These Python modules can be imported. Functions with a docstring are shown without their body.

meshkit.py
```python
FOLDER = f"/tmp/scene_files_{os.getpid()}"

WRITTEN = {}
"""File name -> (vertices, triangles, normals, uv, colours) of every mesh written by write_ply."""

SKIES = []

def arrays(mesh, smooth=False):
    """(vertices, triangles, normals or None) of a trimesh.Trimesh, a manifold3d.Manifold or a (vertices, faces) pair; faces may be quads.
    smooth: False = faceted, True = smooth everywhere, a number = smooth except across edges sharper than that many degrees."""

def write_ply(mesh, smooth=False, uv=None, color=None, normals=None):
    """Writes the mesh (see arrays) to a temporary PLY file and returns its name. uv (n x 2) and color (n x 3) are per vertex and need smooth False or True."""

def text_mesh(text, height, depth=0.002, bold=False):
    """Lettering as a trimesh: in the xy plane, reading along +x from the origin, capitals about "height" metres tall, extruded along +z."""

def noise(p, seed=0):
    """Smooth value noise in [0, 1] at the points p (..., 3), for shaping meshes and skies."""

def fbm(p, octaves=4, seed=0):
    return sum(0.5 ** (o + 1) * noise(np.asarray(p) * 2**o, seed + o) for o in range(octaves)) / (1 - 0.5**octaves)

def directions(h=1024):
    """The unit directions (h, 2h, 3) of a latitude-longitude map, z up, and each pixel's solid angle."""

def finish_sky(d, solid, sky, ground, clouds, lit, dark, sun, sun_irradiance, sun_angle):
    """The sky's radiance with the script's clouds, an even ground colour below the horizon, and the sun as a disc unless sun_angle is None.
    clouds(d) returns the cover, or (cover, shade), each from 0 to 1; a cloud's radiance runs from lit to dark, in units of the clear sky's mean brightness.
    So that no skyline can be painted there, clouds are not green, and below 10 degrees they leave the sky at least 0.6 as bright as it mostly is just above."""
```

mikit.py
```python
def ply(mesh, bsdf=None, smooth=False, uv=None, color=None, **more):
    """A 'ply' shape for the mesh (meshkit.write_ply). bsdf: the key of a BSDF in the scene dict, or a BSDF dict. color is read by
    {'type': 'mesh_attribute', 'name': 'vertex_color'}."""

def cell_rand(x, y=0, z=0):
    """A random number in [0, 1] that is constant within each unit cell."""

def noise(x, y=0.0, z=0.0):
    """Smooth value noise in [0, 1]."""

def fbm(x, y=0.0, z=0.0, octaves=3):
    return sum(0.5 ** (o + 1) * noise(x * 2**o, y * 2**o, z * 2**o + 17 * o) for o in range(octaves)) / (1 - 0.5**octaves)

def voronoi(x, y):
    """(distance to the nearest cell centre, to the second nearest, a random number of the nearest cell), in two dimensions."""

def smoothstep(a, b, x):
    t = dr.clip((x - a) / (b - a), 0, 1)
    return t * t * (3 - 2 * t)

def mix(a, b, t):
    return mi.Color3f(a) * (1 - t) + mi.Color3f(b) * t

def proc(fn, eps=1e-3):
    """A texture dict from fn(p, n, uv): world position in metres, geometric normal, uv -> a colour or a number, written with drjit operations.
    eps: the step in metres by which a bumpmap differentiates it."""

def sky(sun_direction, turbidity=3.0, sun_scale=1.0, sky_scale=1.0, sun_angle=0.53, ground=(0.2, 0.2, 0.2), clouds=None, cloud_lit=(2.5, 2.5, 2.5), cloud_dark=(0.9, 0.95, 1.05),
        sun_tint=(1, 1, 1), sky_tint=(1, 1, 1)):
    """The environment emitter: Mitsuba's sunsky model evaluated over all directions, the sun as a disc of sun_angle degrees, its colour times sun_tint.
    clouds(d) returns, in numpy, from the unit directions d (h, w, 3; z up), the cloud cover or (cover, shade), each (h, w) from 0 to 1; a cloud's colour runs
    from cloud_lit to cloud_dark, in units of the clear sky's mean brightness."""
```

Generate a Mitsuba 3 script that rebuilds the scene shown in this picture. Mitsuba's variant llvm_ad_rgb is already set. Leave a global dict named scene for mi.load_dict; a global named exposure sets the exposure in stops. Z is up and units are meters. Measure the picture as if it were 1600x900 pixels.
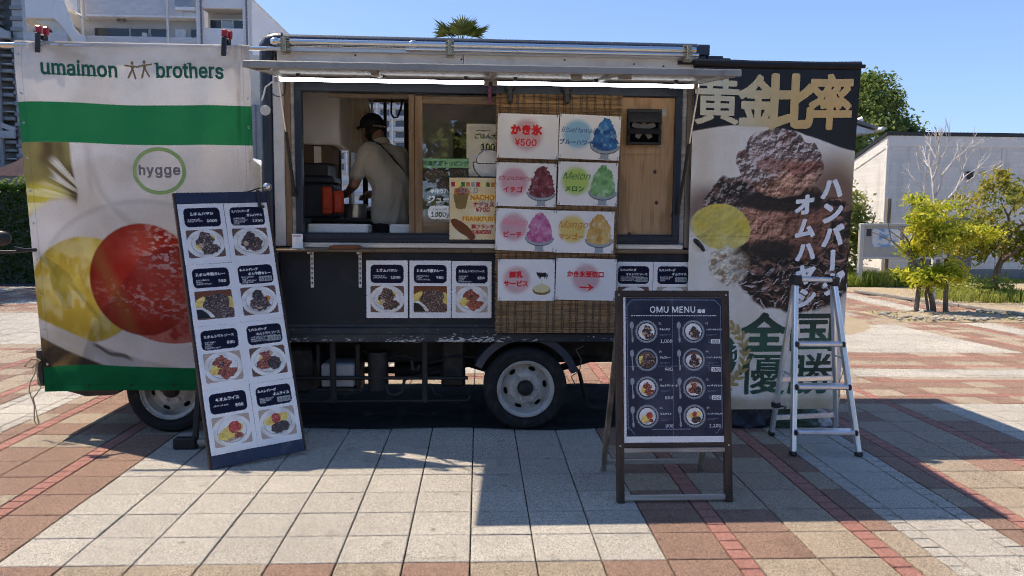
import glob, math, random
from functools import lru_cache
import numpy as np
import trimesh
import shapely
from shapely import affinity
from shapely.geometry import Polygon, MultiPolygon, Point, box as sbox
from shapely.ops import unary_union
import manifold3d as m3
import drjit as dr
import mitsuba as mi
import mikit
from mikit import noise, fbm, voronoi, cell_rand, smoothstep, mix, proc

T = mi.ScalarTransform4f
scene, labels = {}, {}

# ------------------------------------------------------------------ camera, sky, exposure
EYE = np.array([0.0, 0.0, 1.554])
PITCH, YAW, ROLL = 0.0913, 0.04284, -0.00788
_f = np.array([math.sin(YAW) * math.cos(PITCH), math.cos(YAW) * math.cos(PITCH), -math.sin(PITCH)])
_r = np.array([math.cos(YAW), -math.sin(YAW), 0.0])
_d = np.cross(_f, _r)
_dn = -_r * math.sin(ROLL) + _d * math.cos(ROLL)
scene['camera'] = {'type': 'perspective', 'fov': math.degrees(2 * math.atan(800 / 1215)), 'fov_axis': 'x', 'near_clip': 0.05, 'far_clip': 2000.0,
                   'to_world': T().look_at(origin=EYE.tolist(), target=(EYE + _f).tolist(), up=(-_dn).tolist())}
SUN = (-0.545, 0.262, 1.0)
scene['daylight'] = mikit.sky(SUN, turbidity=3.6, sky_tint=(0.94, 1.0, 1.09))
exposure = 2.25

# ------------------------------------------------------------------ frames: world, and the truck's own (u along its side, v into it, z up)
ROT = 0.0133
TRUCK = np.array([[math.cos(ROT), -math.sin(ROT), 0, 0.344], [math.sin(ROT), math.cos(ROT), 0, 5.547], [0, 0, 1, 0], [0, 0, 0, 1.0]])
WORLD = np.eye(4)


def ground_z(x, y):
    """The plaza lies flat near the camera and falls gently towards the back right."""
    a = np.clip((np.asarray(y, float) - 4.8) / 8.0, 0, 1)
    b = np.clip((np.asarray(x, float) - 0.5) / 5.0, 0, 1)
    return -0.165 * (a * a * (3 - 2 * a)) * (b * b * (3 - 2 * b))


# ------------------------------------------------------------------ materials
def lin(r, g=None, b=None):
    c = np.array([r, g, b] if g is not None else [r, r, r], float) / 255
    return np.where(c <= 0.04045, c / 12.92, ((c + 0.055) / 1.055) ** 2.4).tolist()


def tex(c):
    if callable(c):
        return proc(c)
    if isinstance(c, (int, float)):
        return float(c)
    return {'type': 'rgb', 'value': [float(v) for v in c]}


def mat(name, color, rough=0.6, metal=0.0, spec=0.5, bump=None, coat=0.0, sheen=0.0, eps=1e-3):
    b = {'type': 'principled', 'base_color': tex(color), 'roughness': tex(rough), 'metallic': metal, 'specular': spec}
    if coat:
        b['clearcoat'] = coat
        b['clearcoat_gloss'] = 0.9
    if sheen:
        b['sheen'] = sheen
    if bump is not None:
        b = {'type': 'bumpmap', 'arbitrary': proc(bump[0], eps), 'scale': bump[1], 'bsdf': b}
    scene[name] = {'type': 'twosided', 'bsdf': b}
    return name


def leafmat(name, color, trans=0.8, rough=0.55):
    scene[name] = {'type': 'principledthin', 'base_color': tex(color), 'roughness': rough, 'diff_trans': trans, 'spec_trans': 0.0}
    return name


def lum(c, k):
    return [v * k for v in c]


# ------------------------------------------------------------------ keys
USED = set()


def numbered(key):
    k, n = key, 0
    while k in USED:
        n += 1
        k = f'{key}_{n:03d}'
    USED.add(k)
    return k


def tag(key, label=None, cat=None, group=None, kind=None):
    d = labels.setdefault(key, {})
    for a, b in (('label', label), ('category', cat), ('group', group), ('kind', kind)):
        if b:
            d[a] = b
    return key


def thing(name, label, cat, group=None):
    return tag(numbered(name), label, cat, group)


def put(key, mesh, bsdf, frame=WORLD, smooth=False, uv=None, label=None, kind=None, **more):
    key = numbered(key)
    if hasattr(mesh, 'to_mesh'):
        mm = mesh.to_mesh()
        mesh = trimesh.Trimesh(mm.vert_properties[:, :3], mm.tri_verts, process=False)
    mesh = mesh.copy()
    mesh.apply_transform(frame)
    scene[key] = mikit.ply(mesh, bsdf, smooth=smooth, uv=uv, **more)
    if label or kind:
        tag(key, label, kind=kind)
    return key


# ------------------------------------------------------------------ mesh helpers
def boxm(x0, x1, y0, y1, z0, z1, b=0.0):
    x0, x1, y0, y1, z0, z1 = min(x0, x1), max(x0, x1), min(y0, y1), max(y0, y1), min(z0, z1), max(z0, z1)
    if b <= 0:
        m = trimesh.creation.box((x1 - x0, y1 - y0, z1 - z0))
        m.apply_translation(((x0 + x1) / 2, (y0 + y1) / 2, (z0 + z1) / 2))
        return m
    b = min(b, (x1 - x0) / 2.01, (y1 - y0) / 2.01, (z1 - z0) / 2.01)
    P = []
    for ix in (0, 1):
        for iy in (0, 1):
            for iz in (0, 1):
                c = np.array([(x0, x1)[ix], (y0, y1)[iy], (z0, z1)[iz]])
                s = np.array([1 - 2 * ix, 1 - 2 * iy, 1 - 2 * iz]) * b
                P += [c + s * [0, 1, 1], c + s * [1, 0, 1], c + s * [1, 1, 0]]
    return trimesh.convex.convex_hull(np.array(P))


def basis(d):
    d = np.asarray(d, float)
    d = d / np.linalg.norm(d)
    a = np.cross(d, [0, 0, 1.0] if abs(d[2]) < 0.95 else [0, 1.0, 0])
    a /= np.linalg.norm(a)
    return d, a, np.cross(d, a)


def beam(p, q, w, h, b=0.0):
    """A square bar from p to q: w across, h along the other (upward) way."""
    p, q = np.asarray(p, float), np.asarray(q, float)
    d, a, c = basis(q - p)
    L = np.linalg.norm(q - p)
    m = boxm(-w / 2, w / 2, -h / 2, h / 2, 0, L, b)
    M = np.eye(4)
    M[:3, 0], M[:3, 1], M[:3, 2], M[:3, 3] = a, c, d, p
    if np.linalg.det(M[:3, :3]) < 0:
        M[:3, 0] *= -1
    m.apply_transform(M)
    return m


def tube(pts, r, n=10, caps=True):
    p = np.asarray(pts, float)
    rr = np.broadcast_to(np.asarray(r, float), (len(p),))
    t = np.gradient(p, axis=0)
    t /= np.linalg.norm(t, axis=1, keepdims=True) + 1e-12
    _, a, _ = basis(t[0])
    A, B = [], []
    for k in range(len(p)):
        a = a - t[k] * (a @ t[k])
        a = a / (np.linalg.norm(a) + 1e-12)
        A.append(a)
        B.append(np.cross(t[k], a))
    ang = np.arange(n) * 2 * np.pi / n
    v = p[:, None] + rr[:, None, None] * (np.cos(ang)[None, :, None] * np.array(A)[:, None] + np.sin(ang)[None, :, None] * np.array(B)[:, None])
    i, j = np.meshgrid(np.arange(len(p) - 1), np.arange(n), indexing='ij')
    q = np.stack([i * n + j, i * n + (j + 1) % n, (i + 1) * n + (j + 1) % n, (i + 1) * n + j], -1).reshape(-1, 4)
    f = np.vstack([q[:, [0, 1, 2]], q[:, [0, 2, 3]]])
    v = v.reshape(-1, 3)
    if caps:
        j = np.arange(n)
        e = len(v) - n
        v = np.vstack([v, p[:1], p[-1:]])
        f = np.vstack([f, np.stack([(j + 1) % n, j, j * 0 + len(v) - 2], 1), np.stack([e + j, e + (j + 1) % n, j * 0 + len(v) - 1], 1)])
    return trimesh.Trimesh(v, f, process=False)


def lathe(profile, n=40, axis='y'):
    """profile: (radius, along-axis) pairs."""
    p = np.asarray(profile, float)
    ang = np.arange(n) * 2 * np.pi / n
    x = p[:, 0][:, None] * np.cos(ang)
    z = p[:, 0][:, None] * np.sin(ang)
    y = np.broadcast_to(p[:, 1][:, None], x.shape)
    v = np.stack([x, y, z] if axis == 'y' else [x, z, y], -1).reshape(-1, 3)
    i, j = np.meshgrid(np.arange(len(p) - 1), np.arange(n), indexing='ij')
    q = np.stack([i * n + j, (i + 1) * n + j, (i + 1) * n + (j + 1) % n, i * n + (j + 1) % n], -1).reshape(-1, 4)
    return trimesh.Trimesh(v, np.vstack([q[:, [0, 1, 2]], q[:, [0, 2, 3]]]), process=False)


def cat(*ms):
    return trimesh.util.concatenate([m for m in ms])


def extrude(geom, y0, y1):
    """A shapely outline in (u, z) made solid from depth y0 to y1."""
    out = []
    for g in getattr(geom, 'geoms', [geom]):
        m = trimesh.creation.extrude_polygon(g, y1 - y0, engine='earcut')
        v = np.array(m.vertices)
        m2 = trimesh.Trimesh(np.stack([v[:, 0], y0 + (y1 - y0) - v[:, 2], v[:, 1]], 1), m.faces, process=False)
        out.append(m2)
    return cat(*out)


def sheet_mesh(f, nx, ny):
    """A grid of f(s, t) -> xyz with uv = (s, t)."""
    s, t = np.meshgrid(np.linspace(0, 1, nx + 1), np.linspace(0, 1, ny + 1), indexing='ij')
    v = f(s.ravel(), t.ravel())
    i, j = np.meshgrid(np.arange(nx), np.arange(ny), indexing='ij')
    k = lambda a, b: a * (ny + 1) + b
    q = np.stack([k(i, j), k(i + 1, j), k(i + 1, j + 1), k(i, j + 1)], -1).reshape(-1, 4)
    return trimesh.Trimesh(v, np.vstack([q[:, [0, 1, 2]], q[:, [0, 2, 3]]]), process=False), np.stack([s.ravel(), t.ravel()], 1)


# ------------------------------------------------------------------ lettering and flat print
def _font(which):
    pat = {'jp': 'Noto Sans CJK*', 'la': 'Inter*', 'mono': 'DejaVuSansMono*'}[which]
    from PIL import ImageFont
    return ImageFont.truetype(sorted(glob.glob('/opt/blender-*/*/datafiles/fonts/' + pat))[0], 96)


FONTS = {}


@lru_cache(None)
def glyph(ch, bold, which):
    from PIL import Image, ImageDraw
    if which not in FONTS:
        FONTS[which] = _font(which)
    font = FONTS[which]
    adv = font.getlength(ch) / 96
    if ch == ' ':
        return Polygon(), adv
    x0, y0, x1, y1 = font.getbbox(ch, anchor='ls', stroke_width=bold)
    im = Image.new('L', (int(x1 - x0) + 8, int(y1 - y0) + 8))
    ImageDraw.Draw(im).text((4 - x0, 4 - y0), ch, 255, font, anchor='ls', stroke_width=bold)
    on = np.pad(np.asarray(im) > 127, ((0, 0), (1, 1))).astype(np.int8)
    rows, starts = np.nonzero(np.diff(on, axis=1) == 1)
    ends = np.nonzero(np.diff(on, axis=1) == -1)[1]
    g = unary_union(shapely.box(starts, -rows - 1, ends, -rows)).buffer(0.6).buffer(-0.6).simplify(0.7)
    return affinity.affine_transform(g, [1 / 96, 0, 0, 1 / 96, (x0 - 4) / 96, (4 - y0) / 96]), adv


def text(s, size, x=0.0, y=0.0, bold=2, which='jp', anchor='l', sx=1.0, track=0.0, slant=0.0):
    """Outlines of a line of lettering: em height `size`, baseline at y."""
    gs, at = [], 0.0
    for ch in s:
        g, adv = glyph(ch, bold, which)
        if not g.is_empty:
            gs.append(affinity.translate(g, at, 0))
        at += adv + track
    at -= track
    off = {'l': 0, 'c': -at / 2, 'r': -at}[anchor]
    g = shapely.multipolygons([p for q in gs for p in getattr(q, 'geoms', [q])]) if gs else Polygon()
    return affinity.affine_transform(g, [size * sx, slant * size, 0, size, x + off * size * sx, y])


def tri(geom):
    vs, fs, n = [], [], 0
    for g in getattr(geom, 'geoms', [geom]):
        if g.is_empty or g.geom_type != 'Polygon' or g.area < 1e-9:
            continue
        v, f = trimesh.creation.triangulate_polygon(g, engine='earcut')
        a = v[f]
        cr = (a[:, 1, 0] - a[:, 0, 0]) * (a[:, 2, 1] - a[:, 0, 1]) - (a[:, 1, 1] - a[:, 0, 1]) * (a[:, 2, 0] - a[:, 0, 0])
        f = np.where((cr < 0)[:, None], f[:, ::-1], f)
        vs.append(v)
        fs.append(f + n)
        n += len(v)
    return (np.vstack(vs), np.vstack(fs)) if vs else (np.zeros((0, 2)), np.zeros((0, 3), int))


class Face:
    """A flat printed face: origin, x and y axes; layer n lies n*0.5 mm above it."""

    def __init__(s, o, ex, ey, frame=WORLD):
        s.o, s.ex, s.ey, s.frame = np.asarray(o, float), np.asarray(ex, float), np.asarray(ey, float), frame
        s.en = np.cross(s.ex, s.ey)

    def at(s, x, y, n=0.0):
        return s.o + s.ex * x + s.ey * y + s.en * n

    def sub(s, x, y, n=0.0, a=0.0):
        c, q = math.cos(a), math.sin(a)
        return Face(s.at(x, y, n), s.ex * c + s.ey * q, -s.ex * q + s.ey * c, s.frame)

    def decal(s, key, geom, m, layer=1, label=None):
        if isinstance(geom, list):
            return [s.decal(key, g, m, layer, label) for g in geom]
        v, f = tri(geom)
        if not len(f):
            return None
        P = s.o + v[:, :1] * s.ex + v[:, 1:] * s.ey + s.en * 0.0005 * layer
        return put(key, trimesh.Trimesh(P, f, process=False), m, s.frame, label=label)

    def plate(s, key, x0, x1, y0, y1, th, m, b=0.0, label=None, geom=None):
        """A solid board with its front on this face."""
        M = np.eye(4)
        M[:3, 0], M[:3, 1], M[:3, 2], M[:3, 3] = s.ex, s.ey, s.en, s.o
        mesh = boxm(x0, x1, y0, y1, -th, 0, b)
        mesh.apply_transform(M)
        return put(key, mesh, m, s.frame, label=label)

    def solid(s, mesh):
        M = np.eye(4)
        M[:3, 0], M[:3, 1], M[:3, 2], M[:3, 3] = s.ex, s.ey, s.en, s.o
        mesh = mesh.copy()
        mesh.apply_transform(M)
        return mesh


def rrect(x0, x1, y0, y1, r):
    return sbox(x0 + r, y0 + r, x1 - r, y1 - r).buffer(r, 6)


def ell(cx, cy, rx, ry, a=0.0, n=28):
    return affinity.translate(affinity.rotate(affinity.scale(Point(0, 0).buffer(1, n // 4), rx, ry), a, origin=(0, 0)), cx, cy)


def blob(cx, cy, rx, ry, seed, rough=0.18, n=48, a=0.0):
    rng = np.random.RandomState(seed)
    t = np.linspace(0, 2 * np.pi, n, endpoint=False)
    r = 1 + sum(rough / (k ** 0.7) * np.cos(k * t + rng.rand() * 6.28) * rng.rand() for k in range(2, 11))
    g = Polygon(np.stack([np.cos(t) * r * rx, np.sin(t) * r * ry], 1)).buffer(0)
    return affinity.translate(affinity.rotate(g, a, origin=(0, 0)), cx, cy)


FU = lambda u, v, z: Face((u, v, z), (1, 0, 0), (0, 0, 1), TRUCK)      # an upright face on the truck, looking at the plaza

# ------------------------------------------------------------------ the plaza: slabs and small pavers
X0, Y0, S = -2.135, 3.393, 0.3
PER = 6.0


def stone(c, grain, key):
    c = np.array(c)

    def fn(p, n, uv):
        g = noise(p.x * 330, p.y * 330, p.z * 60 + key) * 0.6 + noise(p.x * 190, p.y * 190, key) * 0.4
        slab = cell_rand(dr.floor((p.x - X0) / S), dr.floor((p.y - Y0) / S), key)
        wear = fbm(p.x * 1.1, p.y * 1.1, key, 4)
        spot = smoothstep(0.74, 0.82, fbm(p.x * 7 + 3, p.y * 7, key + 5, 3))
        v = (1 - grain) + 2 * grain * smoothstep(0.25, 0.75, g)
        v *= 0.95 + 0.1 * slab
        v *= 0.84 + 0.32 * wear
        edge = fbm(p.x * 22, p.y * 22, key + 9, 3)
        v *= 1 - 0.30 * smoothstep(0.60, 0.80, fbm(p.x * 0.55 + 9, p.y * 0.8, key * 0.1, 4)) * smoothstep(0.35, 0.6, edge)
        v *= 1 - 0.18 * spot
        d, e, q = voronoi(p.x * 1.7, p.y * 1.7)
        v *= 1 - 0.45 * (1 - smoothstep(0.016, 0.034, d)) * dr.select(q > 0.6, 1.0, 0.0)
        return mi.Color3f(*c.tolist()) * v
    return fn


grit = lambda p, n, uv: noise(p.x * 260, p.y * 260, 0)
mat('stone_white', stone([0.305, 0.292, 0.262], 0.40, 1), 0.85, spec=0.3, bump=(grit, 0.0012))
mat('stone_beige', stone([0.243, 0.203, 0.156], 0.46, 2), 0.85, spec=0.3, bump=(grit, 0.0012))
mat('stone_brown', stone([0.184, 0.121, 0.093], 0.42, 3), 0.85, spec=0.3, bump=(grit, 0.0012))
mat('stone_red', stone([0.245, 0.122, 0.102], 0.34, 4), 0.85, spec=0.3, bump=(grit, 0.0010))
STONES = ['stone_white', 'stone_beige', 'stone_brown', 'stone_red']
mat('joint', lambda p, n, uv: mi.Color3f(0.030, 0.027, 0.024) * (0.6 + 0.8 * noise(p.x * 40, p.y * 40)), 0.95, spec=0.1)

# (offset, width) of the strips across one 3 m band
BAND = [(0.0, .3, 'A'), (.3, .1, 'r'), (.4, .3, 'A'), (.7, .3, 'A'), (1.0, .1, 'r'), (1.1, .15, 'D'), (1.25, .1, 'w'), (1.35, .3, 'W'), (1.65, .1, 'w'),
        (1.75, .15, 'D'), (1.9, .1, 'r'), (2.0, .3, 'A'), (2.3, .3, 'A'), (2.6, .1, 'r'), (2.7, .3, 'A')]
prng = random.Random(11)
tiles = []      # (x centre, y centre, width, depth, stone)


def lines(lo, hi, org):
    """Strips along one axis: (start, width, kind), kind F in a white field."""
    out = []
    k0 = math.floor((lo - org) / PER) - 1
    for k in range(k0, math.ceil((hi - org) / PER) + 1):
        b = org + k * PER
        out += [(b + i * S, S, 'F') for i in range(10)]
        out += [(b + 3.0 + o, w, c) for o, w, c in BAND]
    return [l for l in out if l[0] + l[1] > lo and l[0] < hi]


def fill(x, w, y, h, pw, ph, stone_of):
    nx, ny = max(1, round(w / pw)), max(1, round(h / ph))
    for i in range(nx):
        for j in range(ny):
            tiles.append((x + (i + .5) * w / nx, y + (j + .5) * h / ny, w / nx, h / ny, stone_of()))


checker = lambda: 'stone_brown' if prng.random() < 0.54 else 'stone_beige'
const = lambda s: (lambda: s)
LX, LY = lines(-15, 16.5, X0), lines(0.9, 20.5, Y0)
for (x, w, a) in LX:
    for (y, h, b) in LY:
        ZY = b if a == 'F' else a                   # strips across the x bands run straight through
        if a == 'F' and b == 'F':
            fill(x, w, y, h, S, S, const('stone_white'))
        elif a != 'F':
            if a == 'A':
                continue
            fy = h
            if a == 'r':
                fill(x, w, y, h, .1, .1, const('stone_red'))
            elif a == 'D':
                fill(x, w, y, h, .15, .2 if h > .25 else h, checker)
            elif a == 'w':
                fill(x, w, y, h, .1, .1, const('stone_white'))
            elif a == 'W':
                fill(x, w, y, h, .3, .3 if h > .2 else h, const('stone_white'))
        else:
            {'A': lambda: fill(x, w, y, h, S, S, checker), 'r': lambda: fill(x, w, y, h, .1, .1, const('stone_red')), 'D': lambda: fill(x, w, y, h, .2, .15, checker),
             'w': lambda: fill(x, w, y, h, .1, .1, const('stone_white')), 'W': lambda: fill(x, w, y, h, .3, .3, const('stone_white'))}[b]()
for (x, w, a) in LX:                                 # the wide slabs of the x bands keep the 0.3 m rows of the fields
    if a == 'A':
        for j in range(int((20.5 - 0.9) / S)):
            y = Y0 + S * (j - 8)
            if 0.9 < y < 20.5:
                tiles.append((x + w / 2, y + S / 2, w, S, checker()))


def on_plaza(x, y):
    edge = 9.75 if y < 14 else 9.75 - (y - 14) * 0.22
    pit = 7.15 < x < 9.5 and 12.75 < y < 14.1
    return x < edge and y < (17.0 if x < -4 else 18.5) and not pit


tiles = [t for t in tiles if on_plaza(t[0], t[1])]


def slab_mesh(w, d):
    j, bv = (0.0036, 0.0035) if w * d > .05 else (0.0044, 0.003)
    a, c = w / 2 - j, d / 2 - j
    v = np.array([[sx * (a - bv), sy * (c - bv), 0] for sx, sy in ((-1, -1), (1, -1), (1, 1), (-1, 1))] + [[sx * a, sy * c, -0.003] for sx, sy in ((-1, -1), (1, -1), (1, 1), (-1, 1))]
                 + [[sx * a, sy * c, -0.02] for sx, sy in ((-1, -1), (1, -1), (1, 1), (-1, 1))])
    f = [[0, 1, 2], [0, 2, 3]]
    for r in (0, 4):
        for k in range(4):
            n = (k + 1) % 4
            f += [[r + k, r + 4 + k, r + 4 + n], [r + k, r + 4 + n, r + n]]
    return v, np.array(f)


trng = np.random.RandomState(5)


def set_tile(t):
    v, f = slab_mesh(t[2], t[3])
    v = v.copy()
    v[:, 2] += 0.0022 * (trng.rand() - .5) + v[:, 0] * 0.006 * (trng.rand() - .5) + v[:, 1] * 0.006 * (trng.rand() - .5)
    v[:, 0] += t[0] + 0.0012 * (trng.rand() - .5)
    v[:, 1] += t[1]
    v[:, 2] += ground_z(v[:, 0], v[:, 1])
    return v, f


def in_view(t):
    x, y = t[0], t[1]
    return y > 3.05 and abs(x - 0.04 * y) < 0.68 * y + 0.2


tag(numbered('paving'), kind='structure')
big = sorted([t for t in tiles if t[2] * t[3] > 0.05 and in_view(t)], key=lambda t: t[1] + 0.15 * abs(t[0]))[:300]
small = sorted([t for t in tiles if t[2] * t[3] <= 0.05 and in_view(t)], key=lambda t: t[1] + 0.15 * abs(t[0]))[:300]
near = set(map(id, big)) | set(map(id, small))
for t in big:
    v, f = set_tile(t)
    put('paving__slab', trimesh.Trimesh(v, f, process=False), t[4])
for t in small:
    v, f = set_tile(t)
    put('paving__small_paver', trimesh.Trimesh(v, f, process=False), t[4])
for st in STONES:
    vs, fs, n = [], [], 0
    for t in tiles:
        if id(t) not in near and t[4] == st:
            v, f = set_tile(t)
            vs.append(v)
            fs.append(f + n)
            n += len(v)
    put('paving__far_' + st.replace('stone_', '') + '_slabs', trimesh.Trimesh(np.vstack(vs), np.vstack(fs), process=False), st, kind='stuff')


def terrain(x0, x1, y0, y1, n, dz):
    def f(s, t):
        x, y = x0 + (x1 - x0) * s, y0 + (y1 - y0) * t
        return np.stack([x, y, ground_z(x, y) + dz], 1)
    return sheet_mesh(f, n, n)[0]


put('paving__joint_bed', terrain(-16, 9.78, -6, 18.6, 60, -0.011), 'joint', smooth=True)
mat('soil', lambda p, n, uv: mix((0.30, 0.25, 0.18), (0.20, 0.165, 0.115), fbm(p.x * 2, p.y * 2, 0, 4)) * (0.75 + 0.5 * noise(p.x * 60, p.y * 60)), 0.95, spec=0.1)
put('ground', terrain(-400, 400, -60, 900, 80, -0.06), 'soil', smooth=True)
tag('ground', kind='structure')
mat('asphalt', lambda p, n, uv: mi.Color3f(0.055, 0.055, 0.058) * (0.7 + 0.6 * noise(p.x * 50, p.y * 50)), 0.9, spec=0.2)
put('road', boxm(-40, -5, 17.05, 21, -0.06, 0.012, 0.01), 'asphalt')
tag('road', kind='structure')
put('sandy_path', extrude(Polygon([(9.78, 6), (9.78, 14.0), (8.75, 18.7), (8.75, 21.9), (40, 21.9), (40, 6)]), 0, 0.045), 'soil',
    np.array([[1, 0, 0, 0], [0, 0, 1, 0], [0, -1, 0, -0.165], [0, 0, 0, 1.0]]))
tag('sandy_path', kind='structure')
mat('kerbstone', lambda p, n, uv: mi.Color3f(0.23, 0.22, 0.20) * (0.6 + 0.8 * fbm(p.x * 9, p.y * 9, p.z * 9)), 0.9)
kb = [(9.76, 6.0), (9.76, 14.0), (8.72, 18.75)]
tag(numbered('kerb'), kind='structure')
for k in range(12):
    y = 8 + k * 1.0
    x = 9.8 if y < 14 else 9.8 - (y - 14) * 0.222
    y2 = y + 0.99
    x2 = 9.8 if y2 < 14 else 9.8 - (y2 - 14) * 0.222
    if y2 < 18.9:
        put('kerb__kerbstone', beam((x, y, -0.135), (x2, y2, -0.135), 0.1, 0.07, 0.012), 'kerbstone')

# ------------------------------------------------------------------ paints and metals
def worn(c, k=0.12, f=3.0, dirt=(0.09, 0.08, 0.07), amt=0.25):
    c = list(map(float, c))

    def fn(p, n, uv):
        a = fbm(p.x * f, p.y * f + 7, p.z * f, 4)
        d = smoothstep(0.52, 0.8, fbm(p.x * f * 2.3 + 9, p.y * f, p.z * f * 1.3, 4))
        return mix(c, dirt, d * amt) * (1 - k + 2 * k * a)
    return fn


mat('navy_board', worn([0.0085, 0.0125, 0.020], 0.3, 6, (0.03, 0.033, 0.038), 0.5), 0.55, spec=0.35)


def rail_fn(p, n, uv):
    chip = smoothstep(0.60, 0.63, fbm(p.x * 48, p.y * 5, p.z * 110, 4) + 0.10 * smoothstep(-0.9, -0.05, p.x) * (1 - smoothstep(0.15, 0.45, p.x)) - 0.16 * smoothstep(0.675, 0.715, p.z))
    chip = chip * smoothstep(0.50, 0.60, fbm(p.x * 6.1 + 4, p.y, p.z * 9, 3) + 0.10 * smoothstep(-0.8, 0.0, p.x) * (1 - smoothstep(0.2, 0.6, p.x)))
    base = mix((0.014, 0.022, 0.034), (0.03, 0.036, 0.043), smoothstep(0.4, 0.75, fbm(p.x * 5, p.y, p.z * 9, 4)))
    return mix(base, mi.Color3f(0.5, 0.5, 0.5), chip)


mat('navy_rail', rail_fn, 0.5, spec=0.4)
mat('navy_steel', worn([0.022, 0.036, 0.062], 0.2, 4, (0.07, 0.075, 0.08), 0.35), 0.4, spec=0.5)
mat('navy_frame', worn([0.011, 0.019, 0.036], 0.2, 8, (0.03, 0.035, 0.045), 0.3), 0.38, spec=0.5)
mat('white_panel', worn([0.62, 0.61, 0.58], 0.08, 3, (0.30, 0.27, 0.22), 0.5), 0.5)
mat('cab_white', worn([0.66, 0.66, 0.64], 0.04, 2, (0.35, 0.32, 0.28), 0.2), 0.25, coat=0.6)
mat('alu', lambda p, n, uv: mi.Color3f(0.62, 0.62, 0.62) * (0.75 + 0.5 * noise(p.x * 3, p.y * 30, p.z * 90)), 0.38, metal=0.85)
mat('alu_dull', worn([0.33, 0.32, 0.30], 0.15, 6, (0.12, 0.10, 0.08), 0.5), 0.5, metal=0.4)
mat('chrome', [0.75, 0.75, 0.74], 0.16, metal=1.0)
mat('brass_clamp', worn([0.42, 0.36, 0.24], 0.2, 30), 0.35, metal=0.9)
mat('black_steel', worn([0.012, 0.012, 0.013], 0.3, 8, (0.05, 0.045, 0.04), 0.4), 0.6, spec=0.4)
mat('black_plastic', worn([0.016, 0.016, 0.017], 0.2, 8, (0.05, 0.047, 0.043), 0.3), 0.45)
mat('rubber', worn([0.017, 0.017, 0.018], 0.25, 14, (0.07, 0.065, 0.058), 0.45), 0.8, spec=0.25)
mat('rim_paint', worn([0.43, 0.415, 0.38], 0.12, 12, (0.14, 0.12, 0.10), 0.5), 0.45)
mat('grey_box', worn([0.26, 0.27, 0.28], 0.15, 7), 0.5)
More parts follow.
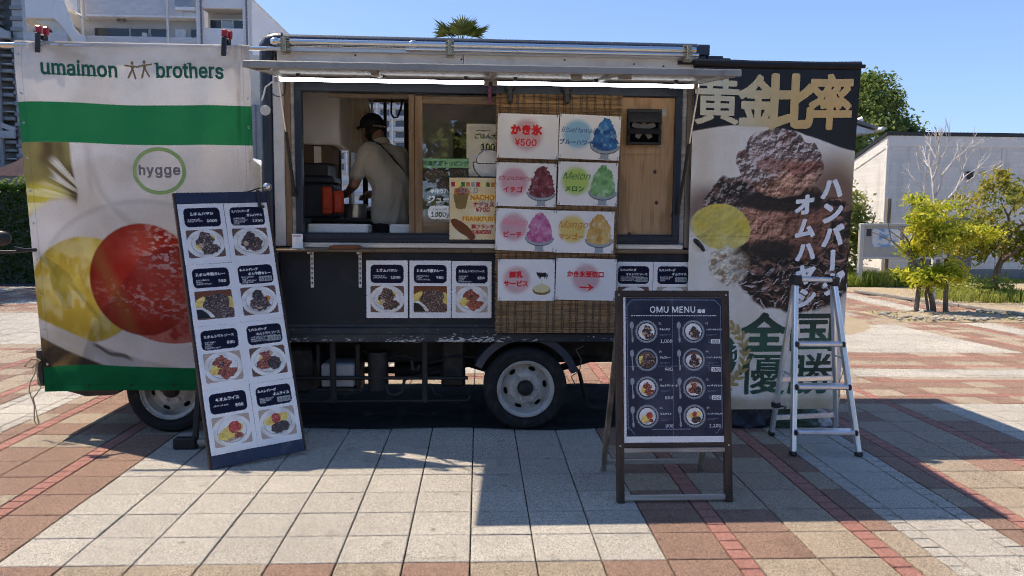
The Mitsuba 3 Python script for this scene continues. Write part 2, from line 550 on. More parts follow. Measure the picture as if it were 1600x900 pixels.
mat('rope_brown', [0.10, 0.075, 0.055], .9)
mat('dark_hole', [0.006, 0.006, 0.007], 0.9, spec=0.1)
mat('flap_skin', worn([0.22, 0.205, 0.19], 0.12, 3, (0.16, 0.14, 0.12), 0.5), 0.5)


def wood_fn(c1, c2, ax=0, f=1.0):
    def fn(p, n, uv):
        a, b, c = (p.x, p.y, p.z) if ax == 0 else (p.z, p.x, p.y)
        g = fbm(a * 2.2 * f, b * 30 * f, c * 34 * f, 4)
        l = noise(a * 5 * f, b * 110 * f, c * 120 * f)
        w = smoothstep(0.5, 0.8, fbm(a * 3, b * 6, c * 7, 4))
        return mix(c1, c2, smoothstep(0.25, 0.75, g)) * (0.75 + 0.5 * l) * (1 - 0.35 * w)
    return fn


mat('wood_rail', wood_fn((0.20, 0.135, 0.075), (0.12, 0.078, 0.042)), 0.6)
mat('wood_stile', wood_fn((0.27, 0.17, 0.085), (0.16, 0.095, 0.045), 1), 0.55)
mat('wood_grey', wood_fn((0.24, 0.20, 0.15), (0.12, 0.095, 0.07), 1), 0.7)
mat('wood_old', wood_fn((0.060, 0.036, 0.023), (0.024, 0.015, 0.011), 1), 0.65)
mat('wood_old_rail', wood_fn((0.060, 0.036, 0.023), (0.024, 0.015, 0.011), 0), 0.65)
mat('wood_pale', wood_fn((0.46, 0.42, 0.36), (0.30, 0.27, 0.23), 0), 0.7)


def ply_fn(p, n, uv):
    w = fbm(p.x * 3.4, p.y, p.z * 0.9, 4)
    g = noise(w * 26, p.z * 1.4) * 0.6 + 0.4 * noise(p.x * 160, 0, p.z * 7)
    c = mix((0.47, 0.295, 0.150), (0.31, 0.175, 0.080), smoothstep(0.2, 0.85, g)) * (0.72 + 0.5 * fbm(p.x * 4 + 2, 1, p.z * 1.6, 4))
    d, s, r = voronoi(p.x * 5.2 + 1.1, p.z * 4.3)
    kn = (1 - smoothstep(0.045, 0.085, d)) * dr.select(r > 0.45, 1.0, 0.0)
    return mix(c, (0.06, 0.028, 0.014), kn)


mat('plywood', ply_fn, 0.6)
scene['glass'] = {'type': 'thindielectric', 'int_ior': 1.5}
scene['lamp_white'] = {'type': 'twosided', 'bsdf': {'type': 'diffuse', 'reflectance': {'type': 'rgb', 'value': [0.9, 0.9, 0.9]}}}

# ------------------------------------------------------------------ the food truck
TR = TRUCK
K = thing('food_truck', 'dark navy box-bodied food truck with an open serving hatch and a raised side flap', 'food truck')
tk = lambda name, mesh, m, smooth=False, **k: put(f'{K}__{name}', mesh, m, TR, smooth, **k)
UL, UR, VB = -1.79, 1.26, 1.74
tk('side_panel', boxm(UL + .05, UR, 0.0, 0.03, 0.765, 1.335, .003), 'navy_board')
tk('side_rail', cat(boxm(UL, UR + .01, -0.014, 0.05, 0.655, 0.762, .006), boxm(UL, UR, -0.02, 0.0, 0.712, 0.72, .003), boxm(UL + 0.03, UR, -0.006, 0.0, 0.764, 0.785, .002)), 'navy_rail', label='chipped navy steel rail along the bottom of the body')
tk('fascia', cat(boxm(-1.735, -0.46, -.004, .04, 2.52, 2.685, .004), boxm(-.456, 1.20, -.004, .04, 2.52, 2.685, .004)), 'white_panel')
tk('corner_pillar', boxm(-1.768, -1.695, -.012, .05, 1.337, 2.545, .006), 'white_panel')
tk('jamb_board', boxm(-1.693, -1.65, -.004, .05, 1.337, 2.5, .003), 'wood_stile')
tk('jamb_strip', boxm(-1.649, -1.622, -.001, .05, 1.38, 2.5, .003), 'wood_pale')
tk('jamb_strip', boxm(1.095, 1.128, -.001, .05, 1.37, 2.5, .003), 'wood_pale')
tk('jamb_board', boxm(1.13, 1.168, -.008, .05, 1.34, 2.5, .003), 'wood_grey')
tk('corner_pillar', boxm(1.17, 1.212, -.012, .05, 1.337, 2.53, .006), 'white_panel')
tk('corner_pillar', boxm(1.214, UR, 0, .05, 0.765, 2.70, .006), 'navy_steel')
# the blue tube that runs up the front corner and along the roof edge
tk('corner_tube', tube([(-1.815, .03, .66), (-1.815, .03, 2.60), (-1.812, .03, 2.68)], .047, 16), 'navy_steel', 35)
tk('roof_tube', cat(tube([(-1.812, .03, 2.69), (-1.79, .03, 2.735), (-1.74, .03, 2.748), (-1.70, .03, 2.75)], .057, 16), tube([(-1.72, .03, 2.750), (1.2, .03, 2.742)], .044, 16)), 'navy_steel', 35)
tk('roof_bracket', cat(boxm(1.19, 1.28, -.01, .1, 2.70, 2.775, .006), boxm(1.27, 1.38, .0, .12, 2.66, 2.70, .004), boxm(1.36, 1.44, .02, .1, 2.672, 2.69, .003)), 'navy_steel')
tk('roof', boxm(UL, UR, .02, VB, 2.688, 2.712, .004), 'white_panel')
tk('gutter_rail', cat(boxm(-1.72, 1.10, -.05, -.006, 2.668, 2.678, .002), boxm(-1.72, 1.10, -.05, -.044, 2.666, 2.70, .001), boxm(-1.72, 1.10, -.022, -.016, 2.668, 2.705, .001)), 'alu')
tk('roof_pipe', tube([(-1.715, -.07, 2.722), (1.16, -.07, 2.72)], .021, 14), 'chrome', 35)
tk('roof_pipe', tube([(-.85, -.075, 2.688), (1.18, -.075, 2.686)], .012, 12), 'chrome', 35)
tk('pipe_cap', lathe([(0, -.03), (.018, -.028), (.028, -.01), (.028, .01), (.018, .028), (0, .03)], 16, 'z').apply_transform(trimesh.transformations.rotation_matrix(math.pi / 2, (0, 1, 0))).apply_translation((-1.728, -.07, 2.722)), 'chrome', 35)
tk('pipe_cap', lathe([(0, -.03), (.018, -.028), (.028, -.01), (.028, .01), (.018, .028), (0, .03)], 16, 'z').apply_transform(trimesh.transformations.rotation_matrix(math.pi / 2, (0, 1, 0))).apply_translation((-.80, -.07, 2.722)), 'chrome', 35)
for u in (-1.66, -.55, 1.10):
    ring = lambda z: cat(*[beam((u - .028, -.07 + .03 * math.cos(a), z + .03 * math.sin(a)), (u + .028, -.07 + .03 * math.cos(a), z + .03 * math.sin(a)), .016, .007) for a in np.arange(10) * .628])
    tk('pipe_clamp', cat(ring(2.722), ring(2.672), boxm(u - .012, u + .012, -.11, -.098, 2.65, 2.745, .004), tube([(u, -.12, 2.70), (u, -.09, 2.70)], .012, 8)), 'brass_clamp', 40)
for u, z in ((-.47, 2.64), (-.45, 2.56), (.25, 2.65), (.74, 2.63), (.95, 2.62), (-1.2, 2.655)):
    tk('fascia_bolt', tube([(u, -.012, z), (u, 0, z)], .006, 8), 'black_steel')
# back, ends, floor and ceiling
tk('back_wall', cat(boxm(UL, -1.60, 1.70, VB, .72, 2.69), boxm(-.88, UR, 1.70, VB, .72, 2.69), boxm(-1.60, -.88, 1.70, VB, .72, 1.58), boxm(-1.60, -.88, 1.70, VB, 2.60, 2.69)), 'white_panel')
rw = f'{K}__rear_window'
put(rw + '__frame', cat(boxm(-1.60, -.88, 1.66, 1.70, 2.575, 2.60), boxm(-1.60, -.88, 1.66, 1.70, 1.58, 1.61), boxm(-1.60, -1.575, 1.66, 1.70, 1.61, 2.575), boxm(-.915, -.88, 1.66, 1.70, 1.61, 2.575)), 'wood_rail', TR)
for u, w in ((-1.36, .045), (-1.178, .03), (-.985, .045)):
    put(rw + '__mullion', boxm(u - w / 2, u + w / 2, 1.675, 1.70, 1.61, 2.575, .004), 'black_steel', TR)
put(rw + '__pane', boxm(-1.575, -1.36, 1.688, 1.689, 1.61, 2.575), 'glass', TR)
tk('front_wall', boxm(UL, UL + .03, .05, 1.70, .72, 2.69), 'grey_box')
tk('rear_wall', boxm(UR - .03, UR, .05, 1.70, .72, 2.69), 'grey_box')
tk('floor', boxm(UL, UR, .03, VB, .665, .72), 'black_steel')
tk('ceiling', boxm(UL + .03, UR - .03, .05, 1.70, 2.668, 2.686), 'grey_box')
# the serving window
wf = f'{K}__window_frame'
F0, F1, Z0, Z1 = -1.62, 1.092, 1.366, 2.467
put(wf, cat(boxm(F0, F1, -.022, .05, Z1 - .062, Z1, .005), boxm(F0, F1, -.022, .05, Z0, Z0 + .06, .005), boxm(F0, F0 + .047, -.021, .05, Z0 + .055, Z1 - .055, .005), boxm(F1 - .047, F1, -.021, .05, Z0 + .055, Z1 - .055, .005),
            boxm(F0 + .05, F1 - .05, -.012, .0, Z0 + .06, Z0 + .068, .002), boxm(F0 + .03, F1 - .03, -.03, -.02, Z0 + .02, Z0 + .028, .002)), 'navy_frame', TR)
sw = f'{K}__sliding_window'
SW0, SW1 = -.795, .345
put(sw + '__stile', boxm(SW0, SW0 + .052, .0, .034, 1.426, 2.39, .004), 'wood_stile', TR)
put(sw + '__stile', boxm(SW1 - .052, SW1, .0, .034, 1.426, 2.39, .004), 'wood_stile', TR)
put(sw + '__top_rail', boxm(SW0 + .052, SW1 - .052, .001, .033, 2.335, 2.389, .004), 'wood_rail', TR)
put(sw + '__bottom_rail', boxm(SW0 + .052, SW1 - .052, .001, .033, 1.427, 1.515, .004), 'wood_rail', TR)
put(sw + '__pane', boxm(SW0 + .05, SW1 - .05, .016, .018, 1.513, 2.337), 'glass', TR)
put(sw + '__jamb', boxm(-.838, -.798, .006, .05, 1.428, 2.40, .003), 'wood_stile', TR)
put(sw + '__head_board', boxm(-1.40, -.80, .036, .05, 2.372, 2.402, .003), 'wood_rail', TR)
pl = f'{K}__plywood_panel'
put(pl, boxm(.36, 1.045, .012, .03, 1.428, 2.403, .002), 'plywood', TR, label='knotty plywood sheet closing the right end of the window')
put(pl + '__patch', boxm(.66, .99, .006, .0115, 2.005, 2.06, .001), 'plywood', TR)
for tp_ in (boxm(.952, .985, .009, .0115, 2.27, 2.33), boxm(.93, .97, .009, .0115, 2.062, 2.075)):
    put(pl + '__tape', tp_, 'wood_pale', TR)
vf = f'{K}__ventilator'
put(vf + '__housing', cat(boxm(.70, .945, -.02, .011, 2.295, 2.32, .004), boxm(.70, .945, -.02, .011, 2.07, 2.09, .004), boxm(.70, .72, -.02, .011, 2.09, 2.295, .004), boxm(.925, .945, -.02, .011, 2.09, 2.295, .004)), 'black_plastic', TR)
for z, a in ((2.255, .10), (2.145, .07)):
    put(vf + '__louver', trimesh.Trimesh(*[np.array(q) for q in ([(.705, -.05, z - a + .07), (.94, -.05, z - a + .07), (.94, -.016, z + .04), (.705, -.016, z + .04), (.705, -.046, z - a + .067), (.94, -.046, z - a + .067), (.94, -.012, z + .037), (.705, -.012, z + .037)],
        [[0, 1, 2], [0, 2, 3], [4, 6, 5], [4, 7, 6], [0, 4, 5], [0, 5, 1], [3, 2, 6], [3, 6, 7]])]), 'black_plastic', TR)
put(vf + '__fan', cat(lathe([(0, .004), (.03, .004), (.032, .010)], 18).apply_translation((.822, -.004, 2.19)), *[boxm(-.018, .018, -.002, .002, .03, .085, .001).apply_transform(trimesh.transformations.rotation_matrix(k * 1.2566, (0, 1, 0))).apply_translation((.822, .003, 2.19)) for k in range(5)]), 'grey_box', TR)
put(vf + '__backing', boxm(.72, .925, .006, .0112, 2.09, 2.295), 'dark_hole', TR)
tk('sill_strip', boxm(-1.63, 1.12, -.026, .03, Z0 - .038, Z0 - .001, .004), 'alu')
tk('sill_board', cat(boxm(-1.745, -.40, -.03, .03, 1.298, 1.326, .004), boxm(-.396, 1.165, -.029, .03, 1.298, 1.326, .004)), 'wood_rail')
tk('serving_counter', cat(boxm(-1.60, -.80, .052, .42, 1.40, 1.425, .004), boxm(-.80, 1.1, .052, .42, 1.30, 1.425, .004)), 'alu_dull')
tk('rear_counter', boxm(-1.75, .9, 1.22, 1.68, 1.50, 1.53, .004), 'alu_dull')
tk('rear_cabinet', boxm(-1.75, .9, 1.26, 1.68, .73, 1.499, .004), 'grey_box')
tk('fridge', boxm(-.55, .35, 1.05, 1.60, .73, 2.25, .02), 'black_steel')
tk('wall_cupboard', cat(boxm(-1.758, -1.40, .55, 1.05, 2.09, 2.56, .006), boxm(-1.758, -1.745, .545, 1.055, 2.08, 2.57)), 'white_panel')
tk('wall_cupboard_door', boxm(-1.757, -1.405, .533, .548, 2.095, 2.555, .004), 'white_panel')
tk('side_board', boxm(-1.42, -1.398, 1.08, 1.26, 1.55, 2.12, .003), 'white_panel')
# the side flap, its lights and its struts
HZ, FZ, FV = 2.507, 2.386, -1.10
sl = (HZ - FZ) / -FV
fp = f'{K}__side_flap'
A0, A1 = -1.66, 1.13


def flap_box(u0, u1, v0, v1, d0, d1, b=.003):
    m = boxm(u0, u1, v0, v1, d0, d1, b)
    m.vertices[:, 2] += HZ + np.array(m.vertices)[:, 1] * sl
    return m


put(fp + '__skin', flap_box(A0 + .004, A1 - .004, FV + .004, -.01, .0, .010), 'flap_skin', TR)
put(fp + '__rim', cat(flap_box(A0, A1, FV - .006, FV + .02, -.026, .013), flap_box(A0, A0 + .02, FV + .021, -.01, -.024, .0125), flap_box(A1 - .02, A1, FV + .021, -.01, -.024, .0125)), 'alu_dull', TR)
for u in (-1.0, -.27, .46):
    put(fp + '__rib', flap_box(u - .02, u + .02, FV + .022, -.02, -.017, -.001), 'flap_skin', TR)
for u in (-1.5, -1.05, -.6, -.15, .3, .75, 1.0):
    put(fp + '__hinge', tube([(u - .05, -.012, 2.503), (u + .05, -.012, 2.503)], .009, 8), 'black_steel', TR, 40)
for q in ((-1.02, -.97, -.62, -.55, -.03, -.0), (.22, .29, -.6, -.55, -.03, -.0), (.5, .58, -.72, -.66, -.026, -.0), (A0 + .03, A0 + .1, -.9, -.84, -.03, -.004)):
    put(fp + '__latch', flap_box(*q), 'alu', TR)
for u0, u1 in ((-1.68, -.288), (-.262, 1.115)):
    lt = numbered(f'{K}__light_bar')
    z = HZ - .30 * sl - .040
    scene[lt] = mikit.ply(boxm(u0, u1, -.318, -.282, z - .011, z + .011, .006).apply_transform(TR), 'lamp_white', smooth=False, emitter={'type': 'area', 'radiance': {'type': 'rgb', 'value': [0.8, 0.86, 0.92]}})
    tag(lt, 'lit white tube lamp under the flap')
    for u in (u0, u1 - .03):
        put(lt + '__end_cap', boxm(u - .002, u + .032, -.321, -.279, z - .0165, z + .0165, .004), 'alu_dull', TR)
    put(lt + '__bracket', cat(*[boxm(u - .012, u + .012, -.31, -.29, z + .0145, z + .05, .002) for u in (u0 + .15, (u0 + u1) / 2, u1 - .15)]), 'black_steel', TR)
for p, q in (((1.075, -.035, 1.60), (1.112, -.34, 2.445)), ((-1.625, -.035, 1.70), (-1.648, -.34, 2.445))):
    p, q = np.array(p), np.array(q)
    m = p + (q - p) * .55
    st = f'{K}__gas_strut'
    put(st, cat(tube([p, m], .012, 10), tube([p - (q - p) * .02, p + (q - p) * .02], .017, 8)), 'black_plastic', TR, 40)
    put(st + '__rod', tube([m, q], .006, 8), 'chrome', TR, 40)
# rear hatch, lifted level behind the right-hand banner
put(f'{K}__rear_hatch', cat(boxm(1.275, 2.30, .03, 1.70, 2.59, 2.615, .004), boxm(1.275, 2.30, .03, .06, 2.56, 2.589, .003), boxm(2.27, 2.30, .06, 1.70, 2.56, 2.589, .003)), 'white_panel', TR)
# cab
cabp = Polygon([(-1.88, .50), (-1.88, 1.90), (-1.95, 1.955), (-2.85, 1.955), (-2.98, 1.88), (-3.30, 1.28), (-3.36, 1.05), (-3.37, .50), (-2.95, .50), (-2.86, .66), (-2.70, .74), (-2.40, .74), (-2.24, .66), (-2.15, .50)])
cb = f'{K}__cab'
put(cb, extrude(cabp, .06, 1.66), 'cab_white', TR)
put(cb + '__side_window', extrude(Polygon([(-2.02, 1.32), (-2.02, 1.83), (-2.86, 1.83), (-3.14, 1.32)]), .053, .059), 'navy_frame', TR)
put(cb + '__windscreen', trimesh.Trimesh([(-3.005, .16, 1.86), (-3.005, 1.56, 1.86), (-3.317, 1.56, 1.27), (-3.317, .16, 1.27), (-2.99, .16, 1.868), (-2.99, 1.56, 1.868), (-3.30, 1.56, 1.278), (-3.30, .16, 1.278)],
    [[0, 2, 1], [0, 3, 2], [4, 5, 6], [4, 6, 7], [0, 1, 5], [0, 5, 4], [3, 7, 6], [3, 6, 2]], process=False), 'navy_frame', TR)
put(cb + '__door', extrude(Polygon([(-1.98, .78), (-1.98, 1.30), (-3.18, 1.30), (-3.22, 1.0), (-2.98, .86), (-2.86, .80)]), .052, .0585), 'cab_white', TR)
put(cb + '__headlight', boxm(-3.385, -3.36, .14, .42, .78, .96, .01), 'chrome', TR)
put(f'{K}__bumper', cat(boxm(-3.42, -3.26, .03, 1.69, .34, .56, .03), boxm(-3.26, -2.90, .045, .25, .31, .46, .02)), 'black_plastic', TR)
put(f'{K}__cab_skirt', extrude(Polygon([(-3.36, .36), (-3.30, .31), (-3.18, .275), (-3.13, .26), (-2.93, .27), (-2.88, .31), (-2.76, .335), (-2.15, .345), (-1.9, .345), (-1.9, .48), (-3.36, .48)]), .05, .30), 'black_plastic', TR)
mr = f'{K}__mirror'
put(mr, trimesh.creation.icosphere(2, 1.0).apply_scale((.062, .03, .05)).apply_translation((-3.525, -.17, 1.385)), 'black_plastic', TR, 50)
put(mr + '__arm', cat(tube([(-3.455, -.16, 1.32), (-3.40, -.13, 1.305), (-3.25, -.02, 1.305), (-3.2, .05, 1.30)], .012, 8), tube([(-3.6, -.16, 1.29), (-3.42, -.14, 1.297), (-3.24, -.03, 1.325)], .010, 8)), 'black_plastic', TR, 40)
put(mr + '__bracket', boxm(-3.345, -3.29, -.06, .0, 1.20, 1.33, .012), 'cab_white', TR)
# wheels
def wheel(u, v, far=False):
    k = numbered(f'{K}__wheel')
    z = .305
    mv = lambda m: m.apply_translation((u, v, z))
    put(k + '__tyre', mv(lathe([(.205, .0), (.212, -.004), (.218, -.010), (.222, -.006), (.235, -.012), (.258, -.015), (.262, -.011), (.268, -.014), (.282, -.012), (.286, -.008), (.297, .0), (.305, .02), (.306, .06), (.306, .14), (.305, .18), (.297, .2), (.28, .212), (.205, .2)], 56)), 'rubber', TR, 40)
    if far:
        return
    put(k + '__rim', mv(lathe([(.208, .012), (.210, -.006), (.205, -.010), (.201, -.006), (.197, .008), (.190, .012), (.183, .016), (.178, .070), (.172, .085), (.160, .080), (.128, .060), (.112, .042), (.104, .038), (.06, .038), (.058, .07), (.0, .07)], 56)), 'rim_paint', TR, 30)
    hole = []
    for q in range(6):
        a = q * math.pi / 3 + .35
        m = trimesh.creation.cylinder(1.0, .004, sections=20).apply_scale((.026, .0165, 1)).apply_transform(trimesh.transformations.rotation_matrix(-math.pi / 2, (1, 0, 0)))
        m.apply_transform(trimesh.transformations.rotation_matrix(-.555, (1, 0, 0))).apply_translation((0, .0695, .1455))
        hole.append(m.apply_transform(trimesh.transformations.rotation_matrix(a, (0, 1, 0))))
    for m in hole:
        put(k + '__vent_hole', mv(m), 'dark_hole', TR)
    for q in range(6):
        a = q * math.pi / 3 + .1
        put(k + '__wheel_nut', mv(cat(tube([(.082 * math.cos(a), .038, .082 * math.sin(a)), (.082 * math.cos(a), .012, .082 * math.sin(a))], .012, 6), tube([(.082 * math.cos(a), .038, .082 * math.sin(a)), (.082 * math.cos(a), .032, .082 * math.sin(a))], .018, 10))), 'rim_paint', TR)
    put(k + '__hub', mv(lathe([(.0, -.022), (.03, -.022), (.045, -.014), (.052, .0), (.058, .028)], 28)), 'black_steel', TR, 30)


wheel(0, .02)
wheel(-2.535, .02)
wheel(0, 1.5, True)
wheel(-2.535, 1.5, True)
arc = [(.405 * math.cos(a), .305 + .405 * math.sin(a)) for a in np.linspace(2.72, .30, 26)]
inn = [(.352 * math.cos(a), .305 + .352 * math.sin(a)) for a in np.linspace(.30, 2.72, 26)]
put(f'{K}__fender', extrude(Polygon(arc + inn), .056, .30), 'navy_steel', TR)
put(f'{K}__mud_flap', cat(boxm(.40, .408, .03, .26, .16, .42, .002).apply_transform(trimesh.transformations.rotation_matrix(-.25, (0, 1, 0), (.40, 0, .42)))), 'rubber', TR)
# chassis and what hangs below the floor
put(f'{K}__chassis_rail', boxm(-3.2, 1.25, .45, .53, .42, .655, .01), 'black_steel', TR)
put(f'{K}__chassis_rail', boxm(-3.2, 1.25, 1.18, 1.26, .43, .655, .01), 'black_steel', TR)
put(f'{K}__cross_member', cat(*[boxm(u - .03, u + .03, .53, 1.18, .50, .60, .008) for u in (-1.6, -.9, -.3, .6, 1.1)]), 'black_steel', TR)
put(f'{K}__axle', cat(tube([(0, .2, .305), (0, 1.5, .305)], .05, 12), trimesh.creation.icosphere(2, .14).apply_translation((0, .85, .305)), tube([(-2.535, .2, .28), (-2.535, 1.5, .28)], .04, 10)), 'black_steel', TR, 40)
put(f'{K}__leaf_spring', cat(*[tube([(-.62 + k * .06, .40, .47 - .0), (-.3, .40, .37 + k * .016), (0, .40, .345 + k * .016), (.3, .40, .37 + k * .016), (.62 - k * .06, .40, .47)], .012, 6) for k in range(3)]), 'black_steel', TR)
put(f'{K}__battery_box', boxm(-1.49, -1.25, .12, .38, .30, .475, .012), 'grey_box', TR)
put(f'{K}__battery_tray', cat(boxm(-1.52, -1.22, .10, .40, .275, .298, .004), boxm(-1.245, -1.21, .14, .40, .26, .62, .006), boxm(-1.53, -1.5, .14, .4, .3, .62, .006)), 'black_steel', TR)
put(f'{K}__air_tank', tube([(-1.08, .16, .28), (-1.08, .16, .56)], .075, 16), 'black_steel', TR, 40)
put(f'{K}__fuel_tank', boxm(-2.0, -1.56, .12, .42, .25, .60, .03), 'black_steel', TR)
put(f'{K}__tool_box', boxm(-.62, -.44, .2, .45, .28, .64, .02), 'black_steel', TR)
put(f'{K}__exhaust', cat(tube([(-1.3, .62, .33), (-.9, .62, .33), (-.5, .62, .36), (-.2, .7, .42), (.9, .7, .42), (1.2, .7, .40)], .028, 10), tube([(-1.0, .62, .33), (-.55, .62, .35)], .07, 14)), 'black_steel', TR, 40)
put(f'{K}__side_guard', cat(tube([(-1.76, .1, .376), (-.42, .1, .372)], .014, 10), tube([(-1.74, .1, .20), (-.42, .1, .205), (-.40, .1, .235)], .012, 10)), 'black_steel', TR, 40)
for u in (-1.40, -.735):
    put(f'{K}__side_guard__post', boxm(u - .02, u + .02, .08, .12, .19, .655, .006), 'black_steel', TR)
put(f'{K}__cable', tube([(-1.2, .2, .56), (-1.05, .16, .50), (-.9, .15, .53), (-.7, .16, .47), (-.5, .18, .52), (-.3, .2, .50)], .009, 6), 'black_steel', TR, 40)
put(f'{K}__cable', tube([(.42, .02, .62), (.36, -.01, .60), (.40, -.02, .53), (.39, .0, .44), (.33, .0, .40), (.36, .0, .34)], .004, 6), 'rope_brown', TR, 40)
put(f'{K}__hose', cat(tube([(-1.02, .12, .32), (-1.0, .1, .26), (-.95, .1, .245), (-.90, .1, .27), (-.885, .12, .36), (-.8, .2, .37), (-.62, .22, .40)], .014, 8), tube([(-.83, .1, .5), (-.82, .09, .44), (-.79, .09, .43), (-.77, .1, .47)], .012, 8), tube([(-.70, .1, .33), (-.66, .1, .25), (-.6, .12, .24)], .008, 6)), 'black_steel', TR, 40)
put(f'{K}__marker_lamp', lathe([(0, -.012), (.025, -.010), (.03, 0), (.03, .02)], 18).apply_translation((-1.80, .02, .51)), 'wood_stile', TR, 40, label='round yellow side marker lamp')
put(f'{K}__reflector', lathe([(0, -.008), (.034, -.007), (.036, 0)], 20).apply_translation((-1.815, -.022, 2.27)), 'white_panel', TR, 40, label='round white disc on the corner tube')
put(f'{K}__lamp_cable', tube([(-1.70, -.04, 2.44), (-1.76, -.05, 2.455), (-1.80, -.06, 2.42), (-1.815, -.065, 2.36), (-1.825, -.068, 2.33)], .0055, 8), 'white_panel', TR, 40)
put(f'{K}__lamp_cable', tube([(-1.81, -.05, 2.44), (-1.79, -.06, 2.40), (-1.74, -.06, 2.365), (-1.70, -.05, 2.355), (-1.68, -.03, 2.39), (-1.675, -.02, 2.46)], .004, 8), 'black_plastic', TR, 40)
put(f'{K}__hook_knob', cat(trimesh.creation.icosphere(2, .03).apply_translation((-1.80, -.075, 1.745)), tube([(-1.80, -.075, 1.745), (-1.80, .0, 1.745)], .014, 8)), 'chrome', TR, 40)
put(f'{K}__tie_handle', tube([(1.205, -.02, 1.40), (1.215, -.05, 1.385), (1.25, -.05, 1.35), (1.27, -.045, 1.32)], [.014, .018, .015, .010], 8), 'black_plastic', TR, 40)

# ------------------------------------------------------------------ printed colours
def flat(name, r, g=None, b=None, rough=0.45, spec=0.4):
    return mat(name, lin(r, g, b), rough, spec=spec)


mat('paper', lambda p, n, uv: mi.Color3f(0.80, 0.80, 0.805) * (0.94 + 0.12 * fbm(p.x * 5, p.y * 5, p.z * 5, 3)), 0.22, spec=0.5)
mat('paper_cream', lambda p, n, uv: mi.Color3f(0.70, 0.66, 0.58) * (0.92 + 0.16 * fbm(p.x * 5, p.y * 5, p.z * 5, 3)), 0.3)
flat('ink_navy', 20, 24, 48, .5, .12)
flat('ink_white', 240, 240, 240)
flat('ink_red', 205, 32, 44)
flat('ink_pink', 225, 120, 150)
flat('ink_wine', 170, 36, 62)
flat('dull_cord', 112, 62, 84)
flat('ink_black', 24, 23, 24)
flat('ink_blue', 60, 96, 150)
flat('ink_green', 52, 110, 60)
flat('ink_orange', 196, 120, 40)
flat('ink_brown', 112, 62, 30)
flat('ink_grey', 150, 156, 160)
flat('ink_line', 128, 136, 160)
flat('ink_teal', 18, 96, 72)
flat('ink_khaki', 128, 108, 58)
flat('ink_mint', 150, 200, 150)
flat('ink_yellow', 246, 214, 120)
flat('table_print', 104, 78, 66)
flat('table_dark', 60, 40, 34)
mat('plate_print', lambda p, n, uv: mix((0.80, 0.79, 0.77), (0.62, 0.60, 0.57), smoothstep(0.35, 0.75, fbm(p.x * 16, p.y * 16, p.z * 16, 2))), 0.4)
mat('egg_print', lambda p, n, uv: mix((0.82, 0.66, 0.18), (0.62, 0.42, 0.07), smoothstep(0.3, 0.8, fbm(p.x * 55, p.y * 55, p.z * 55, 3))), 0.4)


def food(c1, c2, c3, f):
    def fn(p, n, uv):
        a = fbm(p.x * f, p.y * f, p.z * f, 3)
        g = smoothstep(0.66, 0.76, noise(p.x * f * 2.3 + 5, p.y * f * 2.3, p.z * f * 1.6))
        return mix(mix(c1, c2, smoothstep(0.3, 0.7, a)), mi.Color3f(c3), g)
    return fn


mat('stew_print', food((0.028, 0.016, 0.013), (0.11, 0.055, 0.04), (0.40, 0.30, 0.27), 75), 0.4)
mat('patty_print', food((0.020, 0.013, 0.012), (0.065, 0.036, 0.030), (0.22, 0.16, 0.15), 90), 0.4)
mat('tomato_print', food((0.16, 0.025, 0.018), (0.34, 0.075, 0.04), (0.58, 0.30, 0.18), 80), 0.4)
mat('ketchup_print', food((0.40, 0.03, 0.024), (0.48, 0.055, 0.04), (0.55, 0.20, 0.18), 45), 0.4)
mat('rice_print', food((0.50, 0.42, 0.30), (0.36, 0.22, 0.12), (0.62, 0.55, 0.42), 120), 0.5)


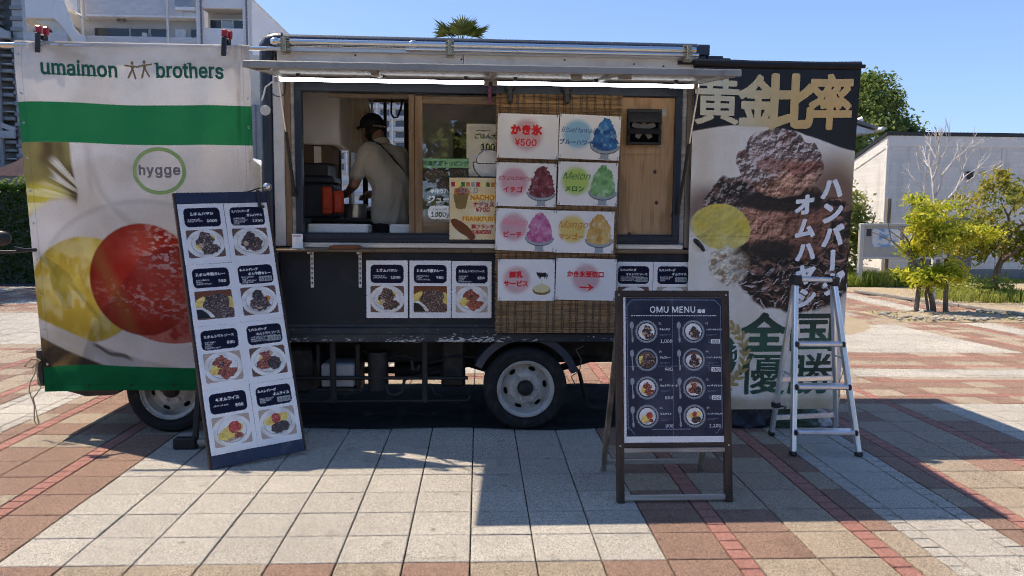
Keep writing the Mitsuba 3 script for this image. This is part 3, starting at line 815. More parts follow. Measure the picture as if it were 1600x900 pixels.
def dish(i):
    """The food of menu item i, in a unit frame: (name, print, outline) from below to above."""
    P, E_, S_, H_, T_, R_ = 'plate_print', 'egg_print', 'stew_print', 'patty_print', 'tomato_print', 'ketchup_print'
    d = {1: [('egg', E_, ell(-.34, -.12, .26, .24)), ('egg', E_, ell(.35, .3, .2, .15)), ('stew', S_, blob(-.02, .16, .52, .42, 3, .28)), ('stew', S_, blob(.2, -.34, .46, .34, 4, .26)), ('rice', 'rice_print', ell(-.28, -.14, .16, .15))],
         2: [('table', 'ink_brown', sbox(-1, -.75, 1, .75)), ('egg', E_, blob(-.72, .05, .28, .46, 6, .2, a=-25)), ('egg', E_, blob(.86, .02, .2, .4, 7, .2)), ('stew', S_, blob(.08, -.08, .68, .74, 8, .16)), ('stew', S_, blob(.6, -.55, .55, .35, 81, .16)),
             ('dark_pan', 'ink_black', Polygon([(-1, -.75), (-1, -.22), (-.72, -.26), (-.3, -.75)])), ('handle', P, Polygon([(-1, -.14), (-.68, -.12), (-.32, -.38), (-.1, -.66), (-.08, -.75), (-.3, -.75), (-.42, -.5), (-.74, -.24), (-1, -.24)]))],
         3: [('egg', E_, ell(-.2, -.08, .56, .32, 22)), ('tomato_sauce', T_, blob(-.04, .22, .44, .36, 12, .26)), ('tomato_sauce', T_, blob(.18, -.36, .5, .32, 13, .26)), ('meat', S_, blob(-.04, .14, .12, .1, 14, .3))],
         4: [('rice', 'rice_print', ell(-.02, -.36, .52, .24, 12)), ('egg', E_, ell(-.08, -.08, .74, .34, 22)), ('ketchup', R_, blob(.16, .14, .34, .33, 15, .12)), ('ketchup', T_, blob(.34, -.34, .24, .17, 16, .2))],
         5: [('egg', E_, ell(-.3, -.12, .22, .2)), ('stew', S_, blob(.05, -.1, .62, .48, 17, .24)), ('patty', H_, blob(-.02, .26, .3, .32, 18, .14)), ('rice', 'rice_print', ell(-.3, -.12, .14, .15))],
         6: [('carrot', 'ink_orange', blob(.46, .06, .2, .16, 20, .2)), ('stew', S_, blob(.0, -.22, .56, .42, 21, .2)), ('patty', H_, blob(-.05, .28, .32, .34, 22, .1)), ('glint', 'rice_print', blob(-.05, -.46, .22, .05, 23, .3))],
         7: [('egg', E_, ell(-.3, .06, .26, .22)), ('tomato_sauce', T_, blob(-.16, -.16, .52, .34, 25, .22)), ('patty', H_, blob(.3, -.16, .4, .38, 26, .12)), ('tomato_sauce', T_, blob(-.08, .3, .34, .24, 27, .3)), ('rice', 'rice_print', blob(.2, .4, .12, .1, 28, .2))],
         8: [('egg', E_, ell(-.04, .18, .72, .3, 10)), ('ketchup', R_, blob(-.06, .24, .26, .28, 29, .08)), ('patty', H_, blob(.0, -.32, .42, .3, 30, .14)), ('patty', H_, blob(.34, -.24, .3, .28, 31, .14))]}
    return d[i]


MENU = {1: (['1.オムハヤシ'], ['HASHED BEEF', 'OMELETTE RICE'], '1000', 0), 2: (['2.オム牛筋カレー'], ['BEEF TENDON', 'CURRY', 'OMELETTE RICE'], '980', 0), 3: (['3.オムトマトソース'], ['VEGETABLE', 'TOMATO', 'SAUCE', 'OMELETTE RICE'], '850', 0),
        4: (['4.オムライス'], ['OMELETTE RICE'], '800', 0), 5: (['5.ハンバーグ', 'オムハヤシ'], ['HASHED BEEF', 'OMELETTE RICE', 'HAMBURGER', 'STEAK'], '1300', 1), 6: (['6.ハンバーグ', 'オム牛筋カレー'], ['BEEF TENDON', 'CURRY', 'OMELETTE RICE', 'HAMBURGER', 'STEAK'], '1280', 2),
        7: (['7.ハンバーグ', 'オムトマトソース'], ['VEGETABLE TOMATO SAUCE', 'OMELETTE RICE', 'HAMBURGER STEAK'], '1150', 2), 8: (['8.ハンバーグ', 'オムライス'], ['OMELETTE RICE', 'HAMBURGER', 'STEAK'], '1100', 2)}
flat('photo_bg', 178, 160, 146)
flat('ink_sticker', 150, 158, 160)


def menu_sheet(key, f, w, h, i):
    """Everything printed on one menu sheet, as children of key; f has its origin in the sheet's lower left corner."""
    t, en, price, patch = MENU[i]
    f.decal(f'{key}__name_plate', rrect(.105 * w, .90 * w, .61 * h, .925 * h, .10 * w), 'ink_navy', 1)
    gs = []
    if len(t) == 1:
        s = min(.088, .70 / (len(t[0]) - .5)) * w
        gs.append(text(t[0], s, .5 * w, .805 * h, 4, anchor='c'))
    else:
        gs.append(text(t[0], .072 * w, .15 * w, .838 * h, 4))
        gs.append(text(t[1], min(.076, .55 / len(t[1])) * w, .86 * w, .765 * h, 4, anchor='r'))
    for k, l in enumerate(en):
        gs.append(text(l, .040 * w, .17 * w, (.735 if len(t) == 1 else .735) * h - k * .031 * h - .012 * h, 1, 'la', track=.02))
    if patch < 2:
        gs.append(text(price, .085 * w, .82 * w, .685 * h, 4, 'la', 'r', track=.06))
    f.decal(f'{key}__lettering', unary_union(gs), 'ink_white', 2)
    if patch:
        f.decal(f'{key}__price_sticker', rrect(.56 * w, .865 * w, .645 * h, .73 * h, .006 * w), 'ink_sticker' if patch == 2 else 'ink_navy', 2.6)
        f.decal(f'{key}__price', text(price, .088 * w, .72 * w, .662 * h, 2, 'la', 'c', track=.08), 'ink_black' if patch == 2 else 'ink_white', 3.4)
    photo = rrect(.10 * w, .905 * w, .10 * h, .56 * h, .035 * w)
    f.decal(f'{key}__photo', photo, 'photo_bg' if i in (3, 4, 8) else 'table_print', 1)
    cx, cy, r = .50 * w, .335 * h, .40 * w
    tf = lambda g: affinity.translate(affinity.scale(g, r, r, origin=(0, 0)), cx, cy)
    L = 2
    if i != 2:
        f.decal(f'{key}__plate', ell(cx, cy - .01 * h, r * 1.04, r * .86).intersection(photo), 'plate_print', 1.6)
        f.decal(f'{key}__plate_rim', ell(cx, cy - .01 * h, r * .80, r * .66).difference(ell(cx, cy - .005 * h, r * .775, r * .635)).intersection(photo), 'ink_grey', 2.0)
    for k, (nm, m, g) in enumerate(dish(i)):
        f.decal(f'{key}__{nm}', tf(g).intersection(photo), m, L + .5 + .6 * k)


# ------------------------------------------------------------------ the tall blue board leaning at the left
BA, PHI, SIDE, BW, BH = .528, .30, -.042, .578, 1.768
e_ = np.array([math.cos(BA), math.sin(BA), 0])
b_ = np.array([-math.sin(BA), math.cos(BA), 0])
up_ = math.cos(PHI) * (math.cos(SIDE) * np.array([0, 0, 1.0]) + math.sin(SIDE) * e_) + math.sin(PHI) * b_
ex_ = e_ - up_ * (e_ @ up_)
ex_ /= np.linalg.norm(ex_)
mat('board_blue', worn([0.011, 0.022, 0.062], 0.25, 7, (0.10, 0.11, 0.13), 0.45), 0.5)
bd = Face((-1.976, -.823, .004), ex_, up_, TR)
B = thing('menu_board', 'tall blue-framed board with eight menu sheets leaning against the truck', 'menu board')
bd.plate(B + '__panel', 0, BW, 0, BH, .022, 'board_blue', .004)
bd.plate(B + '__frame_edge', -.014, 0, 0, BH, .03, 'wood_old', .003)
bd.plate(B + '__frame_edge', BW, BW + .014, 0, BH, .03, 'wood_old', .003)
bd.plate(B + '__bottom_rail', 0, BW, .0, .075, -.004, 'board_blue', .002)
f2 = bd.sub(0, 0, .0045)
f2.plate(B + '__bottom_rail', 0.002, BW - .002, .002, .075, .004, 'board_blue', .003)
f2.plate(B + '__top_rail', 0.002, BW - .002, 1.695, BH - .002, .004, 'board_blue', .003)
cw, ch = (BW - .012) / 2, (1.69 - .08) / 4
for c in range(2):
    for r in range(4):
        i = c * 4 + r + 1
        f3 = bd.sub(.005 + c * (cw + .002), .08 + (3 - r) * ch, .003, (-.004, .003, .002, -.003)[r] * (1 if c else -1))
        k = f3.plate(f'{B}__menu_sheet', -.0007, cw + .0007, -.0005, ch - .0012, .0022, 'paper', .0008)
        menu_sheet(k, f3.sub(0, 0, .0002), cw, ch, i)
cl_ = bd.sub(BW - .055, BH - .09, .03)
put(B + '__clip', cat(cl_.solid(boxm(-.01, .012, -.015, .095, -.028, -.008, .004)), cl_.solid(boxm(-.007, .009, .02, .10, -.052, -.03, .004)), cl_.solid(boxm(-.012, .03, -.03, -.012, -.03, -.012, .003))), 'black_plastic', TR)
lg = lambda p, q, w=.03: beam(p, q, w, w, .004)
put(B + '__support_leg', lg((-2.235, -.36, .05), (-2.22, -.14, .92), .035), 'black_steel', TR)
put(B + '__foot', boxm(-2.37, -2.22, -.40, -.33, .0, .075, .008), 'black_steel', TR)
put(B + '__foot', boxm(-2.218, -2.12, -.385, -.34, .028, .062, .004), 'alu_dull', TR)
ck = put('board_cord', tube([(-1.80, -.105, 1.745), (-1.85, -.10, 1.735), (-1.92, -.105, 1.71), (-1.98, -.12, 1.70)], .005, 6), 'black_plastic', TR)
tag(ck, 'thin black cord tying the tall blue board to the truck corner', 'cord')

# ------------------------------------------------------------------ menu sheets on the truck's side
for i, u0, z0, lab in ((1, -1.141, .829, 'laminated menu sheet priced 1000 on the truck side, left of three'), (2, -.836, .829, 'laminated curry menu sheet priced 980 on the truck side, middle of three'), (3, -.537, .829, 'laminated menu sheet priced 850 on the truck side, beside the reed blind'),
                       (7, .628, .829, 'menu sheet priced 1150 on the truck side, just right of the reed blind'), (8, .915, .829, 'menu sheet priced 1100 on the truck side, at its right end')):
    k = thing('menu_poster', lab, 'poster')
    w, h = (.293, .411) if i < 3 else (.284, .409)
    f = FU(u0, -.006, z0)
    f.plate(k + '__sheet', 0, w, 0, h, .003, 'paper', .0008)
    menu_sheet(k, f.sub(0, 0, .0002), w, h, i)

# ------------------------------------------------------------------ reed blind with the eight shaved-ice signs
BL = thing('reed_blind', 'brown split-reed blind hanging from the window top, dark thread lines down it', 'blind')
BU0, BU1, BZ0, BZ1 = -.228, .628, .735, 2.412


def blind_v(z):
    return -.034 - .034 * np.clip((2.40 - z) / .35, 0, 1) ** 1.0 - .004 * np.sin(z * 9)


def reed_fn(p, n, uv):
    r = cell_rand(dr.floor(p.z / 0.0052), 3)
    a = noise(p.x * 9, p.z * 190)
    c = mix((0.36, 0.225, 0.105), (0.13, 0.07, 0.03), smoothstep(0.35, 0.95, r * 0.65 + 0.5 * a))
    return c * (0.72 + 0.56 * fbm(p.x * 5, p.z * 30, 0, 3))


mat('reed', reed_fn, 0.55)
rr = np.random.RandomState(3)
ms = []
for k in range(int((BZ1 - BZ0) / .0052)):
    z = BZ0 + k * .0052
    o = rr.normal(0, .004, 2)
    us = np.linspace(BU0 + o[0], BU1 + o[1] + .028 * (z > 2.2), 5)
    ms.append(tube(np.stack([us, blind_v(z) + rr.normal(0, .0012, 5), z + rr.normal(0, .0011, 5)], 1), .0031, 5, False))
put(BL + '__reeds', cat(*ms), 'reed', TR, label='thin brown horizontal reeds', kind='stuff')
for u in np.arange(BU0 + .03, BU1, .055):
    zs = np.linspace(BZ0 - .004, BZ1, 24)
    d = .010 * math.sin(u * 40)
    for q in (0, .011):
        put(BL + '__thread', tube(np.stack([u + d * (zs - 1.5) + q + rr.normal(0, .0016, 24), blind_v(zs) - .0042, zs], 1), .0019, 5, False), 'black_plastic', TR)
for u, lab in ((-.135, 'black plastic clamp over the reed blind top, left of two'), (.262, 'black plastic clamp over the reed blind top, right of two')):
    k = thing('clamp', lab, 'clamp')
    put(k + '__jaw', cat(boxm(u - .022, u + .022, -.075, -.045, 2.37, 2.478, .008), boxm(u - .036, u + .036, -.072, -.03, 2.425, 2.482, .010)), 'black_plastic', TR)
    put(k + '__grip', boxm(u - .016, u + .018, -.085, -.06, 2.34, 2.40, .006), 'black_plastic', TR)
    put(k + '__rear_jaw', boxm(u - .02, u + .02, -.03, -.022, 2.36, 2.47, .003), 'black_plastic', TR)
tcord = put('tie_ribbon', cat(boxm(-.287, -.262, -.045, -.036, 2.33, 2.46, .004), *[boxm(-.291, -.258, -.05, -.034, z, z + .014, .004) for z in (2.335, 2.365, 2.40, 2.43)]), 'dull_cord', TR)
tag(tcord, 'dull red cord hanging from the lamp joint above the sliding window', 'cord')


def halo(c, name):
    c = mi.Color3f(c)
    w = mi.Color3f(0.80, 0.80, 0.805)

    def fn(p, n, uv):
        r = dr.sqrt(uv.x * uv.x + uv.y * uv.y)
        return mix(c, w, smoothstep(0.62, 1.0, r))
    return mat(name, fn, 0.22)


halo((0.62, 0.40, 0.42), 'halo_red')
halo((0.26, 0.48, 0.66), 'halo_blue')
halo((0.42, 0.58, 0.14), 'halo_green')
halo((0.66, 0.52, 0.16), 'halo_yellow')
halo((0.60, 0.36, 0.42), 'halo_pink')


def ice(c1, c2, c3, name):
    def fn(p, n, uv):
        a = fbm(p.x * 26, p.y * 26, p.z * 20, 4)
        b = smoothstep(0.52, 0.75, fbm(p.x * 48 + 3, p.y * 40, p.z * 34, 3))
        return mix(mix(c1, c2, smoothstep(0.3, 0.68, a)), mi.Color3f(c3), b * 0.75)
    return mat(name, fn, 0.35)


ice((0.015, 0.07, 0.24), (0.035, 0.17, 0.42), (0.20, 0.42, 0.62), 'ice_blue')
ice((0.10, 0.010, 0.020), (0.22, 0.04, 0.06), (0.40, 0.22, 0.26), 'ice_wine')
ice((0.10, 0.26, 0.09), (0.22, 0.46, 0.18), (0.50, 0.66, 0.46), 'ice_green')
ice((0.42, 0.06, 0.22), (0.58, 0.22, 0.42), (0.66, 0.48, 0.58), 'ice_pink')
ice((0.50, 0.26, 0.05), (0.64, 0.44, 0.14), (0.70, 0.62, 0.44), 'ice_amber')
flat('glass_print', 150, 160, 170)
flat('box_print', 84, 88, 96)
flat('cream_print', 214, 204, 160)


def uvdecal(f, key, cx, cy, r, m, layer, n=40):
    a = np.arange(n) * 2 * np.pi / n
    l = np.vstack([[0, 0], np.stack([np.cos(a), np.sin(a)], 1)])
    P = f.o + (cx + r * l[:, :1]) * f.ex + (cy + r * l[:, 1:]) * f.ey + f.en * .0005 * layer
    j = np.arange(n)
    return put(key, trimesh.Trimesh(P, np.stack([j * 0, 1 + j, 1 + (j + 1) % n], 1), process=False), m, f.frame, uv=l)


def spike(cx, cy, rx, ry, seed):
    g = blob(cx, cy, rx, ry, seed, .14, 60)
    h = Polygon([(cx - rx, cy - ry * .8), (cx - rx * .72, cy + ry * .35), (cx - rx * .2, cy + ry * 1.02), (cx + rx * .28, cy + ry * .95), (cx + rx * .75, cy + ry * .3), (cx + rx, cy - ry * .8)])
    return g.intersection(h.buffer(ry * .1)).union(h.intersection(g.buffer(.004)))


def sign(u0, z0, w, h, ang, lab, v, draw):
    k = thing('ice_sign', lab, 'sign')
    f = FU(u0, v, z0).sub(0, 0, 0, ang)
    f.plate(k + '__sheet', 0, w, 0, h, .002, 'paper', .0006)
    for (x, y) in ((.01, h - .008), (w - .012, h - .008), (.012, .006), (w - .01, .006)):
        put(k + '__tie', f.solid(boxm(x - .0015, x + .0015, y - .012, y + .018, .0, .003)), 'black_plastic', f.frame)
    draw(k, f.sub(0, 0, .0002), w, h)
    return k


def cup(k, f, cx, h, w, m, seed):
    rx = .215 * w
    cx = min(cx, w - rx * 1.10 - .004)
    sheet = sbox(.004, .004, w - .003, h - .004)
    top = ell(cx, .33 * h, rx * 1.14, .20 * h)
    bowl = top.intersection(sbox(-9, -9, 9, .34 * h))
    f.decal(k + '__dish', bowl.union(Polygon([(cx - rx * .34, .17 * h), (cx + rx * .34, .17 * h), (cx + rx * .30, .0125 * h), (cx - rx * .30, .0125 * h)])).intersection(sheet), 'glass_print', 2)
    half = ((.20, .62), (.27, .96), (.38, 1.0), (.50, .90), (.60, .84), (.70, .72), (.79, .55), (.87, .36), (.93, .16))
    rng = np.random.RandomState(seed)
    lean = rng.uniform(-.12, .12)
    side = lambda q: [(cx + q * rx * x * rng.uniform(.90, 1.06) + lean * rx * (y - .3), y * h) for y, x in half]
    prof = Polygon(side(-1) + side(1)[::-1]).buffer(0)
    edge = np.array(prof.exterior.segmentize(.012).coords)[:, :2]
    bumps = [Point(x, y).buffer(rng.uniform(.006, .013), 4) for x, y in edge + rng.normal(0, .002, edge.shape)]
    f.decal(k + '__ice', unary_union([prof] + bumps).buffer(-.006).intersection(sheet), m, 3)
    rim = top.difference(ell(cx, .36 * h, rx * 1.06, .15 * h)).intersection(sbox(-9, -9, 9, .34 * h)).union(ell(cx, .03 * h, rx * .46, .02 * h))
    f.decal(k + '__dish_front', rim.intersection(sheet), 'glass_print', 3.6)
    f.decal(k + '__dish_rim', top.difference(ell(cx, .335 * h, rx * 1.10, .185 * h)).intersection(sbox(-9, -9, 9, .34 * h)).intersection(sheet), 'box_print', 4.2)


def flavour(halo_m, ink, latin, kana, ice_m, kink, seed, cx=.73):
    def draw(k, f, w, h):
        uvdecal(f, k + '__halo', .30 * w, .56 * h, .40 * h, halo_m, 1)
        f.decal(k + '__script', text(latin, .15 * h if len(latin) > 7 else .22 * h, .30 * w, .60 * h, 0, 'la', 'c', slant=.35), ink, 2)
        f.decal(k + '__lettering', text(kana, (.125 if len(kana) > 4 else .15) * h, .28 * w, .33 * h, 4, anchor='c', track=.04), kink, 2.5)
        cup(k, f, cx * w, h, w, ice_m, seed)
    return draw


def price_sign(k, f, w, h):
    uvdecal(f, k + '__halo', .48 * w, .53 * h, .43 * h, 'halo_red', 1)
    f.decal(k + '__lettering', [text('かき氷', .235 * h, .47 * w, .56 * h, 6, anchor='c', track=.03), text('¥500', .20 * h, .47 * w, .29 * h, 2, 'la', 'c')], 'ink_red', 2)


def milk_sign(k, f, w, h):
    uvdecal(f, k + '__halo', .33 * w, .5 * h, .40 * h, 'halo_red', 1)
    f.decal(k + '__lettering', [text('練乳', .165 * h, .32 * w, .57 * h, 5, anchor='c'), text('サービス', .15 * h, .32 * w, .36 * h, 5, anchor='c')], 'ink_red', 2)
    cow = unary_union([rrect(.70 * w, .86 * w, .58 * h, .68 * h, .01), Polygon([(.68 * w, .70 * h), (.74 * w, .68 * h), (.73 * w, .60 * h), (.69 * w, .61 * h)])] + [sbox(x * w, .53 * h, (x + .012) * w, .60 * h) for x in (.72, .745, .82, .845)] + [Polygon([(.86 * w, .67 * h), (.885 * w, .62 * h), (.88 * w, .55 * h), (.87 * w, .6 * h)])])
    f.decal(k + '__cow_picture', cow, 'ink_black', 2)
    f.decal(k + '__milk_dish', ell(.77 * w, .26 * h, .16 * w, .12 * h), 'ink_khaki', 1.5)
    f.decal(k + '__milk', ell(.77 * w, .30 * h, .15 * w, .10 * h).union(sbox(.772 * w, .3 * h, .785 * w, .52 * h)).union(blob(.78 * w, .36 * h, .06 * w, .06 * h, 44)), 'cream_print', 2.5)


def pick_sign(k, f, w, h):
    uvdecal(f, k + '__halo', .5 * w, .53 * h, .41 * h, 'halo_red', 1)
    f.decal(k + '__lettering', text('かき氷受取口', .15 * h, .49 * w, .57 * h, 5, anchor='c'), 'ink_red', 2)
    f.decal(k + '__arrow', unary_union([sbox(.40 * w, .29 * h, .58 * w, .325 * h), Polygon([(.545 * w, .40 * h), (.63 * w, .31 * h), (.545 * w, .22 * h), (.535 * w, .245 * h), (.585 * w, .31 * h), (.535 * w, .375 * h)])]), 'ink_red', 2)


SV = -.083
sign(-.224, 1.963, .425, .305, -.022, 'white shaved-ice sign with a red price of 500 yen, top left on the blind', SV, price_sign)
sign(.205, 1.965, .428, .305, -.035, 'white sign with a blue shaved ice, top right on the blind', SV, flavour('halo_blue', 'ink_blue', 'BlueHawaii', 'ブルーハワイ', 'ice_blue', 'ink_blue', 51, .78))
sign(-.230, 1.630, .420, .302, -.018, 'white sign with a dark red strawberry ice, under the 500 yen sign', SV, flavour('halo_pink', 'ink_wine', 'strawberry', 'イチゴ', 'ice_wine', 'ink_red', 52, .78))
sign(.202, 1.640, .420, .302, -.02, 'white sign with a green melon ice, under the blue ice sign', SV, flavour('halo_green', 'ink_green', 'Melon', 'メロン', 'ice_green', 'ink_green', 53, .76))
sign(-.232, 1.322, .417, .292, -.03, 'white sign with a pink peach ice, under the strawberry sign', SV, flavour('halo_pink', 'ink_pink', 'Peach', 'ピーチ', 'ice_pink', 'ink_red', 54, .74))
sign(.185, 1.305, .420, .295, -.012, 'white sign with an amber mango ice, under the melon sign', SV, flavour('halo_yellow', 'ink_orange', 'Mango', 'マンゴー', 'ice_amber', 'ink_orange', 55, .76))
sign(-.212, .963, .402, .294, -.002, 'white sign with a cow silhouette and red letters, bottom left on the blind', SV, milk_sign)
sign(.196, .972, .430, .296, -.02, 'white sign with a red arrow, bottom right on the blind', SV, pick_sign)

# ------------------------------------------------------------------ the three posters in the window
k = thing('snack_poster', 'yellow snack poster with nachos and sausage hung in front of the window', 'poster')
f = FU(-.553, -.034, 1.392)
w, h = .330, .432
mat('snack_bg', lambda p, n, uv: mix((0.74, 0.58, 0.30), (0.76, 0.70, 0.52), smoothstep(0.3, 0.7, fbm(p.x * 7, p.y, p.z * 7, 2))), 0.25)
f.plate(k + '__backing', -.004, w + .003, -.016, h + .012, .004, 'black_plastic', .001)
f1 = f.sub(0, 0, .0022)
f1.plate(k + '__sheet', 0, w, 0, h, .002, 'snack_bg', .0006)
f1 = f1.sub(0, 0, .0002)
for q in range(9):
    f1.decal(k + '__check_strip', sbox(.012 + q * .035, h - .062, .012 + q * .035 + .026, h - .030), ('ink_wine', 'ink_yellow', 'ink_green', 'ink_orange', 'ink_grey')[q % 5], 1)
f1.decal(k + '__band', sbox(.15, .272, w - .005, .318).union(sbox(.10, .125, w - .005, .168)), 'ink_yellow', 1)
f1.decal(k + '__nachos', blob(.085, .325, .055, .045, 61, .2), 'ink_orange', 1.5)
f1.decal(k + '__nacho_sauce', blob(.085, .335, .035, .025, 62, .3), 'tomato_print', 2)
f1.decal(k + '__cup', Polygon([(.025, .315), (.135, .315), (.115, .225), (.045, .225)]).union(ell(.08, .225, .035, .012)), 'ink_khaki', 1.8)
f1.decal(k + '__sausage', blob(.09, .08, .10, .034, 63, .06, a=-38).union(blob(.155, .02, .03, .02, 64, .1)), 'ink_brown', 2)
f1.decal(k + '__lettering', list([text('NACHOS', .046, .245, .278, 4, 'la', 'c'), text('FRANKFURT', .041, .212, .130, 4, 'la', 'c')]), 'ink_orange', 2)
f1.decal(k + '__lettering', list([text('ナチョス', .038, .24, .233, 5, anchor='c'), text('¥700', .040, .235, .196, 4, 'la', 'c'), text('豚フランク', .032, .235, .080, 5, anchor='c'), text('1本¥500', .036, .225, .040, 5, anchor='c')]), 'ink_wine', 2.5)
f1.decal(k + '__scribble', unary_union([text('SOLD', .052, .06, .325, 1, 'la', slant=.2), text('OUT', .048, .20, .245, 1, 'la', slant=.2)]), 'ink_grey', 3.5)

k = thing('topping_poster', 'dark poster with a green heading behind the sliding window glass', 'poster')
f = FU(-.741, .023, 1.523)
w, h = .322, .44
f.plate(k + '__sheet', 0, w, 0, h, .002, 'ink_black', .0006)
f1 = f.sub(0, 0, .0002)
f1.decal(k + '__heading_band', sbox(0, h - .068, w, h - .004), 'ink_mint', 1)
f1.decal(k + '__heading', text('数量限定トッピング', .036, w / 2, h - .05, 4, anchor='c'), 'ink_teal', 2)
f1.decal(k + '__meatball', blob(.085, .315, .075, .055, 71, .1), 'stew_print', 1)
f1.decal(k + '__meatball', blob(.235, .315, .075, .055, 72, .1), 'stew_print', 1)
f1.decal(k + '__sauce', blob(.16, .265, .13, .06, 73, .1), 'patty_print', 2)
f1.decal(k + '__lettering', list([text('手作りハンバーグ', .033, .05, .195, 5), text('ジューシー', .055, .03, .130, 5)]), 'ink_white', 2.5)
f1.decal(k + '__bubble', rrect(.035, .22, .01, .105, .04), 'ink_white', 2)
f1.decal(k + '__price', text('1000yen', .042, .055, .028, 5, 'la').union(text('ハンバーグ', .02, .07, .075, 1)), 'ink_black', 3)

k = thing('rice_poster', 'cream poster with a drawn rice bowl behind the sliding window glass', 'poster')
f = FU(-.435, .027, 1.83)
w, h = .30, .375
f.plate(k + '__sheet', 0, w, 0, h, .002, 'paper_cream', .0006)
f1 = f.sub(0, 0, .0002)
f1.decal(k + '__lettering', list([text('ごはん大盛り', .040, .055, .275, 4), text('100円', .062, .10, .19, 4), sbox(.06, .325, .17, .330)]), 'ink_black', 1)
bowl = ell(.165, .10, .115, .11).intersection(sbox(0, 0, 1, .105))
f1.decal(k + '__bowl', bowl.buffer(.006), 'ink_black', 1)
f1.decal(k + '__bowl_fill', bowl.buffer(-.002), 'ink_white', 1.6)
mound = blob(.165, .125, .088, .07, 77, .05).intersection(sbox(0, .10, 1, 1))
f1.decal(k + '__rice', mound.buffer(.005), 'ink_black', 2.2)
f1.decal(k + '__rice', mound.buffer(-.001), 'ink_white', 2.8)

# ------------------------------------------------------------------ the A-frame board
AP = .1558
af = Face((.7175, -1.466, .002), (1, 0, 0), (0, math.sin(AP), math.cos(AP)), TR)
A = thing('a_frame_sign', 'dark wooden A-frame board with a navy menu of round plates', 'sign')
for s in (-1, 1):
    m = beam((s * .301, 0, -.018), (s * .299, 1.165, -.018), .042, .036, .004)
    put(A + '__stile', af.solid(m), 'wood_old', TR)
rail = lambda y0, y1, th, m, x0=-.284, x1=.284: af.plate(A + '__rail', x0, x1, y0, y1, th, m, .003)
af.sub(0, 0, -.003).plate(A + '__rail', -.284, .284, 1.128, 1.164, .03, 'wood_old_rail', .003)
af.sub(0, 0, -.003).plate(A + '__rail', -.284, .284, .298, .324, .03, 'wood_old_rail', .003)
af.sub(0, 0, -.002).plate(A + '__rail', -.284, .284, .273, .297, .026, 'wood_pale', .003)
af.sub(0, 0, -.006).plate(A + '__rail', -.284, .284, .012, .040, .024, 'wood_pale', .003)
put(A + '__screw', cat(*[af.solid(tube([(s * .302, y, -.001), (s * .302, y, .0015)], .005, 8)) for s in (-1, 1) for y in (.31, 1.14)]), 'alu', TR)
af.sub(0, 0, -.010).plate(A + '__backboard', -.284, .284, .322, 1.13, .010, 'wood_pale', .001)
mat('chalk_navy', lambda p, n, uv: mix((0.022, 0.027, 0.050), (0.055, 0.062, 0.094), smoothstep(0.35, 0.8, fbm(p.x * 6, p.y * 6, p.z * 6, 4))), 0.35, spec=.25)
am = af.sub(0, 0, -.0085)
am.plate(A + '__white_edge', -.279, -.265, .326, 1.127, .0012, 'paper')
am.plate(A + '__white_edge', -.264, .279, .326, .359, .0012, 'paper')
mk = am.plate(A + '__menu_sheet', -.264, .279, .360, 1.126, .001, 'chalk_navy')
q = am.sub(-.264, .360, .0002)
W_, H_ = .543, .766
ln = lambda *p, t=.0016: shapely.linestrings(p).buffer(t)
q.decal(mk + '__border', unary_union([ln((.008, .04), (.008, H_ - .045), (.038, H_ - .014), (W_ - .04, H_ - .014), (W_ - .008, H_ - .045), (W_ - .008, .04)), ln((.012, .05), (.045, .012)), ln((W_ - .012, .05), (W_ - .045, .012))]), 'ink_line', 1)
q.decal(mk + '__title', unary_union([text('OMU MENU', .045, .135, H_ - .084, 1, 'la', sx=1.0, track=.02), text('船橋', .022, .405, H_ - .084, 3), *[sbox(x, H_ - .104, x + .010, H_ - .100) for x in np.arange(.03, W_ - .03, .0135)]]), 'ink_white', 1)
q.decal(mk + '__crease', ln((.262, 0), (.262, H_), t=.0009).union(ln((0, .385), (W_, .385), t=.0009)), 'ink_line', .6)
NM = {1: 'オムハヤシ', 2: 'オムカレー', 3: 'オムトマトソース', 4: 'オムライス', 5: 'ハンバーグオムハヤシ', 6: 'ハンバーグオムカレー', 7: 'ハンバーグオムトマト', 8: 'ハンバーグオムライス'}
PR = {1: '1,000', 2: '980', 3: '850', 4: '800', 5: '1,300', 6: '1,280', 7: '1,150', 8: '1,100'}
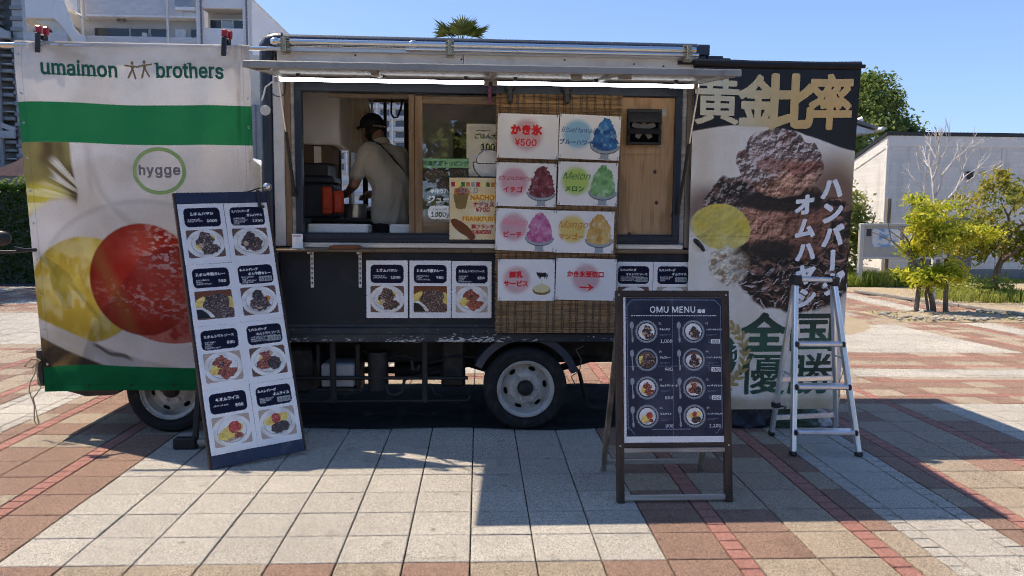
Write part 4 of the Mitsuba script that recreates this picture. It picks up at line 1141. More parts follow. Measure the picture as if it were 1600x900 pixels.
for i in range(1, 9):
    c, r = (i - 1) // 4, (i - 1) % 4
    cx, cy, R = (.116, .380)[c], H_ - .190 - r * .1555, .060
    q.decal(mk + '__plate_ring', ell(cx, cy, R, R).difference(ell(cx, cy, R * .88, R * .88)).union(ell(cx, cy, R * 1.06, R * 1.06).difference(ell(cx, cy, R * 1.03, R * 1.03))), 'ink_grey', 1)
    q.decal(mk + '__photo', ell(cx, cy, R * .76, R * .76, n=36), 'table_print' if i in (6, 7, 2) else 'plate_print', 1)
    if i in (6, 7):
        q.decal(mk + '__plate', ell(cx, cy - .1 * R, R * .76, R * .62).intersection(ell(cx, cy, R * .76, R * .76)), 'plate_print', 1.5)
    for n_, (nm, m, g) in enumerate(dish(i)):
        if nm in ('table', 'dark_pan', 'handle'):
            continue
        q.decal(f'{mk}__{nm}', affinity.translate(affinity.scale(g, R * .86, R * .95, origin=(0, 0)), cx + .05 * R, cy - .06 * R).intersection(ell(cx, cy, R * .75, R * .75)), m, 2 + .6 * n_)
    sx_ = cx - R - .022
    q.decal(mk + '__spoon', unary_union([ell(sx_, cy + .035, .0115, .020), ln((sx_, cy + .02), (sx_ + .003, cy - .05), t=.0028), ell(sx_ + .004, cy - .045, .006, .016)]), 'ink_grey', 1)
    q.decal(mk + '__lettering', list([text(NM[i], min(.0125, .10 / len(NM[i])), cx + R + .012, cy + .008, 4), text(f'0{i}', .013, cx + R + .008, cy + .040, 0, 'la')]), 'ink_white', 1)
    q.decal(mk + '__small_print', unary_union([sbox(cx + R + .012, cy - .016, cx + R + .075, cy - .0145), sbox(cx + R + .012, cy - .023, cx + R + .055, cy - .0215)]), 'ink_line', 1)
    px_ = cx + R + (.085 if c == 0 else .088)
    q.decal(mk + '__price', text(PR[i] if c == 0 else PR[i], .024, px_, cy - .062, 0, 'la', 'r'), 'ink_white' if c == 0 or i == 8 else 'ink_line', 1)
    if c == 1 and i < 8:
        q.decal(mk + '__price_sticker', sbox(px_ - .050, cy - .066, px_ + .002, cy - .042), 'ink_white', 2)
        q.decal(mk + '__price_hand', text(PR[i][2:], .022, px_ - .024, cy - .062, 3, 'la', 'c'), 'ink_black', 3)
q.decal(mk + '__small_print', sbox(.14, .036, .36, .040), 'ink_line', 1)
rb = lambda s: np.array([.7175 + s * .305, -.915, .002])
rt = lambda s: np.array([.7175 + s * .280, -1.265, 1.12])
for s in (-1, 1):
    put(A + '__rear_leg', beam(rb(s), rt(s), .032, .026, .004), 'wood_grey', TR)
put(A + '__rear_rail', boxm(.7175 - .289, .7175 + .289, -.935, -.915, .045, .075, .003), 'wood_pale', TR)
put(A + '__rear_rail', boxm(.7175 - .262, .7175 + .262, -1.285, -1.262, 1.07, 1.10, .003), 'wood_old_rail', TR)

# ------------------------------------------------------------------ the left banner
def lband(a, b, x, s=0.01):
    return smoothstep(a - s, a + s, x) * (1 - smoothstep(b - s, b + s, x))


def inell(x, y, cx, cy, rx, ry, soft=0.06, a=0.0):
    c, s = math.cos(a), math.sin(a)
    X, Y = (x - cx) * c + (y - cy) * s, -(x - cx) * s + (y - cy) * c
    return 1 - smoothstep(1 - soft, 1 + soft, dr.sqrt(dr.square(X / rx) + dr.square(Y / ry)))


def left_print(p, n, uv):
    s, t = uv.x, uv.y * 1.03 - 0.03
    X, Y = s * 1.52, t * 2.33                      # metres on the cloth
    n1 = fbm(X * 4, Y * 4, 1, 4)
    n2 = fbm(X * 16, Y * 16, 2, 4)
    white = mix((0.76, 0.735, 0.69), (0.64, 0.61, 0.565), smoothstep(0.3, 0.7, n1))
    green = mix((0.018, 0.185, 0.070), (0.034, 0.225, 0.085), n1)
    # the table behind, greenery and the tray
    dark = mix((0.12, 0.085, 0.045), (0.30, 0.26, 0.10), smoothstep(0.3, 0.7, fbm(X * 6 + 3, Y * 3, 4, 3)))
    tray = mix((0.74, 0.715, 0.69), (0.64, 0.60, 0.55), smoothstep(0.2, 0.9, n1))
    tray = mix(tray, mi.Color3f(0.56, 0.53, 0.49), 0.6 * lband(0.36, 0.395, X - 0.05 * Y, 0.015) * (1 - smoothstep(0.92, 1.02, Y)))
    # the tray's rounded corner at the upper left
    cx = 0.31 + 0.05 * smoothstep(0.7, 1.2, Y)
    intray = smoothstep(cx - 0.012, cx + 0.012, X + 0.055 * smoothstep(0.95, 1.15, Y) - 0.30 * smoothstep(1.0, 1.32, Y) * 0.0)
    low = smoothstep(1.10, 1.16, Y + 0.12 * dr.sin(X * 7))
    intray = dr.maximum(intray, low)
    ang, rad = dr.atan2(Y - 1.04, X - 0.44), dr.sqrt(dr.square(X - 0.44) + dr.square(Y - 1.04))
    stalk = smoothstep(0.40, 0.52, noise(ang * 7.5 + 3, 0.4)) * (1 - smoothstep(0.36, 0.44, rad + 0.16 * noise(ang * 7.5 + 3, 9.0))) * (1 - smoothstep(0.93, 1.0, Y)) * (0.72 + 0.4 * noise(ang * 40, rad * 3))
    lemon = inell(X, Y, 0.10, 1.10, 0.20, 0.19, 0.25)
    back = mix(dark, mi.Color3f(0.72, 0.70, 0.60), stalk)
    back = mix(back, mix((0.60, 0.50, 0.07), (0.80, 0.74, 0.38), smoothstep(0.45, 0.75, noise(ang * 16, rad * 4))), lemon)
    ridge = dr.maximum(inell(X, Y, 0.98, 0.72, 0.56, 0.56, 0.03) * (1 - inell(X, Y, 0.985, 0.71, 0.53, 0.53, 0.05)), inell(X, Y, 0.66, 1.42, 0.60, 0.40, 0.03, -0.2) * (1 - inell(X, Y, 0.665, 1.435, 0.575, 0.385, 0.05, -0.2)))
    tray = tray * (1 - 0.16 * ridge) * (1 - 0.14 * inell(X, Y, 0.70, 1.50, 0.52, 0.50, 0.2))
    c = mix(back, tray, intray)
    # omelette
    egg = inell(X, Y, 0.34, 1.63, 0.375, 0.36, 0.03, -0.5)
    egg = dr.maximum(egg, inell(X, Y, 0.12, 1.70, 0.24, 0.20, 0.04, 0.2))
    eggc = mix((0.68, 0.55, 0.11), (0.52, 0.38, 0.06), smoothstep(0.30, 0.72, fbm(X * 9 + n2, Y * 5, 7, 4)))
    eggc = mix(eggc, mi.Color3f(0.74, 0.66, 0.32), smoothstep(0.55, 0.75, fbm(X * 13, Y * 7, 9, 3)) * 0.6)
    eggc = eggc * (1.08 - 0.42 * (1 - inell(X, Y, 0.36, 1.55, 0.30, 0.27, 0.6, -0.5)))
    c = mix(c, eggc, egg)
    # ketchup dome and its lower lip, with wet glints
    tom = inell(X, Y, 0.74, 1.56, 0.37, 0.385, 0.02, 0.15)
    lip = inell(X, Y, 0.90, 1.84, 0.30, 0.16, 0.03, 0.1)
    wet = smoothstep(0.50, 0.72, fbm(X * 34, Y * 52, 11, 3)) * dr.clip(inell(X, Y, 0.95, 1.36, 0.20, 0.17, 0.8, 0.5) + 0.6 * inell(X, Y, 0.80, 1.70, 0.30, 0.09, 0.8, 0.2), 0, 1)
    tomc = mix((0.34, 0.030, 0.022), (0.44, 0.075, 0.050), smoothstep(0.3, 0.7, n1))
    tomc = mix(tomc, mi.Color3f(0.38, 0.15, 0.05), lband(0.46, 0.56, X - 0.12 * dr.sin(Y * 4), 0.05) * 0.6)
    tomc = tomc * (1.12 - 0.55 * (1 - inell(X, Y, 0.80, 1.50, 0.33, 0.33, 0.55, 0.15)))
    lipc = mix((0.30, 0.04, 0.035), (0.48, 0.17, 0.13), smoothstep(0.3, 0.7, n2))
    c = mix(c, lipc, lip)
    c = mix(c, mix(tomc, mi.Color3f(0.74, 0.50, 0.46), wet * 0.85), tom)
    # rim of the plate and the table at the bottom
    rim = 1.80 + 0.36 * X + 0.05 * dr.sin(X * 3)
    under = smoothstep(-0.012, 0.012, Y - rim - 0.02)
    c = mix(c, mix((0.55, 0.53, 0.50), (0.42, 0.40, 0.365), smoothstep(0.4, 0.7, n1)), under)
    streak = lband(0.028, 0.056, Y - rim + 0.25 * (X - 0.55) * 0.0 - 0.01 * dr.sin(X * 30), 0.01) * lband(0.36, 0.62, X, 0.03)
    c = mix(c, mi.Color3f(0.15, 0.13, 0.11), streak)
    bot = smoothstep(-0.012, 0.012, Y - rim - 0.145 - 0.10 * X * smoothstep(0.5, 0.0, X))
    c = mix(c, mix((0.055, 0.045, 0.035), (0.17, 0.12, 0.06), smoothstep(0.3, 0.75, fbm(X * 9 + Y * 14, Y * 3 - X * 5, 3, 3))), bot)
    # the white heading, the green bands
    wave = 0.006 * dr.sin(X * 5)
    c = mix(c, white, 1 - smoothstep(0.644 - 0.003, 0.644 + 0.003, Y + wave))
    c = mix(c, green, lband(0.382, 0.645, Y + wave, 0.003))
    c = mix(c, mi.Color3f(0.013, 0.145, 0.055) * (0.75 + 0.5 * fbm(X * 5 + Y * 9, Y * 6 - X * 3, 33, 3)), smoothstep(2.157, 2.165, Y + wave * 2))
    # grime along the top hem and the right edge
    grime = smoothstep(0.42, 0.75, fbm(X * 3, Y * 7, 21, 4)) * (1 - smoothstep(0.05, 0.25, Y)) * 0.65
    grime = dr.maximum(grime, smoothstep(0.4, 0.8, fbm(X * 30, Y * 4, 23, 3)) * smoothstep(1.36, 1.44, X) * 0.5)
    grime = dr.maximum(grime, smoothstep(0.62, 0.8, fbm(X * 2.4, Y * 2.4, 29, 4)) * 0.3)
    c = mix(c, c * mi.Color3f(0.55, 0.46, 0.34), grime)
    hem = lband(0.048, 0.052, X, 0.002) + lband(1.468, 1.472, X, 0.002) + lband(2.285, 2.289, Y, 0.002)
    return c * (1 - 0.3 * dr.minimum(hem, 1.0)) * (0.93 + 0.14 * noise(X * 300, Y * 300))


scene['banner_left_print'] = {'type': 'principledthin', 'base_color': proc(left_print), 'roughness': 0.45, 'diff_trans': 0.5, 'spec_trans': 0.0}
LW, LH, LZ = 1.525, 2.345, 2.668


def left_cloth(s, t):
    s, t = np.asarray(s, float), np.asarray(t, float) * 1.03
    u = -3.42 + .078 * t + (LW - .055 * t) * s
    z = LZ - LH * t + .005 * np.sin(s * 9 + 1) * (1 - t)
    z = z + .010 * t * np.sin(s * 3.2)
    fold = .013 * np.sin(s * 11 + 2.2 * t) * (.35 + .65 * (1 - t)) + .010 * np.sin(s * 5.1 - 3 * t + 1) + .006 * np.sin(s * 23 + 5 * t) * (1 - t) ** 2
    fold += .016 * np.exp(-((s - .86 + .25 * t) / .06) ** 2) * np.exp(-((t - .2) / .25) ** 2)
    fold += .018 * np.exp(-((s - .05) / .05) ** 2) * (1 - t)
    fold -= .02 * np.exp(-((t - .97) / .03) ** 2) * np.sin(s * 14)
    crease = .0045 * (np.abs(((s * 1.7 + t * .9) * 3.1) % 1 - .5) - .25) * np.exp(-((t - .25) / .22) ** 2)
    k = np.clip(t / .030, 0, 1)
    ang = np.pi * k
    over = t < .030
    z = np.where(over, LZ + .004 - .012 * (1 - k) + (.024 + .003 * np.sin(s * 60) * np.exp(-(np.minimum(np.abs(s - .12), np.abs(s - .93)) / .06) ** 2)) * np.sin(ang), z + LH * .030)
    scr = .010 * np.sin(s * 95 + t * 40) * np.exp(-((t - .03) / .035) ** 2) * np.exp(-(np.minimum(np.abs(s - .10), np.abs(s - .93)) / .07) ** 2)
    v = -.085 - fold * .9 * np.clip((t - .03) / .06, 0, 1) - crease - .024 * (1 - np.clip(t, .03, 1)) - scr * (t > .03)
    return np.stack([u, np.where(over, -.087 + .024 * np.cos(ang), v), z], 1)


LB = thing('left_banner', 'white and green cloth banner with a giant omelette picture and brand lettering', 'banner')
m, uvs = sheet_mesh(left_cloth, 160, 200)
put(LB + '__cloth', m, 'banner_left_print', TR, True, uvs)


def left_front(s, t):
    return left_cloth(s, (np.asarray(t, float) + .03) / 1.03)


def on_cloth(key, geom, m, cloth, w, h, off=.0022, size=.03, label=None):
    """Lettering (metres from the cloth's top left corner, y up) laid on the hanging cloth."""
    v, f = tri(geom)
    v3, f = trimesh.remesh.subdivide_to_size(np.hstack([v, np.zeros((len(v), 1))]), f, size, max_iter=12)
    P = cloth(v3[:, 0] / w, -v3[:, 1] / h)
    P[:, 1] -= off
    return put(key, trimesh.Trimesh(P, f, process=False), m, TR, label=label)


def slab(s, size, x, y, bold=3):
    """Bold lettering with short slab serifs put on its stems."""
    out, at = [], 0.0
    for ch in s:
        g, adv = glyph(ch, bold, 'la')
        adds = [g]
        for yy, sgn in [(.02, 1)] + ([(.50, -1)] if ch in 'umnri' else []) + ([(.70, -1)] if ch in 'bh' else []):
            band = g.intersection(shapely.box(-1, yy - .012, 2, yy + .012))
            for q in getattr(band, 'geoms', [band]):
                if q.is_empty:
                    continue
                a, _, b, _ = q.bounds
                top = not g.intersects(shapely.box(a + .02, yy + .06, b - .02, yy + .09)) if sgn < 0 else not g.intersects(shapely.box(a + .02, yy - .09, b - .02, yy - .06))
                if b - a < .22 and top and ch not in 'os':
                    adds.append(shapely.box(a - (.085 if sgn > 0 else .11), yy - .03, b + (.085 if sgn > 0 else 0), yy + .035))
        out.append(affinity.translate(unary_union(adds), at, 0))
        at += adv + .012
    return affinity.affine_transform(unary_union(out), [size, 0, 0, size, x, y]), at * size


mat('banner_teal', lin(16, 92, 70), 0.5)
mat('banner_gold', lin(126, 104, 58), 0.5)
mat('banner_lime', lin(150, 178, 106), 0.5)
mat('banner_grey', lin(118, 112, 112), 0.5)
g, wd = slab('umaimon', .128, 0, 0, 3)
on_cloth(LB + '__lettering', affinity.translate(affinity.scale(g, .490 / wd, 1, origin=(0, 0)), .165, -.200), 'banner_teal', left_front, LW, LH)
g, wd = slab('brothers', .128, 0, 0, 3)
on_cloth(LB + '__lettering', affinity.translate(affinity.scale(g, .450 / wd, 1, origin=(0, 0)), .905, -.205), 'banner_teal', left_front, LW, LH)


def man(cx, cy, s, mirror):
    q = unary_union([ell(.0, .40, .085, .10), Polygon([(-.11, .27), (.11, .27), (.07, -.02), (-.07, -.02)]), shapely.linestrings([(-.05, .22), (-.42, .27)]).buffer(.045), shapely.linestrings([(.05, .22), (.34, .16)]).buffer(.045),
                     shapely.linestrings([(-.03, .0), (-.26, -.42)]).buffer(.05), shapely.linestrings([(.03, .0), (.16, -.48)]).buffer(.05)])
    return affinity.translate(affinity.scale(q, s * mirror, s, origin=(0, 0)), cx, cy)


on_cloth(LB + '__emblem', unary_union([man(.750, -.155, .115, 1), man(.832, -.150, .115, -1)]), 'banner_gold', left_front, LW, LH, label='emblem of two small figures with outstretched arms')
hx, hy = .895, -.828
on_cloth(LB + '__ring', ell(hx, hy, .180, .160, n=64).difference(ell(hx, hy, .154, .134, n=64)), 'banner_lime', left_front, LW, LH)
on_cloth(LB + '__lettering', text('hygge', .088, hx, hy - .024, 3, 'la', 'c', track=.06), 'banner_grey', left_front, LW, LH)
for s in (.02, .985):
    for t in (.06, .165, .245, .34, .43, .52, .62, .72, .82, .92):
        P = left_cloth([s], [t])[0]
        put(LB + '__eyelet', lathe([(.004, -.004), (.008, -.004), (.009, .0), (.004, .001)], 12).apply_translation(P), 'alu', TR)
for s in (.2, .4, .6, .8):
    P = left_cloth([s], [.985])[0]
    put(LB + '__eyelet', lathe([(.004, -.004), (.008, -.004), (.009, .0), (.004, .001)], 12).apply_translation(P), 'black_steel', TR)
k = thing('banner_pole', 'shiny steel pole that carries the left banner out from the truck roof', 'pole')
put(k + '__inner_tube', tube([(-1.95, -.083, 2.672), (-1.63, -.075, 2.672)], .015, 14), 'chrome', TR, 40)
put(k + '__outer_tube', tube([(-3.9, -.098, 2.658), (-1.90, -.083, 2.671)], .018, 14), 'chrome', TR, 40)
mat('clip_red', lin(150, 22, 30), .35)
for u, lab in ((-3.245, 'red and black spring clamp on the left end of the left banner'), (-2.045, 'red and black spring clamp on the right end of the left banner')):
    k = thing('spring_clamp', lab, 'clamp')
    tl = lambda m: m.apply_transform(trimesh.transformations.rotation_matrix(.06, (0, 1, 0), (u, 0, 2.7)))
    put(k + '__front_jaw', tl(boxm(u - .017, u + .017, -.155, -.137, 2.605, 2.735, .006)), 'black_plastic', TR)
    put(k + '__back_jaw', tl(boxm(u - .015, u + .019, -.066, -.05, 2.63, 2.735, .006)), 'black_plastic', TR)
    put(k + '__grip', tl(cat(boxm(u - .022, u + .018, -.15, -.115, 2.728, 2.782, .009), boxm(u - .008, u + .03, -.085, -.055, 2.73, 2.79, .009))), 'clip_red', TR)
    put(k + '__spring', tl(tube([(u - .02, -.10, 2.715), (u + .02, -.10, 2.715)], .018, 10)), 'black_steel', TR, 40)
mat('rope_print', worn([0.40, 0.34, 0.20], .25, 30), .9)
k = put('tie_rope', cat(tube([(-3.36, -.10, .55), (-3.40, -.12, .56), (-3.45, -.12, .51), (-3.40, -.11, .50), (-3.355, -.10, .55)], .007, 6), tube([(-3.37, -.10, .55), (-3.385, -.11, .46), (-3.415, -.12, .40), (-3.425, -.12, .34), (-3.395, -.12, .24), (-3.40, -.12, .13), (-3.385, -.12, .10)], .0045, 6),
        tube([(-3.37, -.10, .55), (-3.37, -.11, .44), (-3.345, -.12, .36), (-3.40, -.12, .29), (-3.385, -.12, .20), (-3.37, -.12, .11)], .0045, 6)), 'rope_print', TR)
tag(k, 'frayed beige rope hanging from the lower left corner of the left banner', 'rope')
put(f'{K}__bumper_corner', boxm(-3.40, -3.345, -.07, .05, .36, .62, .012), 'black_plastic', TR)


# ------------------------------------------------------------------ the right banner
def emboss(x, y, f, seed, d=0.010):
    """Light from the upper left over a bumpy printed surface: about -1 to 1."""
    return (fbm(x * f, y * f, seed, 4) - fbm((x + d) * f, (y + d * 1.6) * f, seed, 4)) * 4.5


def right_print(p, n, uv):
    s, t = uv.x, uv.y
    X, Y = s * 1.18, t * 2.51
    n1 = fbm(X * 4, Y * 4, 1, 4)
    n2 = fbm(X * 11 + 3, Y * 12, 2, 4)
    n3 = fbm(X * 30, Y * 34, 6, 3)
    wx, wy = 0.07 * (fbm(X * 9, Y * 9, 41, 3) - 0.5), 0.07 * (fbm(X * 9 + 7, Y * 9, 43, 3) - 0.5)
    c = mix((0.88, 0.835, 0.755), (0.76, 0.67, 0.54), smoothstep(0.25, 0.75, n1) * 0.8)
    c = mix(c, mi.Color3f(0.62, 0.52, 0.38), lband(0.02, 0.14, X, 0.08) * lband(0.5, 0.9, Y, 0.1) * 0.5)
    c = mix(c, mi.Color3f(0.68, 0.58, 0.34), inell(X, Y, 1.12, 0.92, 0.14, 0.22, 0.6) * 0.8)
    em, fine = emboss(X, Y, 13, 5), emboss(X, Y, 34, 15, 0.005)
    relief = dr.clip(0.86 + 0.55 * em + 0.75 * fine, 0.22, 2.0)
    glint = smoothstep(0.20, 0.44, em * 0.45 + fine * 1.0)
    glaze = mi.Color3f(0.66, 0.60, 0.59)
    browned = mix((0.28, 0.125, 0.072), (0.60, 0.31, 0.19), smoothstep(0.3, 0.7, n2))
    char = mix((0.022, 0.014, 0.012), (0.085, 0.045, 0.032), smoothstep(0.3, 0.7, n2))
    # soft, out-of-focus pieces behind
    c = mix(c, mix((0.10, 0.06, 0.05), (0.26, 0.16, 0.13), n1), inell(X + wx, Y, 0.12, 1.05, 0.19, 0.16, 0.5) * 0.92)
    c = mix(c, mix((0.13, 0.06, 0.035), (0.27, 0.15, 0.10), n1), inell(X, Y, 1.03, 1.20, 0.26, 0.52, 0.3) * 0.95)
    # the pool of sauce with its minced meat
    pool = inell(X + wx, Y + wy, 0.80, 1.34, 0.52, 0.46, 0.03, 0.1) * smoothstep(0.26, 0.34, X + 0.08 * dr.sin(Y * 9))
    swirl = emboss(X + 0.3 * n1, Y * 1.5 + 0.5 * n1, 19, 25, 0.007)
    poolc = mix(char * 0.55, mi.Color3f(0.30, 0.15, 0.10), smoothstep(0.50, 0.66, fbm(X * 20 + 3 * n1, Y * 26, 9, 3)) * 0.85) * dr.clip(0.8 + 1.2 * swirl, 0.15, 2)
    poolc = mix(poolc, glaze, smoothstep(0.30, 0.55, swirl) * smoothstep(1.36, 1.56, Y) * 0.85)
    c = mix(c, poolc, pool)
    left = inell(X + wx, Y + wy, 0.31, 0.97, 0.24, 0.15, 0.06, -0.5)
    c = mix(c, mix(mix(char * 0.8, mi.Color3f(0.22, 0.13, 0.10), smoothstep(0.5, 0.7, n2) * 0.6) * relief, glaze, glint * 0.45), left)
    second = inell(X + wx, Y + wy, 0.60, 1.15, 0.25, 0.18, 0.04)
    c = mix(c, mix(mi.Color3f(0.50, 0.225, 0.135) * (0.5 + 0.9 * n2) * relief, glaze, glint * 0.15), second)
    third = inell(X + wx, Y + wy, 0.86, 1.16, 0.17, 0.25, 0.08)
    c = mix(c, mi.Color3f(0.24, 0.105, 0.066) * relief, third * 0.9)
    gap = dr.maximum(inell(X + wx, Y + wy * 0.6, 0.68, 0.985, 0.35, 0.085, 0.22), inell(X + wx, Y, 0.60, 1.335, 0.20, 0.075, 0.35))
    c = mix(c, mi.Color3f(0.016, 0.011, 0.010), gap * 0.97)
    # the big patty on top
    top = dr.maximum(inell(X + wx, Y + wy, 0.645, 0.73, 0.315, 0.215, 0.015), inell(X + wx, Y + wy, 0.62, 0.62, 0.225, 0.155, 0.02))
    crust = 1 - smoothstep(-0.05, 0.09, Y - 0.76 + 0.25 * (n1 - 0.5) + 0.1 * (X - 0.6))
    tc = mix(browned * relief, mix((0.22, 0.15, 0.13), (0.50, 0.38, 0.34), smoothstep(0.35, 0.65, n2)) * relief, crust)
    tc = mix(tc, glaze, glint * (0.25 + 0.65 * crust))
    tc = mix(tc, mi.Color3f(0.24, 0.07, 0.045) * relief, smoothstep(0.60, 0.72, fbm(X * 9 + 5, Y * 11, 51, 3)) * 0.7)
    rim_ = inell(X + wx, Y + wy, 0.645, 0.73, 0.285, 0.20, 0.12)
    c = mix(c, tc * (0.55 + 0.55 * dr.maximum(rim_, crust)), top)
    # potato and rice
    pot = inell(X + 0.02 * dr.sin(Y * 13) + wx * 0.3, Y, 0.235, 1.175, 0.215, 0.165, 0.03)
    potc = mix((0.80, 0.63, 0.09), (0.88, 0.78, 0.32), smoothstep(0.3, 0.75, fbm(X * 6 + 1, Y * 6, 3, 3)))
    c = mix(c, potc * (0.86 + 0.25 * (1.22 - Y)) * dr.clip(0.95 + 0.25 * em, 0.7, 1.2), pot)
    rice = inell(X + wx, Y + wy, 0.30, 1.45, 0.155, 0.14, 0.15)
    c = mix(c, mix((0.42, 0.29, 0.17), (0.78, 0.70, 0.56), smoothstep(0.35, 0.6, fbm(X * 26, Y * 26, 8, 2))) * dr.clip(0.9 + 0.5 * fine, 0.5, 1.3), rice * (1 - pool * 0.4))
    # the black heading with its curved edge
    edge = 0.505 - 0.055 * dr.sin(dr.clip(X / 0.82, 0, 1) * 3.1416) + 0.13 * smoothstep(0.72, 1.25, X)
    c = mix(c, mi.Color3f(0.012, 0.012, 0.015), 1 - smoothstep(edge - 0.006, edge + 0.006, Y))
    # stained foot of the cloth
    foot = smoothstep(2.28, 2.50, Y + 0.16 * (n1 - 0.5))
    c = mix(c, mix((0.52, 0.42, 0.22), (0.26, 0.18, 0.08), n1), foot * 0.7 * smoothstep(0.0, 0.3, n1))
    leaves_ = smoothstep(0.45, 0.62, fbm(X * 9, Y * 9, 17, 3)) * inell(X, Y, 0.30, 2.33, 0.11, 0.13, 0.4)
    c = mix(c, mi.Color3f(0.36, 0.27, 0.11), leaves_ * 0.8)
    crease = lband(1.245, 1.250, Y + 0.008 * dr.sin(X * 5), 0.002)
    return c * (1 - 0.35 * crease) * (0.93 + 0.14 * noise(X * 300, Y * 300))


mat('banner_right_print', right_print, .4, spec=.4)
RW, RH = 1.20, 2.51


def right_cloth(s, t):
    s, t = np.asarray(s, float), np.asarray(t, float)
    u = 1.163 + (RW - .045 * t) * s
    z = 2.672 - RH * t - .006 * np.sin(s * 3.1)
    fold = .008 * np.sin(s * 7 + 1.5 * t) + .007 * np.sin(s * 13 - 4 * t) * (1 - t) + .006 * np.sin(t * 9 + s * 2)
    fold += .02 * np.exp(-((t - .965) / .02) ** 2)
    return np.stack([u, -.030 - fold * .8 - .006 * s, z], 1)


RB = thing('right_banner', 'black and white cloth banner with a hamburger steak picture and gold characters', 'banner')
m, uvs = sheet_mesh(right_cloth, 90, 150)
put(RB + '__cloth', m, 'banner_right_print', TR, True, uvs)
put(RB + '__top_sleeve', tube([tuple(right_cloth([s], [.012])[0] + np.array([0, .01, 0])) for s in np.linspace(0, 1, 12)], .030, 12), 'ink_black', TR, 40)
put(RB + '__top_bar', tube([(1.05, -.02, 2.645), (2.40, -.025, 2.642)], .014, 10), 'black_steel', TR, 40)


def gold_fn(p, n, uv):
    a = smoothstep(1.15, 2.35, p.x - 0.344)
    c = mix((0.62, 0.56, 0.33), (0.74, 0.44, 0.12), a)
    b = dr.square(dr.sin((p.x - 0.344 - 1.15) * 2.6 + p.z * 1.2))
    return mix(c, mi.Color3f(0.80, 0.74, 0.56), (1 - b) * 0.45 * (1 - a * 0.6))


mat('gold_print', gold_fn, .4)
mat('green_print', lambda p, n, uv: mix((0.005, 0.030, 0.022), (0.016, 0.095, 0.062), smoothstep(0.25, 0.8, noise(p.x * 3.5 + 1, p.y, p.z * 4.5))), .45)
mat('laurel_gold', lin(168, 148, 92), .45)
for i, ch in enumerate('黄金比率'):
    g, adv = glyph(ch, {'黄': 2, '率': 3}.get(ch, 4), 'jp')
    x0, y0, x1, y1 = g.bounds
    X0_, X1_ = (.010, .318, .545, .835)[i], (.330, .618, .878, 1.155)[i]
    T_, B_ = (.115, .098, .085, .085)[i], (.455, .458, .480, .480)[i]
    q = affinity.affine_transform(g, [(X1_ - X0_) / (x1 - x0), 0, 0, (B_ - T_) / (y1 - y0), X0_ - x0 * (X1_ - X0_) / (x1 - x0), -B_ - y0 * (B_ - T_) / (y1 - y0)])
    on_cloth(RB + '__gold_letter', q, 'gold_print', right_cloth, RW, RH, .003 + .0012 * i)


def column(s, x, top, pitch, size, dx, bold=6, sl=-.10):
    gs = []
    for i, ch in enumerate(s):
        g, adv = glyph(ch, bold, 'jp')
        if ch == 'ー':
            g = affinity.rotate(g, 90, origin=(.5, .36))
        c = affinity.affine_transform(g, [size, 0, size * .12, size, x + dx * i - size / 2, -(top + i * pitch + size * .9)])
        gs.append(c)
    return unary_union(gs)


on_cloth(RB + '__white_letters', column('ハンバーグ', 1.045, .815, .172, .165, .012), 'ink_white', right_cloth, RW, RH, .003)
on_cloth(RB + '__white_letters', column('オムハヤシ', .850, .940, .168, .150, .011), 'ink_white', right_cloth, RW, RH, .003)
for ch, x0_, x1_, t_, b_2 in (('全', .415, .765, 1.790, 2.080), ('国', .790, 1.130, 1.800, 2.078), ('優', .405, .765, 2.090, 2.395), ('勝', .785, 1.135, 2.090, 2.395)):
    g, adv = glyph(ch, {'全': 4, '国': 2}.get(ch, 1), 'jp')
    x0, y0, x1, y1 = g.bounds
    q = affinity.affine_transform(g, [(x1_ - x0_) / (x1 - x0), 0, 0, (b_2 - t_) / (y1 - y0), x0_ - x0 * (x1_ - x0_) / (x1 - x0), -b_2 - y0 * (b_2 - t_) / (y1 - y0)])
    on_cloth(RB + '__green_letter', q, 'green_print', right_cloth, RW, RH, .003)
on_cloth(RB + '__medal', ell(.265, -2.115, .125, .165), 'green_print', right_cloth, RW, RH, .0025)
on_cloth(RB + '__white_letters', unary_union([text('ス', .072, .342, -2.075, 3), text('リ', .072, .342, -2.150, 3)]), 'ink_white', right_cloth, RW, RH, .004)
lv = []
for k in range(10):
    a = -1.25 + k * .27
    cx, cy = .265 + .185 * math.cos(a), -2.11 + .235 * math.sin(a)
    for d in (-1, 1):
        lv.append(affinity.translate(affinity.rotate(affinity.scale(Point(0, 0).buffer(1, 5), .034, .0125), math.degrees(a) + 90 - d * 38, origin=(0, 0)), cx + d * .020 * math.cos(a), cy + d * .020 * math.sin(a)))
lv.append(shapely.linestrings([(.265 + .18 * math.cos(a), -2.11 + .23 * math.sin(a)) for a in np.linspace(-1.3, 1.35, 16)]).buffer(.004))
on_cloth(RB + '__laurel', unary_union(lv), 'laurel_gold', right_cloth, RW, RH, .0045)
put(RB + '__tie_cord', tube([(2.33, -.05, .62), (2.345, -.06, .54), (2.33, -.06, .44), (2.30, -.06, .36), (2.31, -.06, .25)], .004, 6), 'rope_print', TR)

